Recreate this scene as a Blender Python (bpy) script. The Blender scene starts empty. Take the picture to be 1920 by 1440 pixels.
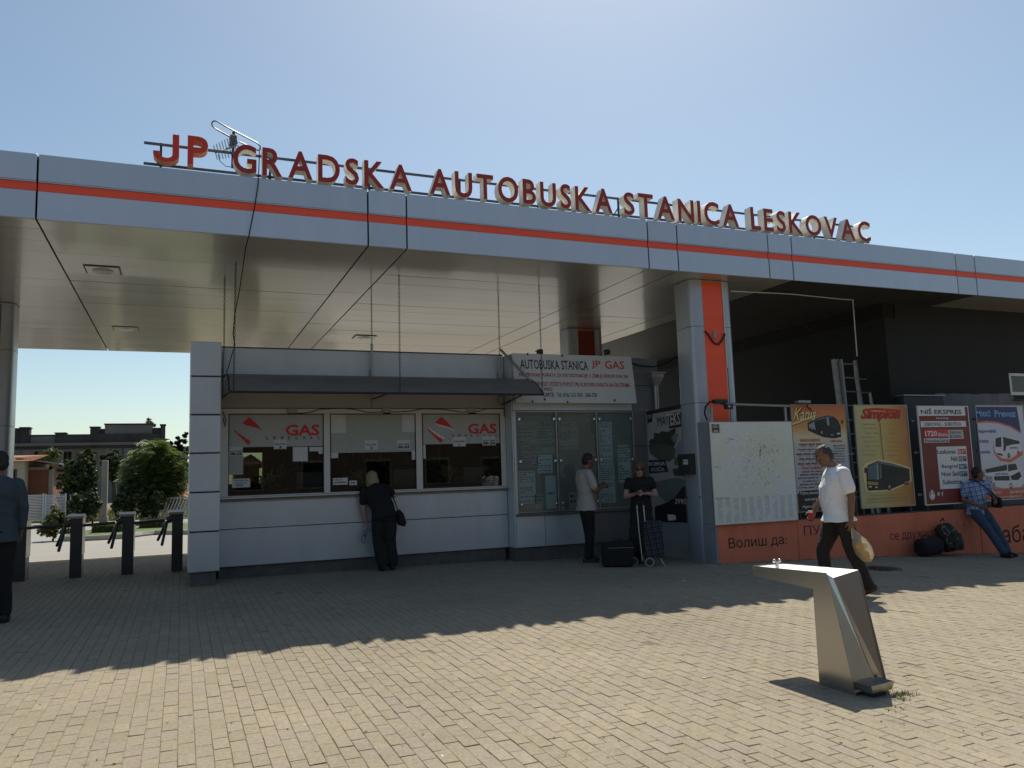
import bpy, bmesh, math, random
import numpy as np
from mathutils import Vector, Matrix, Quaternion
random.seed(7); rng = np.random.default_rng(7)
S = bpy.context.scene
COL = S.collection
R_ = math.radians

# ------------------------------------------------------------------ camera
HC = 1.42
FPX, YAW, PITCH, ROLL = 1485.3, R_(22.714), R_(6.474), R_(-1.860)      # photo pixels at 1920 wide
fw = Vector((math.sin(YAW)*math.cos(PITCH), math.cos(YAW)*math.cos(PITCH), math.sin(PITCH)))
rt = Vector((math.cos(YAW), -math.sin(YAW), 0)); up = rt.cross(fw)
RT = rt*math.cos(ROLL)+up*math.sin(ROLL); UP = up*math.cos(ROLL)-rt*math.sin(ROLL)
EYE = Vector((0, 0, HC))
cd = bpy.data.cameras.new('camera'); cam = bpy.data.objects.new('camera', cd); COL.objects.link(cam)
cd.sensor_width = 36.0; cd.lens = FPX/1920*36.0; cd.clip_start = 0.05; cd.clip_end = 3000
cam.matrix_world = Matrix(((RT.x, UP.x, -fw.x, 0), (RT.y, UP.y, -fw.y, 0), (RT.z, UP.z, -fw.z, HC), (0, 0, 0, 1)))
S.camera = cam

# ------------------------------------------------------------------ world, sun, exposure
SUN = Vector((0.37, 0.60, 1.0)).normalized()
w = bpy.data.worlds.new('World'); S.world = w; w.use_nodes = True
nt = w.node_tree; nt.nodes.clear()
sky = nt.nodes.new('ShaderNodeTexSky'); sky.sky_type = 'NISHITA'; sky.sun_disc = False
sky.sun_elevation = math.asin(SUN.z); sky.sun_rotation = math.atan2(SUN.x, SUN.y)
sky.altitude = 230; sky.air_density = 1.0; sky.dust_density = 1.0; sky.ozone_density = 0.3
bg = nt.nodes.new('ShaderNodeBackground'); bg.inputs['Strength'].default_value = 0.112
wo = nt.nodes.new('ShaderNodeOutputWorld')
tint = nt.nodes.new('ShaderNodeVectorMath'); tint.operation = 'MULTIPLY'; tint.inputs[1].default_value = (1.0, 1.055, 1.0)   # camera white balance of the whole sky
nt.links.new(sky.outputs[0], tint.inputs[0]); nt.links.new(tint.outputs[0], bg.inputs[0]); nt.links.new(bg.outputs[0], wo.inputs[0])
sd = bpy.data.lights.new('sun', 'SUN'); sd.energy = 5.0; sd.angle = R_(0.53); sd.color = (1.0, 0.93, 0.80)
so = bpy.data.objects.new('sun', sd); COL.objects.link(so); so.location = (20, 30, 60)
so.rotation_mode = 'QUATERNION'; so.rotation_quaternion = SUN.to_track_quat('Z', 'Y')
S.view_settings.view_transform = 'Standard'; S.view_settings.look = 'None'
S.view_settings.exposure = 0.0; S.view_settings.gamma = 1.0
S.render.engine = 'CYCLES'
S.cycles.max_bounces = 8; S.cycles.diffuse_bounces = 4; S.cycles.glossy_bounces = 4
S.cycles.transparent_max_bounces = 24; S.cycles.transmission_bounces = 6
S.cycles.sample_clamp_indirect = 6.0

# ------------------------------------------------------------------ photo pixel -> direction -> place on a known surface
def ray(px, py): return RT*((px-960)/FPX)-UP*((py-720)/FPX)+fw
def on_y(px, py, y): d = ray(px, py); return EYE+d*(y/d.y)
def on_x(px, py, x): d = ray(px, py); return EYE+d*(x/d.x)
def on_z(px, py, z): d = ray(px, py); return EYE+d*((z-HC)/d.z)
def gz(x):
    x = min(max(x, -5.0), 17.0)
    return -0.008*x-0.0021*max(x-3, 0)**2
def on_g(px, py):
    z = 0.0
    for i in range(25):
        p = on_z(px, py, z); z = gz(p.x)
    return p

# ------------------------------------------------------------------ materials
MATS = {}
def nodes_of(m): return m.node_tree.nodes, m.node_tree.links
def M(name, col, rough=0.6, metal=0.0, var=0.06, scale=4.0, bump=0.0, bscale=60.0, spec=0.5, streak=None, rvar=0.0, emit=None, alpha=None, orand=0.0, bdist=0.01):
    """procedural principled material: base colour with two-scale noise, optional relief and grime streaks"""
    if name in MATS: return MATS[name]
    m = bpy.data.materials.new(name); m.use_nodes = True
    N, L = nodes_of(m); b = N['Principled BSDF']
    b.inputs['Roughness'].default_value = rough; b.inputs['Metallic'].default_value = metal
    b.inputs['Specular IOR Level'].default_value = spec
    tc = N.new('ShaderNodeTexCoord'); src = tc.outputs['Object']
    if var > 0:
        mp = N.new('ShaderNodeMapping'); L.new(src, mp.inputs[0])
        if streak: mp.inputs['Scale'].default_value = streak
        n1 = N.new('ShaderNodeTexNoise'); n1.inputs['Scale'].default_value = scale; n1.inputs['Detail'].default_value = 6; n1.inputs['Roughness'].default_value = 0.62
        L.new(mp.outputs[0], n1.inputs['Vector'])
        cr = N.new('ShaderNodeMapRange'); cr.inputs[1].default_value = 0.25; cr.inputs[2].default_value = 0.75
        cr.inputs[3].default_value = 1-var; cr.inputs[4].default_value = 1+var
        L.new(n1.outputs['Fac'], cr.inputs[0])
        vm = N.new('ShaderNodeVectorMath'); vm.operation = 'SCALE'; vm.inputs[0].default_value = col[:3]
        fac = cr.outputs[0]
        if orand > 0:                                   # every panel its own slight shade
            oi = N.new('ShaderNodeObjectInfo'); om = N.new('ShaderNodeMapRange'); om.inputs[3].default_value = 1-orand; om.inputs[4].default_value = 1+orand; L.new(oi.outputs['Random'], om.inputs[0])
            ml = N.new('ShaderNodeMath'); ml.operation = 'MULTIPLY'; L.new(fac, ml.inputs[0]); L.new(om.outputs[0], ml.inputs[1]); fac = ml.outputs[0]
        L.new(fac, vm.inputs['Scale']); L.new(vm.outputs[0], b.inputs['Base Color'])
        if rvar > 0:
            rr = N.new('ShaderNodeMapRange'); rr.inputs[1].default_value = 0.3; rr.inputs[2].default_value = 0.7
            rr.inputs[3].default_value = max(rough-rvar, 0.02); rr.inputs[4].default_value = min(rough+rvar, 1)
            L.new(n1.outputs['Fac'], rr.inputs[0]); L.new(rr.outputs[0], b.inputs['Roughness'])
    else:
        b.inputs['Base Color'].default_value = (*col[:3], 1)
    if bump > 0:
        n2 = N.new('ShaderNodeTexNoise'); n2.inputs['Scale'].default_value = bscale; n2.inputs['Detail'].default_value = 4
        L.new(src, n2.inputs['Vector'])
        bp = N.new('ShaderNodeBump'); bp.inputs['Strength'].default_value = bump; bp.inputs['Distance'].default_value = bdist
        L.new(n2.outputs['Fac'], bp.inputs['Height']); L.new(bp.outputs[0], b.inputs['Normal'])
    if emit:
        b.inputs['Emission Color'].default_value = (*emit[0], 1); b.inputs['Emission Strength'].default_value = emit[1]
    MATS[name] = m
    return m
def srgb(r, g, b):
    f = lambda c: (c/255/12.92) if c/255 <= 0.04045 else ((c/255+0.055)/1.055)**2.4
    return (f(r), f(g), f(b))

def glass_mat(name, tint=(0.9, 0.95, 0.93), refl=1.0, rough=0.02, dirt=0.05):
    m = bpy.data.materials.new(name); m.use_nodes = True; N, L = nodes_of(m)
    N.remove(N['Principled BSDF']); out = N['Material Output']
    tr = N.new('ShaderNodeBsdfTransparent'); tr.inputs[0].default_value = (*tint, 1)
    gl = N.new('ShaderNodeBsdfGlossy'); gl.inputs['Roughness'].default_value = rough; gl.inputs[0].default_value = (1, 1, 1, 1)
    df = N.new('ShaderNodeBsdfDiffuse'); df.inputs[0].default_value = (0.55, 0.55, 0.52, 1)
    fr = N.new('ShaderNodeFresnel'); fr.inputs['IOR'].default_value = 1.52
    mu = N.new('ShaderNodeMath'); mu.operation = 'MULTIPLY'; mu.inputs[1].default_value = refl; mu.use_clamp = True
    L.new(fr.outputs[0], mu.inputs[0])
    tc = N.new('ShaderNodeTexCoord'); ns = N.new('ShaderNodeTexNoise'); ns.inputs['Scale'].default_value = 3.0; ns.inputs['Detail'].default_value = 8
    L.new(tc.outputs['Object'], ns.inputs['Vector'])
    md = N.new('ShaderNodeMapRange'); md.inputs[1].default_value = 0.4; md.inputs[2].default_value = 0.75; md.inputs[3].default_value = dirt*0.3; md.inputs[4].default_value = dirt
    L.new(ns.outputs['Fac'], md.inputs[0])
    m1 = N.new('ShaderNodeMixShader'); m2 = N.new('ShaderNodeMixShader')
    L.new(md.outputs[0], m1.inputs[0]); L.new(tr.outputs[0], m1.inputs[1]); L.new(df.outputs[0], m1.inputs[2])
    L.new(mu.outputs[0], m2.inputs[0]); L.new(m1.outputs[0], m2.inputs[1]); L.new(gl.outputs[0], m2.inputs[2])
    L.new(m2.outputs[0], out.inputs[0])
    MATS[name] = m
    return m

# ------------------------------------------------------------------ mesh building
class MB:
    def __init__(s): s.v = []; s.f = []
    def add(s, vs, fs):
        k = len(s.v); s.v += [tuple(v) for v in vs]; s.f += [tuple(i+k for i in f) for f in fs]; return s
    def box(s, x0, x1, y0, y1, z0, z1):
        return s.add([(x0,y0,z0),(x1,y0,z0),(x1,y1,z0),(x0,y1,z0),(x0,y0,z1),(x1,y0,z1),(x1,y1,z1),(x0,y1,z1)],
                     [(0,3,2,1),(4,5,6,7),(0,1,5,4),(1,2,6,5),(2,3,7,6),(3,0,4,7)])
    def bbox(s, x0, x1, y0, y1, z0, z1, b=0.006):
        """box with chamfered edges"""
        bm = bmesh.new(); bmesh.ops.create_cube(bm, size=1.0)
        for v in bm.verts: v.co = Vector(((x0+x1)/2+v.co.x*(x1-x0), (y0+y1)/2+v.co.y*(y1-y0), (z0+z1)/2+v.co.z*(z1-z0)))
        bmesh.ops.bevel(bm, geom=list(bm.edges), offset=b, segments=1, affect='EDGES')
        bm.verts.index_update(); r = s.add([v.co for v in bm.verts], [[v.index for v in f.verts] for f in bm.faces]); bm.free(); return r
    def obox(s, c, ax, ay, az, hx, hy, hz):
        """oriented box: centre, three unit axes, half sizes"""
        c = Vector(c); P = []
        for k in (-1, 1):
            for i, j in ((-1,-1),(1,-1),(1,1),(-1,1)): P.append(c+ax*hx*i+ay*hy*j+az*hz*k)
        return s.add(P, [(0,3,2,1),(4,5,6,7),(0,1,5,4),(1,2,6,5),(2,3,7,6),(3,0,4,7)])
    def prism(s, pts, ext):
        """closed polygon pts extruded by vector ext"""
        n = len(pts); e = Vector(ext); a = [Vector(p) for p in pts]
        return s.add(a+[p+e for p in a], [tuple(range(n))[::-1], tuple(range(n, 2*n))]+[(i, (i+1) % n, (i+1) % n+n, i+n) for i in range(n)])
    def poly(s, pts): return s.add(pts, [tuple(range(len(pts)))])
    def cyl(s, p0, p1, r0, r1=None, n=12, caps=True):
        r1 = r0 if r1 is None else r1; p0 = Vector(p0); p1 = Vector(p1); d = (p1-p0)
        q = d.to_track_quat('Z', 'Y'); X = q @ Vector((1,0,0)); Y = q @ Vector((0,1,0))
        vs = []
        for p, r in ((p0, r0), (p1, r1)):
            vs += [p+X*math.cos(t)*r+Y*math.sin(t)*r for t in [2*math.pi*i/n for i in range(n)]]
        fs = [(i, (i+1) % n, (i+1) % n+n, i+n) for i in range(n)]
        if caps: fs += [tuple(range(n))[::-1], tuple(range(n, 2*n))]
        return s.add(vs, fs)
    def tube(s, pts, r, n=8, caps=True, closed=False):
        P = [Vector(p) for p in pts]; m = len(P); rs = r if isinstance(r, (list, tuple)) else [r]*m
        vs = []; fs = []; prev = None
        for i, p in enumerate(P):
            if closed: t = P[(i+1) % m]-P[i-1]
            else: t = P[min(i+1, m-1)]-P[max(i-1, 0)]
            t.normalize()
            if prev is None:
                a = Vector((0,0,1)) if abs(t.z) < 0.9 else Vector((1,0,0)); X = t.cross(a).normalized()
            else: X = (prev-t*prev.dot(t)).normalized()
            prev = X; Y = t.cross(X)
            vs += [p+(X*math.cos(2*math.pi*k/n)+Y*math.sin(2*math.pi*k/n))*rs[i] for k in range(n)]
        for i in range(m if closed else m-1):
            j = (i+1) % m
            fs += [(i*n+k, i*n+(k+1) % n, j*n+(k+1) % n, j*n+k) for k in range(n)]
        if caps and not closed: fs += [tuple(range(n))[::-1], tuple(range((m-1)*n, m*n))]
        return s.add(vs, fs)
    def lathe(s, c, prof, n=16, axis='Z'):
        c = Vector(c); vs = []; m = len(prof)
        for r, h in prof:
            for k in range(n):
                a = 2*math.pi*k/n; p = (r*math.cos(a), r*math.sin(a), h)
                if axis == 'Y': p = (p[0], p[2], p[1])
                if axis == 'X': p = (p[2], p[0], p[1])
                vs.append(c+Vector(p))
        fs = [(i*n+k, i*n+(k+1) % n, (i+1)*n+(k+1) % n, (i+1)*n+k) for i in range(m-1) for k in range(n)]
        fs += [tuple(range(n))[::-1], tuple(range((m-1)*n, m*n))]
        return s.add(vs, fs)
    def ball(s, c, r, n=10, m=7, sx=1, sy=1, sz=1):
        c = Vector(c); vs = [c+Vector((0,0,-r*sz))]
        for i in range(1, m):
            a = math.pi*i/m-math.pi/2
            vs += [c+Vector((r*sx*math.cos(a)*math.cos(2*math.pi*k/n), r*sy*math.cos(a)*math.sin(2*math.pi*k/n), r*sz*math.sin(a))) for k in range(n)]
        vs.append(c+Vector((0,0,r*sz))); fs = []
        fs += [(0, 1+(k+1) % n, 1+k) for k in range(n)]
        for i in range(m-2): fs += [(1+i*n+k, 1+i*n+(k+1) % n, 1+(i+1)*n+(k+1) % n, 1+(i+1)*n+k) for k in range(n)]
        fs += [(len(vs)-1, 1+(m-2)*n+k, 1+(m-2)*n+(k+1) % n) for k in range(n)]
        return s.add(vs, fs)
    def mesh(s, name):
        me = bpy.data.meshes.new(name); me.from_pydata([tuple(v) for v in s.v], [], s.f); me.validate(); me.update(); return me
    def build(s, name, mat, parent=None, smooth=None, fixn=True):
        me = s.mesh(name)
        if fixn:
            bm = bmesh.new(); bm.from_mesh(me); bmesh.ops.recalc_face_normals(bm, faces=bm.faces); bm.to_mesh(me); bm.free()
        if smooth is not None:
            me.polygons.foreach_set('use_smooth', [True]*len(me.polygons)); me.set_sharp_from_angle(angle=R_(smooth))
        return link(name, me, mat, parent)
def link(name, me, mat, parent=None):
    o = bpy.data.objects.new(name, me); COL.objects.link(o)
    if mat is not None and not me.materials: me.materials.append(mat)
    if parent is not None: child(o, parent)
    return o
ROOT = {}
def child(o, p):
    o.parent = p
    T = ROOT.get(p.name)
    if T is not None: o.matrix_parent_inverse = T.inverted()
def tag(o, label=None, cat=None, group=None, kind=None):
    if label: o['label'] = label
    if cat: o['category'] = cat
    if group: o['group'] = group
    if kind: o['kind'] = kind
    return o
def thing(name, label, cat, loc=(0,0,0), group=None, rotz=0.0):
    """Empty at a thing's base; its parts are built in world coordinates"""
    o = bpy.data.objects.new(name, None); COL.objects.link(o); o.empty_display_size = 0.2
    T = Matrix.Translation(Vector(loc)); o.matrix_world = T; ROOT[o.name] = T
    return tag(o, label, cat, group)

# ------------------------------------------------------------------ lettering
TXT = {}
def text_geo(s, bold=0.0, shear=0.0, res=2):
    k = (s, bold, shear, res)
    if k not in TXT:
        cu = bpy.data.curves.new('lettering', 'FONT'); cu.body = s; cu.size = 1.0; cu.offset = bold; cu.shear = shear
        cu.resolution_u = res; cu.fill_mode = 'FRONT'
        o = bpy.data.objects.new('lettering', cu)
        me = o.to_mesh()
        vs = [(v.co.x, v.co.y) for v in me.vertices]; fs = [tuple(p.vertices) for p in me.polygons]
        o.to_mesh_clear(); bpy.data.objects.remove(o); bpy.data.curves.remove(cu)
        TXT[k] = (vs, fs)
    return TXT[k]
class Plane:
    """a printed face: origin, in-plane axes U (reading direction) and V (up), N towards the viewer"""
    def __init__(s, o, U=(1,0,0), V=(0,0,1)):
        s.o = Vector(o); s.U = Vector(U).normalized(); V = Vector(V); s.V = (V-s.U*V.dot(s.U)).normalized(); s.N = s.U.cross(s.V)
    def px(s, p, off=0.0):
        d = ray(p[0], p[1]); t = (s.o-EYE).dot(s.N)/d.dot(s.N); return EYE+d*t+s.N*off
    def uvof(s, p): q = s.px(p)-s.o; return q.dot(s.U), q.dot(s.V)
    def at(s, u, v, off=0.0): return s.o+s.U*u+s.V*v+s.N*off
    def span(s, x0, y0, x1, y1):
        ym, xm = (y0+y1)/2, (x0+x1)/2
        return s.uvof((x0, ym))[0], s.uvof((x1, ym))[0], s.uvof((xm, y1))[1], s.uvof((xm, y0))[1]
    def text(s, parent, string, x0, y0, x1, y1, mat, bold=0.0, shear=0.0, off=0.004, name='lettering', res=2):
        """fit string into the photo box x0,y0 (top left) - x1,y1 (bottom right)"""
        vs, fs = text_geo(string, bold, shear, res)
        ax = min(v[0] for v in vs); bx = max(v[0] for v in vs); ay = min(v[1] for v in vs); by = max(v[1] for v in vs)
        u0, u1, v0, v1 = s.span(x0, y0, x1, y1)
        m = MB(); m.add([s.at(u0+(u1-u0)*(x-ax)/(bx-ax), v0+(v1-v0)*(y-ay)/(by-ay), off) for x, y in vs], fs)
        return m.build(name, mat, parent, fixn=False)
    def letters(s, parent, string, x0, y0, x1, y1, mat, bold=0.0, off=0.003, name='letter'):
        """every letter an object of its own"""
        vs, fs = text_geo(string, bold, 0.0, 2); ax = min(v[0] for v in vs); bx = max(v[0] for v in vs); ay = min(v[1] for v in vs); by = max(v[1] for v in vs); u0, u1, v0, v1 = s.span(x0, y0, x1, y1)
        par = list(range(len(vs)))
        def find(i):
            while par[i] != i: par[i] = par[par[i]]; i = par[i]
            return i
        for f in fs:
            for i in f[1:]: par[find(i)] = find(f[0])
        grp = {}
        for f in fs: grp.setdefault(find(f[0]), []).append(f)
        for fl in grp.values():
            ids = sorted({i for f in fl for i in f}); mp_ = {i: k for k, i in enumerate(ids)}; m = MB()
            m.add([s.at(u0+(u1-u0)*(vs[i][0]-ax)/(bx-ax), v0+(v1-v0)*(vs[i][1]-ay)/(by-ay), off) for i in ids], [tuple(mp_[i] for i in f) for f in fl]); m.build(name, mat, parent, fixn=False)
    def shape(s, parent, name, pts, mat, off=0.003):
        m = MB(); m.poly([s.px(p, off) for p in pts]); return m.build(name, mat, parent, fixn=False)
    def rect(s, parent, name, x0, y0, x1, y1, mat, off=0.003, thick=0.0):
        u0, u1, v0, v1 = s.span(x0, y0, x1, y1); m = MB(); P = [s.at(u0, v0, off), s.at(u1, v0, off), s.at(u1, v1, off), s.at(u0, v1, off)]
        if thick: m.prism(P, -s.N*thick)
        else: m.poly(P)
        return m.build(name, mat, parent, fixn=bool(thick))
    def disc(s, parent, name, cx_, cy_, r, mat, off=0.003, n=20, sx=1.0):
        u, v = s.uvof((cx_, cy_)); m = MB()
        m.poly([s.at(u+r*sx*math.cos(2*math.pi*k/n), v+r*math.sin(2*math.pi*k/n), off) for k in range(n)]); return m.build(name, mat, parent, fixn=False)
def PY(y): return Plane((0, y, 0))
def PX(x): return Plane((x, 0, 0), (0, -1, 0))
# ================================================================== GROUND
BW, BL = 0.088, 0.190
def paver_mat():
    m = bpy.data.materials.new('concrete paver'); m.use_nodes = True; N, L = nodes_of(m); b = N['Principled BSDF']
    geo = N.new('ShaderNodeNewGeometry'); sp = N.new('ShaderNodeSeparateXYZ'); L.new(geo.outputs['Position'], sp.inputs[0])
    def math_(op, a, bb=None, clamp=False):
        n = N.new('ShaderNodeMath'); n.operation = op; n.use_clamp = clamp
        for i, q in enumerate((a, bb)):
            if q is None: continue
            if isinstance(q, (int, float)): n.inputs[i].default_value = q
            else: L.new(q, n.inputs[i])
        return n.outputs[0]
    u = math_('FLOOR', math_('DIVIDE', sp.outputs[0], BW))
    odd = math_('MODULO', math_('ADD', u, 1000.0), 2.0)
    v = math_('FLOOR', math_('DIVIDE', math_('ADD', sp.outputs[1], math_('MULTIPLY', odd, BL/2)), BL))
    cx = N.new('ShaderNodeCombineXYZ'); L.new(u, cx.inputs[0]); L.new(v, cx.inputs[1])
    wn = N.new('ShaderNodeTexWhiteNoise'); wn.noise_dimensions = '2D'; L.new(cx.outputs[0], wn.inputs['Vector'])
    ramp = N.new('ShaderNodeValToRGB'); e = ramp.color_ramp.elements
    e[0].position = 0.0; e[0].color = (0.292,0.248,0.174,1); e[1].position = 1.0; e[1].color = (0.352,0.300,0.214,1)
    k = ramp.color_ramp.elements.new(0.5); k.color = (0.322,0.274,0.194,1)
    k = ramp.color_ramp.elements.new(0.93); k.color = (0.306,0.255,0.197,1)
    L.new(wn.outputs['Value'], ramp.inputs[0])
    big = N.new('ShaderNodeTexNoise'); big.inputs['Scale'].default_value = 0.55; big.inputs['Detail'].default_value = 5; L.new(geo.outputs['Position'], big.inputs['Vector'])
    mr = N.new('ShaderNodeMapRange'); mr.inputs[1].default_value = 0.3; mr.inputs[2].default_value = 0.7; mr.inputs[3].default_value = 0.86; mr.inputs[4].default_value = 1.08; L.new(big.outputs['Fac'], mr.inputs[0])
    mid = N.new('ShaderNodeTexNoise'); mid.inputs['Scale'].default_value = 38; mid.inputs['Detail'].default_value = 6; mid.inputs['Roughness'].default_value = 0.7; L.new(geo.outputs['Position'], mid.inputs['Vector'])
    mr2 = N.new('ShaderNodeMapRange'); mr2.inputs[1].default_value = 0.3; mr2.inputs[2].default_value = 0.7; mr2.inputs[3].default_value = 0.78; mr2.inputs[4].default_value = 1.18; L.new(mid.outputs['Fac'], mr2.inputs[0])
    mul = math_('MULTIPLY', mr.outputs[0], mr2.outputs[0])
    vs = N.new('ShaderNodeVectorMath'); vs.operation = 'SCALE'; L.new(ramp.outputs[0], vs.inputs[0]); L.new(mul, vs.inputs['Scale'])
    # pale and dark aggregate grains
    vo = N.new('ShaderNodeTexVoronoi'); vo.inputs['Scale'].default_value = 260; L.new(geo.outputs['Position'], vo.inputs['Vector'])
    sc = N.new('ShaderNodeSeparateColor'); L.new(vo.outputs['Color'], sc.inputs[0])
    pale = math_('MULTIPLY', math_('GREATER_THAN', sc.outputs[0], 0.93), math_('LESS_THAN', vo.outputs['Distance'], 0.42))
    dark = math_('MULTIPLY', math_('LESS_THAN', sc.outputs[0], 0.06), math_('LESS_THAN', vo.outputs['Distance'], 0.40))
    m1 = N.new('ShaderNodeMix'); m1.data_type = 'RGBA'; L.new(math_('MULTIPLY', pale, 0.62), m1.inputs[0]); L.new(vs.outputs[0], m1.inputs[6]); m1.inputs[7].default_value = (0.62, 0.58, 0.50, 1)
    m2 = N.new('ShaderNodeMix'); m2.data_type = 'RGBA'; L.new(math_('MULTIPLY', dark, 0.55), m2.inputs[0]); L.new(m1.outputs[2], m2.inputs[6]); m2.inputs[7].default_value = (0.10, 0.085, 0.07, 1)
    # old stains with a shape of their own
    st = N.new('ShaderNodeTexNoise'); st.inputs['Scale'].default_value = 2.3; st.inputs['Detail'].default_value = 7; st.inputs['Roughness'].default_value = 0.6; L.new(geo.outputs['Position'], st.inputs['Vector'])
    sr = N.new('ShaderNodeMapRange'); sr.inputs[1].default_value = 0.64; sr.inputs[2].default_value = 0.74; sr.inputs[3].default_value = 0; sr.inputs[4].default_value = 0.35; L.new(st.outputs['Fac'], sr.inputs[0])
    m3 = N.new('ShaderNodeMix'); m3.data_type = 'RGBA'; L.new(sr.outputs[0], m3.inputs[0]); L.new(m2.outputs[2], m3.inputs[6]); m3.inputs[7].default_value = (0.20, 0.16, 0.12, 1)
    # trodden gum and oil drops
    gv = N.new('ShaderNodeTexVoronoi'); gv.inputs['Scale'].default_value = 3.1; L.new(geo.outputs['Position'], gv.inputs['Vector'])
    gs = N.new('ShaderNodeSeparateColor'); L.new(gv.outputs['Color'], gs.inputs[0])
    gum = math_('MULTIPLY', math_('LESS_THAN', gv.outputs['Distance'], math_('MULTIPLY', gs.outputs[1], 0.075)), math_('GREATER_THAN', gs.outputs[0], 0.45))
    m4 = N.new('ShaderNodeMix'); m4.data_type = 'RGBA'; L.new(math_('MULTIPLY', gum, 0.55), m4.inputs[0]); L.new(m3.outputs[2], m4.inputs[6]); m4.inputs[7].default_value = (0.11, 0.095, 0.08, 1)
    L.new(m4.outputs[2], b.inputs['Base Color'])
    b.inputs['Roughness'].default_value = 0.88; b.inputs['Specular IOR Level'].default_value = 0.3
    bp = N.new('ShaderNodeBump'); bp.inputs['Strength'].default_value = 0.5; bp.inputs['Distance'].default_value = 0.004
    fine = N.new('ShaderNodeTexNoise'); fine.inputs['Scale'].default_value = 170; fine.inputs['Detail'].default_value = 5; L.new(geo.outputs['Position'], fine.inputs['Vector'])
    L.new(fine.outputs['Fac'], bp.inputs['Height']); L.new(bp.outputs[0], b.inputs['Normal'])
    return m
PAVER = paver_mat()
SAND = M('joint sand', (0.225, 0.185, 0.13), 0.95, var=0.60, scale=11, bump=0.4, bscale=120)

def sheet(name, xs, y0, y1, dz, mat, ny=1):
    m = MB(); ys = [y0+(y1-y0)*j/ny for j in range(ny+1)]
    vs = [(x, y, gz(x)+dz) for y in ys for x in xs]; n = len(xs)
    m.add(vs, [(j*n+i, j*n+i+1, (j+1)*n+i+1, (j+1)*n+i) for j in range(ny) for i in range(n-1)])
    return tag(m.build(name, mat), kind='structure')
XS = [-600, -200, -60, -20, -10, -5]+[-4+0.5*i for i in range(43)]+[20, 30, 60, 200, 600]
DIRT = M('dry ground', (0.20, 0.165, 0.11), 0.95, var=0.25, scale=0.6, bump=0.3, bscale=9)
sheet('ground', XS, -120, 1200, -0.09, DIRT, 1)
ROADM = M('pale asphalt', (0.30, 0.285, 0.26), 0.9, var=0.16, scale=1.2, bump=0.25, bscale=120, streak=(0.25, 2.5, 1))
XR = [-120, -60, -20, -10, -5]+[-4+0.5*i for i in range(43)]+[20, 40, 120]
sheet('road', XR, 18.02, 41.0, -0.012, ROADM, 1)
XP = [-14, -10, -5]+[-4+0.25*i for i in range(85)]+[20, 30]
paving = sheet('paving', XP, -8.0, 17.95, -0.0048, SAND, 1)
ROOT[paving.name] = Matrix.Identity(4)
kb = MB()
for i in range(24):
    x = -9+i*1.0
    kb.bbox(x+0.004, x+0.996, 17.955, 18.06, gz(x+.5)-0.2, gz(x+.5)+0.012, 0.006)
KERB = M('concrete kerb', (0.36, 0.34, 0.30), 0.9, var=0.15, scale=9, bump=0.3)
tag(kb.build('kerb', KERB), kind='structure')

# concrete block pavers, rows run towards the building, half bond
us = np.arange(math.floor(-5.2/BW), math.ceil(17.0/BW)); allb = []
for u in us:
    off = -(BL/2)*((u+1000) % 2)
    k0 = math.ceil((2.2-off)/BL); k1 = math.floor((17.9-off)/BL)
    k = np.arange(k0, k1)
    allb.append(np.stack([np.full(len(k), (u+0.5)*BW), (k+0.5)*BL+off], 1))
allb = np.concatenate(allb)
cx, cy = allb[:, 0], allb[:, 1]
keep = (cx > -1.4-0.27*cy) & (cx < 1.6+1.60*cy)        # what the photo's ground shows, with a margin for a step aside
fx0, fy0 = on_g(1640, 1066).x, on_g(1640, 1066).y
keep &= ((cx-fx0)**2+(cy-fy0)**2 > 0.36**2)
cx, cy = cx[keep], cy[keep]; n = len(cx)
gzv = np.array([gz(x) for x in cx]); sl = np.array([(gz(x+.05)-gz(x-.05))/.1 for x in cx])
dz = rng.normal(0, 0.0010, n); tx = sl+rng.normal(0, 0.006, n); ty = rng.normal(0, 0.0045, n)
yawj = rng.normal(0, 0.006, n); ox = rng.normal(0, 0.0006, n); oy = rng.normal(0, 0.0012, n)
low = rng.random(n) < 0.02; dz[low] -= 0.004
def brick_shape(w, l, ch=0.0026, h=0.013):
    return np.array([(-w/2, -l/2, -h), (w/2, -l/2, -h), (w/2, l/2, -h), (-w/2, l/2, -h),
                     (-w/2, -l/2, -ch), (w/2, -l/2, -ch), (w/2, l/2, -ch), (-w/2, l/2, -ch),
                     (-w/2+ch, -l/2+ch, 0), (w/2-ch, -l/2+ch, 0), (w/2-ch, l/2-ch, 0), (-w/2+ch, l/2-ch, 0)])
BF = np.array([(8, 9, 10, 11), (4, 5, 9, 8), (5, 6, 10, 9), (6, 7, 11, 10), (7, 4, 8, 11), (0, 1, 5, 4), (1, 2, 6, 5), (2, 3, 7, 6), (3, 0, 4, 7)])
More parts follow.
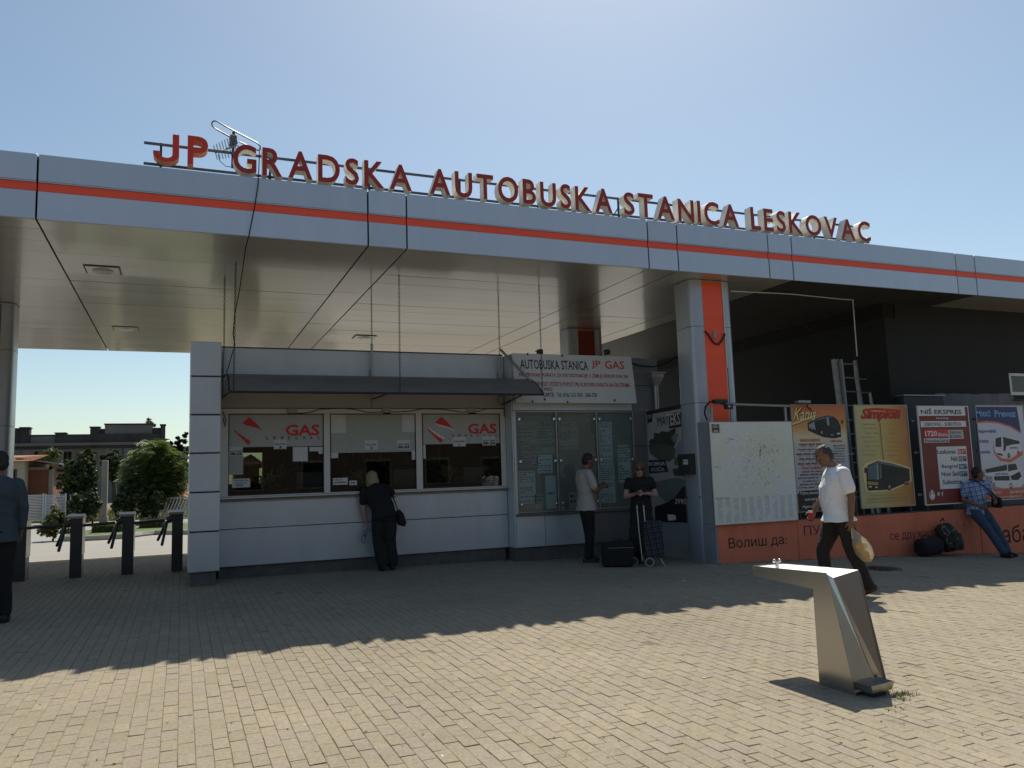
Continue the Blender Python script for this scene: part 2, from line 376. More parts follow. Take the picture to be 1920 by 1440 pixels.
# seen size: nearest in the frame are single parts
dist = np.hypot(cx, cy)
vis = np.zeros(n, bool)
V = np.stack([cx, cy, gzv-HC], 1); d_ = V @ np.array(fw); pxx = 960+FPX*(V @ np.array(RT))/d_; pyy = 720-FPX*(V @ np.array(UP))/d_
vis = (pxx > 0) & (pxx < 1920) & (pyy < 1440) & (d_ > 0)
order = np.argsort(np.where(vis, dist, 1e9))[:300]
single = np.zeros(n, bool); single[order] = True
variants = []
for q in range(6):
    me = bpy.data.meshes.new('brick'); s_ = brick_shape(BW-0.0022-0.001*(q % 3), BL-0.0026-0.0012*(q // 2))
    s_ += rng.normal(0, 0.0005, s_.shape); me.from_pydata(s_.tolist(), [], BF.tolist()); me.materials.append(PAVER); variants.append(me)
for i in order:
    o = bpy.data.objects.new('brick', variants[int(rng.integers(6))]); COL.objects.link(o); o.parent = paving
    o.location = (cx[i]+ox[i], cy[i]+oy[i], gzv[i]+dz[i]); o.rotation_euler = (ty[i], -tx[i], yawj[i])
rest = np.where(~single)[0]; nr = len(rest)
wv = BW-0.0022-0.0020*rng.random(nr); lv = BL-0.0026-0.0024*rng.random(nr)
base = brick_shape(1, 1, 0, 1)
sgn = np.sign(base[:, :2]); ins = np.array([0]*8+[0.0026]*4); hz = np.array([-0.013]*4+[-0.0026]*4+[0.0]*4)
lx = sgn[None, :, 0]*(wv[:, None]/2-ins[None]); ly = sgn[None, :, 1]*(lv[:, None]/2-ins[None])
lx = lx+rng.normal(0, 0.0004, lx.shape); ly = ly+rng.normal(0, 0.0004, ly.shape)
lz = hz[None]+lx*tx[rest, None]+ly*ty[rest, None]+dz[rest, None]
Xv = cx[rest, None]+ox[rest, None]+lx-ly*yawj[rest, None]; Yv = cy[rest, None]+oy[rest, None]+ly+lx*yawj[rest, None]; Zv = gzv[rest, None]+lz
vv = np.stack([Xv, Yv, Zv], 2).reshape(-1, 3)
ff = (BF[None]+12*np.arange(nr)[:, None, None]).reshape(-1, 4)
me = bpy.data.meshes.new('brick_field'); me.vertices.add(len(vv)); me.vertices.foreach_set('co', vv.ravel())
me.loops.add(ff.size); me.loops.foreach_set('vertex_index', ff.ravel()); me.polygons.add(len(ff))
me.polygons.foreach_set('loop_start', np.arange(0, ff.size, 4)); me.polygons.foreach_set('loop_total', np.full(len(ff), 4)); me.update(calc_edges=True)
me.shade_flat(); me.materials.append(PAVER); bf = bpy.data.objects.new('brick_field', me); COL.objects.link(bf); bf.parent = paving; bf['kind'] = 'stuff'

# cast iron manhole cover let into the paving, with its concrete ring
mh = thing('manhole_cover', 'round dark iron manhole cover in the paving by the orange wall', 'manhole cover', (fx0, fy0, gz(fx0)))
IRON = M('cast iron', (0.055, 0.05, 0.045), 0.62, metal=0.5, var=0.3, scale=20, bump=0.3)
mb = MB(); mb.lathe((fx0, fy0, gz(fx0)-0.006), [(0.31, -0.02), (0.31, 0.004), (0.30, 0.007), (0.02, 0.007)], 32); mb.build('lid', IRON, mh, 30)
mb = MB(); nn = 32
vs = []
for r_, h_ in ((0.315, -0.02), (0.315, 0.003), (0.385, 0.003), (0.385, -0.02)):
    vs += [(fx0+r_*math.cos(2*math.pi*k/nn), fy0+r_*math.sin(2*math.pi*k/nn), gz(fx0)-0.006+h_) for k in range(nn)]
mb.add(vs, [(i*nn+k, i*nn+(k+1) % nn, (i+1)*nn+(k+1) % nn, (i+1)*nn+k) for i in range(3) for k in range(nn)]); mb.build('ring', M('dark concrete', (0.13, 0.12, 0.105), 0.95, var=0.2, scale=12), mh, 30)
mb = MB()
for i in range(-4, 5):
    for j in range(-4, 5):
        if i*i+j*j < 19 and (i+j) % 2 == 0: mb.bbox(fx0+i*0.055-0.018, fx0+i*0.055+0.018, fy0+j*0.055-0.018, fy0+j*0.055+0.018, gz(fx0)-0.001, gz(fx0)+0.005, 0.002)
mb.build('tread', IRON, mh)
# ================================================================== CANOPY
YF, YB, ZS, ZT = 10.56, 20.68, 4.612, 5.415
ACM = M('grey aluminium panel', (0.53, 0.60, 0.69), 0.34, metal=0.35, var=0.07, scale=2.6, rvar=0.06, streak=(1, 1, 0.22), orand=0.05)
SOFF = M('soffit panel', (0.485, 0.475, 0.44), 0.32, metal=0.25, var=0.07, scale=1.6, rvar=0.035, streak=(0.35, 1.2, 1), orand=0.05)
SOFF.node_tree.nodes['Principled BSDF'].inputs['Coat Weight'].default_value = 0.6; SOFF.node_tree.nodes['Principled BSDF'].inputs['Coat Roughness'].default_value = 0.10
ORANGE = M('orange panel', (0.97, 0.105, 0.038), 0.42, var=0.07, scale=2.0, streak=(0.6, 1, 2))
GAP = M('dark joint', (0.012, 0.012, 0.013), 0.9, var=0)
STEEL_D = M('dark painted steel', (0.035, 0.036, 0.038), 0.5, metal=0.3, var=0.2, scale=20)
GALV = M('galvanised steel', (0.34, 0.35, 0.35), 0.42, metal=0.75, var=0.15, scale=14, rvar=0.1)
WHITE_PL = M('white plastic', (0.70, 0.70, 0.68), 0.4, var=0.04)
canopy = thing('station_canopy', 'flat grey metal station canopy with an orange stripe along its edge', 'canopy', (3.0, YF, 0))
XJ = [-10.0, -5.62, -1.64, 2.34, 2.89, 6.87, 7.43, 9.29, 9.81, 13.87, 14.4, 18.4, 22.0]
mb = MB(); mb.box(-9.98, 21.98, YF+0.07, YB-0.05, ZS+0.05, ZT-0.06); mb.build('roof_core', GAP, canopy)
mb = MB(); mb.box(-10, 22, YF+0.03, YB, ZT-0.06, ZT-0.02); mb.build('roof_deck', M('roof felt', (0.10, 0.10, 0.10), 0.9, var=0.2), canopy)
for a, b in zip(XJ[:-1], XJ[1:]):
    gpx = 0.011
    t = random.uniform(-0.002, 0.002)
    for z0, z1, nm in ((5.082, ZT, 'fascia_panel'), (ZS, 4.955, 'fascia_panel')):
        mb = MB(); mb.bbox(a+gpx, b-gpx, YF+t, YF+0.03+t, z0, z1, 0.004); mb.build(nm, ACM, canopy)
    mb = MB(); mb.bbox(a+gpx*.7, b-gpx*.7, YF+0.020, YF+0.05, 4.960, 5.066, 0.003); mb.build('orange_stripe', ORANGE, canopy)
    mb = MB(); mb.box(a+gpx, b-gpx, YF+0.006, YF+0.0195, 5.068, 5.079); mb.build('stripe_trim', ACM, canopy)
    mb = MB(); mb.bbox(a+gpx, b-gpx, YB-0.03, YB, ZS, ZT, 0.004); mb.build('rear_panel', ACM, canopy)
# soffit boards (0.535 m wide, running along the front) between flat cross strips
seam = [YF+0.035]+[10.975+0.5395*i for i in range(18)]+[YB-0.035]
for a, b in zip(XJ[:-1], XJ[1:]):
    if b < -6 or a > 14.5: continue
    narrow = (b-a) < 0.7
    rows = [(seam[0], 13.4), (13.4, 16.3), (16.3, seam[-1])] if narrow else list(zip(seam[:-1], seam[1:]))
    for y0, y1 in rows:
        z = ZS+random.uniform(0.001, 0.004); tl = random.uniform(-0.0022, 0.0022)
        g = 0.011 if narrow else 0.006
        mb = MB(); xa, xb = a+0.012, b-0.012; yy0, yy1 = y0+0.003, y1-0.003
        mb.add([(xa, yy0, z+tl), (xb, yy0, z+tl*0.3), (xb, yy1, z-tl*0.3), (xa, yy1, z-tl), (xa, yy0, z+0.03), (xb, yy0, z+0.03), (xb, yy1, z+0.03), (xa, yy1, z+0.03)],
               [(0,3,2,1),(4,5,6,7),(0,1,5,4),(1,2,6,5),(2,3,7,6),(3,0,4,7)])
        mb.build('soffit_board', SOFF if not 9.5 < a < 14.2 else M('near-black soffit panel', (0.045, 0.045, 0.043), 0.6, var=0.2, scale=2), canopy)  # near-black boards in the bay right of the front column
for (px, py) in ((193, 506), (236, 616), (683, 632)):
    p = on_z(px, py, ZS)
    d = MB(); d.bbox(p.x-0.22, p.x+0.22, p.y-0.22, p.y+0.22, ZS-0.016, ZS+0.006, 0.005); dl = d.build('downlight', SOFF, canopy)
    d = MB(); d.lathe((p.x, p.y, ZS-0.034), [(0.02, -0.012), (0.11, -0.006), (0.14, 0.006), (0.15, 0.0175)], 24); d.build('lens', M('frosted lens', (0.62, 0.62, 0.58), 0.35, var=0.03), dl, 40)
    d = MB()
    for sx in (-1, 1): d.box(p.x+sx*0.232-0.008, p.x+sx*0.232+0.008, p.y-0.24, p.y+0.24, ZS-0.008, ZS-0.002)
    for sy in (-1, 1): d.box(p.x-0.222, p.x+0.222, p.y+sy*0.232-0.008, p.y+sy*0.232+0.008, ZS-0.008, ZS-0.002)
    d.build('rim', STEEL_D, dl)
def rrect(x0, x1, y0, y1, r, n=5):
    pts = []
    for cx_, cy_, a0 in ((x1-r, y0+r, -90), (x1-r, y1-r, 0), (x0+r, y1-r, 90), (x0+r, y0+r, 180)):
        pts += [(cx_+r*math.cos(R_(a0+90*i/n)), cy_+r*math.sin(R_(a0+90*i/n))) for i in range(n+1)]
    return pts
CLAD = M('column cladding', (0.42, 0.47, 0.53), 0.36, metal=0.35, var=0.06, scale=1.5, rvar=0.06)
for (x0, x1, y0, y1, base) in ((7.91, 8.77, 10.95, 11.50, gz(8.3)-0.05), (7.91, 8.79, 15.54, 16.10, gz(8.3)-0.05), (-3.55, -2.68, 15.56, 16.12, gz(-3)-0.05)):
    mb = MB(); mb.box(x0+0.1, x1-0.1, y0+0.05, y1-0.05, base, ZS+0.02); colm = mb.build('column', GAP, canopy)
    cuts = [base, 1.20, 2.50, 3.80, ZS-0.004]
    for z0, z1 in zip(cuts[:-1], cuts[1:]):
        pts = rrect(x0, x1, y0, y1, 0.13); mb = MB(); mb.prism([(p[0], p[1], z0+0.004) for p in pts], (0, 0, z1-z0-0.008)); mb.build('cladding', CLAD, colm, 35)
    xs0, xs1 = x0+0.235, x0+0.64
    mb = MB(); mb.box(xs0, xs1, y0-0.004, y0+0.02, base, ZS-0.06); mb.build('stripe', ORANGE if y0 < 12 else M('shade-darkened orange stripe', (0.26, 0.030, 0.018), 0.6, var=0.1), colm)  # rear stripes: the orange with canopy shade painted into its colour
    mb = MB(); mb.box(xs0, xs1, y0-0.004, y0+0.02, ZS-0.058, ZS-0.012); mb.build('stripe_top', M('faded orange panel', srgb(196, 120, 66), 0.6, var=0.12, scale=8), colm)
    mb = MB(); mb.cyl((xs1+0.012, y0-0.014, 3.1), (xs1+0.012, y0-0.014, ZS-0.02), 0.010, n=8); mb.build('conduit', WHITE_PL, colm, 30)
    mb = MB(); mb.box(xs1+0.024, xs1+0.034, y0-0.003, y0+0.01, base, ZS-0.02); mb.build('edge_joint', GAP, colm)
yc = 10.95
fc = [o for o in canopy.children if o.name.startswith('column')][0]
mb = MB(); pts = [on_y(x, y, yc-0.02) for x, y in ((1322, 621), (1328, 627), (1334, 637), (1340, 644), (1347, 646), (1353, 640), (1357, 632), (1359, 626))]
mb.tube(pts, 0.017, 8); mb.build('cable', STEEL_D, fc, 40)
mb = MB(); p = on_y(1339, 628, yc); mb.bbox(p.x-0.035, p.x+0.035, yc-0.03, yc-0.004, p.z-0.06, p.z+0.06, 0.006); mb.build('junction_box', M('grey plastic', (0.30, 0.29, 0.27), 0.5, var=0.1), fc)

# ------------------------------------------------------------------ rooftop sign, every letter a box letter with a red face
YL = 10.60; DEP = 0.155
sign = thing('rooftop_sign', 'dark red box letters on steel rails along the canopy roof edge', 'sign', (5.0, YL, ZT))
RED_L = M('dark red letter face', srgb(164, 50, 38), 0.45, var=0.10, scale=6)
RED_J = M('bright red letter face', srgb(214, 62, 40), 0.5, var=0.14, scale=9)
CREAM = M('cream letter side', srgb(236, 232, 222), 0.6, var=0.10, scale=7)
SALM = M('salmon letter side', srgb(234, 160, 120), 0.6, var=0.12, scale=7)
def letter_geo(ch):
    if ch != 'J': return text_geo(ch, 0.017, 0.0, 4)
    # the J hooks round to the left
    out = []; inn = []
    for k in range(9):
        a = math.pi+math.pi*k/8; out.append((0.30+0.30*math.cos(a), 0.27+0.27*math.sin(a))); inn.append((0.30+0.145*math.cos(a), 0.27+0.125*math.sin(a)))
    vs = [(0.0, 0.36)]+out+[(0.60, 1.0), (0.445, 1.0)]+inn[::-1]+[(0.155, 0.36)]
    n_ = len(vs); fs = [(0, 1, n_-2, n_-1)]+[(1+k, 2+k, n_-3-k, n_-2-k) for k in range(8)]+[(9, 10, 11, 12)]
    return vs, fs
def letter(ch, x0, x1, z0, z1, face, side, hook=0):
    vs, fs = letter_geo(ch)
    ax = min(v[0] for v in vs); bx = max(v[0] for v in vs); ay = min(v[1] for v in vs); by = max(v[1] for v in vs)
    P = [(x0+(x1-x0)*(v[0]-ax)/(bx-ax), z0+(z1-z0)*(v[1]-ay)/(by-ay)) for v in vs]
    bm = bmesh.new(); vv = [bm.verts.new((p[0], YL, p[1])) for p in P]
    for f in fs:
        try: bm.faces.new([vv[i] for i in f])
        except ValueError: pass
    bmesh.ops.remove_doubles(bm, verts=bm.verts, dist=0.0008)
    r = bmesh.ops.extrude_face_region(bm, geom=list(bm.faces)); 
    for e in r['geom']:
        if isinstance(e, bmesh.types.BMVert): e.co.y += DEP
    bmesh.ops.recalc_face_normals(bm, faces=bm.faces)
    me = bpy.data.meshes.new('letter'); bm.to_mesh(me); bm.free()
    o = link('letter', me, side, sign)
    m = MB(); m.add([(p[0], YL-0.004, p[1]) for p in P], fs); m.build('letter_face', face, o, fixn=False)
words = [('JP', 287, 390, 258, 311, 1), ('GRADSKA', 437, 772, 0, 0, 0), ('AUTOBUSKA', 806, 1148, 0, 0, 0), ('STANICA', 1170, 1385, 0, 0, 0), ('LESKOVAC', 1408, 1632, 0, 0, 0)]
z0L = on_y(500, 329, YL).z; z1L = on_y(500, 277, YL).z
for wd, xa, xb, ya, yb, red in words:
    ym = 260+0.112*(xa-300)+30; ymb = 260+0.112*(xb-300)+30
    X0 = on_y(xa, ym, YL).x; X1 = on_y(xb, ymb, YL).x
    ws = []
    for c in wd:
        vs, _ = letter_geo(c); ws.append((max(v[0] for v in vs)-min(v[0] for v in vs))*(1.0 if c != 'J' else 0.95))
    H = z1L-z0L; gap = 0.075 if not red else 0.10; sc = ((X1-X0)-gap*(len(wd)-1))/sum(ws); x = X0
    for c, q in zip(wd, ws):
        letter(c, x, x+q*sc, z0L+random.uniform(-.008, .008)+(0.03 if red else 0), z1L+random.uniform(-.008, .008)+(0.03 if red else 0), RED_J if red else RED_L, SALM if red else CREAM); x += q*sc+gap
xa = on_y(270, 262, YL+DEP).x; xb = on_y(1628, 420, YL+DEP).x
for zz in (z0L+0.05, z1L-0.06):
    mb = MB(); mb.box(xa, xb, YL+DEP+0.004, YL+DEP+0.034, zz-0.014, zz+0.014); mb.build('rail', M('weathered rail', (0.16, 0.15, 0.16), 0.5, metal=0.6, var=0.5, scale=3), sign)
x = xa+0.2
while x < xb:
    mb = MB(); mb.box(x-0.014, x+0.014, YL+DEP+0.036, YL+DEP+0.062, ZT-0.05, z1L-0.03); mb.build('post', STEEL_D, sign)
    mb = MB(); mb.cyl((x, YL+DEP+0.06, z1L-0.2), (x, YL+DEP+0.62, ZT-0.03), 0.010, n=6); mb.build('brace', STEEL_D, sign); x += 1.36
# ------------------------------------------------------------------ aerial behind the first word
YA = 11.35
ant = thing('tv_aerial', 'rusty television aerial with a long wire loop behind the rooftop letters', 'aerial', tuple(on_y(432, 310, YA)))
ALU = M('dull aluminium', (0.22, 0.22, 0.22), 0.5, metal=0.7, var=0.3, scale=30)
A = lambda x, y, dy=0: on_y(x, y, YA+dy)
mb = MB(); mb.tube([A(441, 262), A(430, 256), A(405, 242), A(398, 236), A(397, 231), A(400, 227), A(406, 227), A(430, 241), A(482, 268), A(488, 274), A(488, 280), A(484, 282), A(470, 276), A(449, 266)], 0.011, 6); mb.build('loop_dipole', ALU, ant, 60)
mb = MB(); mb.cyl(A(438, 248, .1), A(436, 315, .1), 0.02, n=8); mb.build('mast', STEEL_D, ant, 30)
mb = MB(); mb.cyl(A(404, 286, -.3), A(446, 272, .05), 0.013, n=6); mb.build('boom', ALU, ant, 30)
for i in range(9):
    f = i/8; c = A(404+42*f, 286-14*f, -.3+.35*f); v = (A(404, 262)-A(412, 292)).normalized(); h = 0.10+0.06*f
    mb = MB(); mb.cyl(c-v*h, c+v*h, 0.006, n=5); mb.build('element', ALU, ant)
mb = MB(); p = A(437, 262, .06); mb.bbox(p.x-0.05, p.x+0.05, p.y-0.05, p.y+0.05, p.z-0.09, p.z+0.06, 0.012); mb.build('amplifier_box', M('aerial box', (0.13, 0.13, 0.12), 0.6, var=0.2, scale=15), ant)
mb = MB(); mb.tube([A(409, 290, -.2), A(412, 302, -.1), A(424, 312), A(442, 314)], 0.005, 5); mb.build('lead', GAP, ant)
# aerial cable hanging over the canopy edge to the booth
cab = MB(); cab.tube([on_y(487, 276, 11.0), on_y(486, 300, YF-0.02), on_y(484, 345, YF-0.02), on_y(478, 385, YF-0.025), on_y(470, 425, YF-0.02), on_y(466, 445, YF-0.03), on_y(461, 462, 10.7),
     on_y(457, 490, 11.2), on_y(449, 545, 12.0), on_y(440, 590, 12.3), on_y(437, 625, 12.45), on_y(440, 648, 12.5), on_y(434, 668, 12.55), on_y(425, 700, 12.6)], 0.007, 6)
tag(cab.build('aerial_cable', GAP, None, 60), 'thin black aerial cable hanging over the canopy edge down to the booth', 'cable')
# ================================================================== TICKET BOOTH
YBO = 12.86
zat = lambda px, py, y=YBO: on_y(px, py, y).z
BOOTHP = M('booth panel', (0.55, 0.615, 0.655), 0.38, metal=0.30, var=0.09, scale=2.2, rvar=0.05, streak=(1, 1, 0.3), orand=0.05)
BEIGE = M('beige booth panel', (0.36, 0.345, 0.31), 0.5, var=0.07, scale=2)
PLINTH = M('rough plinth', (0.13, 0.125, 0.115), 0.95, var=0.25, scale=7, bump=0.5, bscale=45)
FRAME = M('cream window frame', (0.66, 0.65, 0.60), 0.45, var=0.06, scale=6)
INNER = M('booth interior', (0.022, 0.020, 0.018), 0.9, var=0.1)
GLASS = glass_mat('window glass', (0.72, 0.76, 0.73), 0.50, 0.015, 0.008)
PAPER = M('white paper', (0.62, 0.63, 0.62), 0.8, var=0.04, scale=12)
PAPERG = M('greenish paper', (0.40, 0.44, 0.40), 0.8, var=0.06, scale=8)
FILM = M('grey window film', (0.44, 0.45, 0.43), 0.6, var=0.05, scale=5)
BLACKP = M('black print', (0.02, 0.02, 0.022), 0.6, var=0)
REDP = M('red print', srgb(205, 40, 34), 0.5, var=0.04)
WHITEP = M('white print', (0.74, 0.74, 0.72), 0.55, var=0.03)
NAVYP = M('navy print', srgb(30, 36, 66), 0.55, var=0)
booth = thing('ticket_booth', 'long grey panelled ticket booth with three counter windows under the canopy', 'booth', (2.8, YBO, 0))
x0b, x1b = 0.53, 5.228
zTop = zat(423, 651.3); zHead = zat(500, 704); zJ = zat(500, 765.5); zW1 = zat(600, 775.7); zW0 = zat(600, 915); zSill = zat(600, 926); zP1 = zat(415, 993.3); zP0 = zat(413, 1064.6)
def panel(x0, x1, z0, z1, mat=BOOTHP, y=YBO, d=0.03, g=0.005, nm='wall_panel', par=None):
    m = MB(); m.bbox(x0+g, x1-g, y, y+d, z0+g, z1-g, 0.003); return m.build(nm, mat, par or booth)
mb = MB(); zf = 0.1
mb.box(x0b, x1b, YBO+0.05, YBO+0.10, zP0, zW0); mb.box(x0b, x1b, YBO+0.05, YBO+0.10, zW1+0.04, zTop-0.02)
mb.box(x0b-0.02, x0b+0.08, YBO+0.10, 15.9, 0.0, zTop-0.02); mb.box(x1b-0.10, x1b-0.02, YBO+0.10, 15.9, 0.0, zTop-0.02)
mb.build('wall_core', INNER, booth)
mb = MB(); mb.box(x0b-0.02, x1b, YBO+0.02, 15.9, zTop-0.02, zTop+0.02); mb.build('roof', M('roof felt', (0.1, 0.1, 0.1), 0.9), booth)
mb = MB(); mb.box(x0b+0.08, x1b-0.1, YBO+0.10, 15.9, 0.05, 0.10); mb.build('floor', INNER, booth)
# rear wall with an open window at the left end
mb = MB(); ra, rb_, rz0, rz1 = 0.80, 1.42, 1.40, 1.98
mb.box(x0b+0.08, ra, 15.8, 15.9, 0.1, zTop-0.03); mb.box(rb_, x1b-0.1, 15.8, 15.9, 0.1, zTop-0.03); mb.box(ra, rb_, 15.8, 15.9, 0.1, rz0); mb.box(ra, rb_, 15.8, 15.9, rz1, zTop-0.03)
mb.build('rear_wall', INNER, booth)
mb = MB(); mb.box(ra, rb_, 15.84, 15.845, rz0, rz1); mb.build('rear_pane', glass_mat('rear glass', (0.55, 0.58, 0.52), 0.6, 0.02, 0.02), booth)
panel(x0b, x1b, zHead+0.0, zTop, nm='header_panel')
xm = on_y(697, 740, YBO).x
panel(x0b, xm, zJ, zHead, BEIGE); panel(xm, x1b, zJ, zHead, BEIGE)
panel(x0b, x1b, zP1, zSill-0.055); panel(x0b, x1b, zP0, zP1)
mb = MB(); mb.box(x0b, x1b-0.01, YBO+0.035, YBO+0.05, zP0, zTop-0.03) if False else mb.box(x0b+0.05, x1b-0.05, YBO+0.036, YBO+0.049, zP0+0.01, zSill-0.06); mb.build('panel_backing', GAP, booth)
pl = MB(); pl.box(x0b, x1b-0.04, YBO+0.05, YBO+0.16, -0.12, zP0); pl.build('plinth', PLINTH, booth)
mb = MB(); mb.bbox(x0b-0.005, x1b+0.03, YBO-0.07, YBO+0.09, zSill-0.028, zSill, 0.004); mb.build('sill', M('metal sill', (0.50, 0.53, 0.55), 0.35, metal=0.5, var=0.1, scale=10), booth)
mb = MB(); mb.bbox(x0b, x1b+0.01, YBO-0.035, YBO+0.09, zSill-0.068, zSill-0.031, 0.004); mb.build('sill_underside', M('concrete ledge', (0.24, 0.225, 0.2), 0.9, var=0.2, scale=9), booth)
# window frame bars and panes
wx = lambda px: on_y(px, 845, YBO).x
bars = [(x0b, wx(428)), (wx(607), wx(619)), (wx(780), wx(792)), (wx(939), x1b)]
for a, b in bars:
    mb = MB(); mb.bbox(a+0.001, b-0.001, YBO-0.012, YBO+0.05, zSill+0.001, zW1, 0.005); mb.build('window_post', FRAME, booth)
mb = MB(); mb.bbox(x0b, x1b, YBO-0.006, YBO+0.05, zW1+0.001, zJ-0.006, 0.004); mb.build('window_head', FRAME, booth)
for k in range(3):
    a, b = bars[k][1], bars[k+1][0]
    mb = MB(); mb.box(a+0.002, b-0.002, YBO+0.012, YBO+0.018, zSill+0.02, zW1); wpane = mb.build('window_pane', GLASS, booth)
    mb = MB(); mb.box(a+0.001, b-0.001, YBO+0.006, YBO+0.03, zSill+0.001, zSill+0.019); mb.build('bottom_rail', FRAME, booth)
    for q0, q1 in ((a, a+0.014), (b-0.014, b)):
        mb = MB(); mb.box(q0+0.001, q1-0.001, YBO-0.004, YBO+0.010, zSill+0.02, zW1-0.002); mb.build('gasket', GAP, booth)
    mb = MB(); mb.box(a+0.015, b-0.015, YBO-0.004, YBO+0.010, zW1-0.014, zW1-0.001); mb.build('gasket', GAP, booth)
PW = PY(YBO+0.010)
# film, logos and notices on the panes
def notice(x0, y0, x1, y1, lines, mat=PAPER, off=0.006, nm='notice'):
    o = PW.rect(booth, nm, x0, y0, x1, y1, mat, off)
    for (t, a0, b0, a1, b1, bd) in lines: PW.text(o, t, x0+(x1-x0)*a0, y0+(y1-y0)*b0, x0+(x1-x0)*a1, y0+(y1-y0)*b1, BLACKP, bd, off=off+0.002)
    return o
def logo(dx, sx, yb, w0, w1, mirror):
    f = PW.rect(booth, 'window_film', w0, 776.5, w1, yb, FILM, 0.002)
    a = lambda x, y: (dx+(x-430)*sx, 776+(y-776)*sx*1.03)
    tri = [(454, 793), (467, 782), (478, 791), (494, 808), (486, 803), (475, 800), (462, 797)]
    low = [(438.5, 807), (441, 806), (447.5, 812.5), (449, 811.5), (455, 817.5), (456.5, 816.5), (463, 822.5), (464.5, 821), (470, 826.5), (473, 825), (465.5, 833)]
    if mirror:
        PW.shape(f, 'emblem_shadow', [a(x+1.0, y+3.2) for x, y in tri], WHITEP, 0.0035)
        PW.shape(f, 'emblem_shadow', [a(x+2.8, y-3.0) for x, y in low], WHITEP, 0.0035)
    PW.shape(f, 'emblem', [a(x, y) for x, y in tri], REDP, 0.005); PW.shape(f, 'emblem', [a(x, y) for x, y in low], REDP, 0.005)
    return f, a
f, a = logo(430, 1.0, 837.5, 429, 607, False)
PW.letters(f, 'GAS', 535, 796, 599, 817, REDP, 0.03, off=0.005)
def spaced(par, s, x0, x1, y0, y1, mat):
    st = (x1-x0)/(len(s)-0.62)
    for i, c in enumerate(s):
        if c != ' ': PW.text(par, c, x0+i*st, y0, x0+i*st+st*0.38, y1, mat, 0.02, off=0.005)
spaced(f, 'LESKOVAC', 499, 600, 818, 824, BLACKP)
f, a = logo(793, 0.93, 832, 793, 939, True)
PW.letters(f, 'GAS', 877, 794, 931, 813.5, REDP, 0.03, off=0.005); spaced(f, 'LESKOVAC', 848, 932, 814.5, 819, BLACKP)
PW.rect(booth, 'window_film', 620, 776.5, 780, 848, PAPERG, 0.002)
for r in ((620, 777, 648, 812), (754, 777, 780, 810)): PW.rect(booth, 'paper_sheet', *r, PAPER, 0.005)
def salter(num, x, y):
    notice(x, y, x+24, y+18, [('ŠALTER', .08, .36, .92, .56, .03), (num, .42 if num != '1' else .47, .66, .62 if num != '1' else .53, .95, .04)])
salter('3', 513, 824); salter('2', 684, 825); salter('1', 849, 819)
for x, y in ((430, 838), (744, 825), (904, 818)): notice(x, y, x+25, y+17, [('RADNO VREME', .06, .40, .94, .54, .03), ('00-24', .06, .60, .94, .93, .05)])
for r in ((429, 854, 456, 890), (549, 838, 577, 865), (580, 838, 606, 846), (597, 846, 607, 851), (620, 849, 634, 859), (772, 845, 780, 862), (793, 834, 798, 860)): PW.rect(booth, 'paper_sheet', *r, PAPER if r[0] != 429 else PAPERG, 0.0025)
notice(435, 897.5, 469, 914, [('OBAVEŠTENJE', .1, .12, .9, .3, .02), ('autobuska karta', .15, .4, .8, .56, .02), ('cena', .2, .66, .6, .85, .02)])
notice(624, 896, 652, 909, [('važi od', .1, .15, .6, .35, .02), ('cenovnik karata', .1, .5, .9, .75, .03)]); notice(655, 901, 669, 909.5, [('info', .2, .2, .8, .7, .02)])
# inside: counter, papers, plants, cables, a clerk's chair back
mb = MB(); mb.bbox(x0b+0.1, x1b-0.12, YBO+0.11, YBO+0.75, zSill-0.06, zSill-0.02, 0.005); mb.build('counter', M('counter wood', (0.22, 0.17, 0.12), 0.6, var=0.15), booth)
def monitor(px, lab):
    p = on_y(px, 900, YBO+0.62); o = thing('monitor', lab, 'monitor', (p.x, YBO+0.62, zSill-0.02), 'computer monitors on the booth counter'); z = zSill-0.019
    m = MB(); m.bbox(p.x-0.21, p.x+0.21, YBO+0.60, YBO+0.64, z+0.10, z+0.38, 0.008); m.build('casing', M('grey monitor plastic', (.16, .16, .155), .5), o)
    m = MB(); m.box(p.x-0.025, p.x+0.025, YBO+0.605, YBO+0.63, z+0.01, z+0.10); m.build('neck', STEEL_D, o); m = MB(); m.bbox(p.x-0.11, p.x+0.11, YBO+0.56, YBO+0.70, z, z+0.012, 0.003); m.build('foot', STEEL_D, o)
monitor(580, 'dark computer monitor behind the left counter window'); monitor(760, 'dark computer monitor behind the middle counter window'); monitor(890, 'dark computer monitor behind the right counter window')
sf = thing('shelf_unit', 'shelf unit with folders along the rear wall inside the booth', 'shelf', (3.4, 15.6, 0.1)); SHW2 = M('shelf board', (.16, .13, .10), .7, var=.1)
for z in (1.25, 1.65, 2.05, 2.45): m = MB(); m.bbox(1.9, 5.0, 15.45, 15.78, z, z+0.025, 0.003); m.build('shelf_board', SHW2, sf)
for x in (1.88, 3.45, 5.0): m = MB(); m.bbox(x-0.012, x+0.012, 15.45, 15.78, 0.11, 2.6, 0.003); m.build('upright', SHW2, sf)
rr = random.Random(31)
for z in (1.276, 1.676, 2.076):
    x = 1.93
    while x < 4.9:
        wd_ = rr.uniform(.03, .09)
        if rr.random() < .75 and not (3.40 < x+wd_ < 3.50) and not (3.40 < x < 3.50): m = MB(); m.bbox(x, x+wd_-.004, 15.50, 15.75, z, z+rr.uniform(.22, .33), .003); m.build('folder', M('folder %d' % rr.randint(0, 4), rr.choice(((.30, .28, .25), (.05, .08, .16), (.20, .04, .03), (.03, .03, .03), (.10, .16, .09))), .6), sf)
        x += wd_
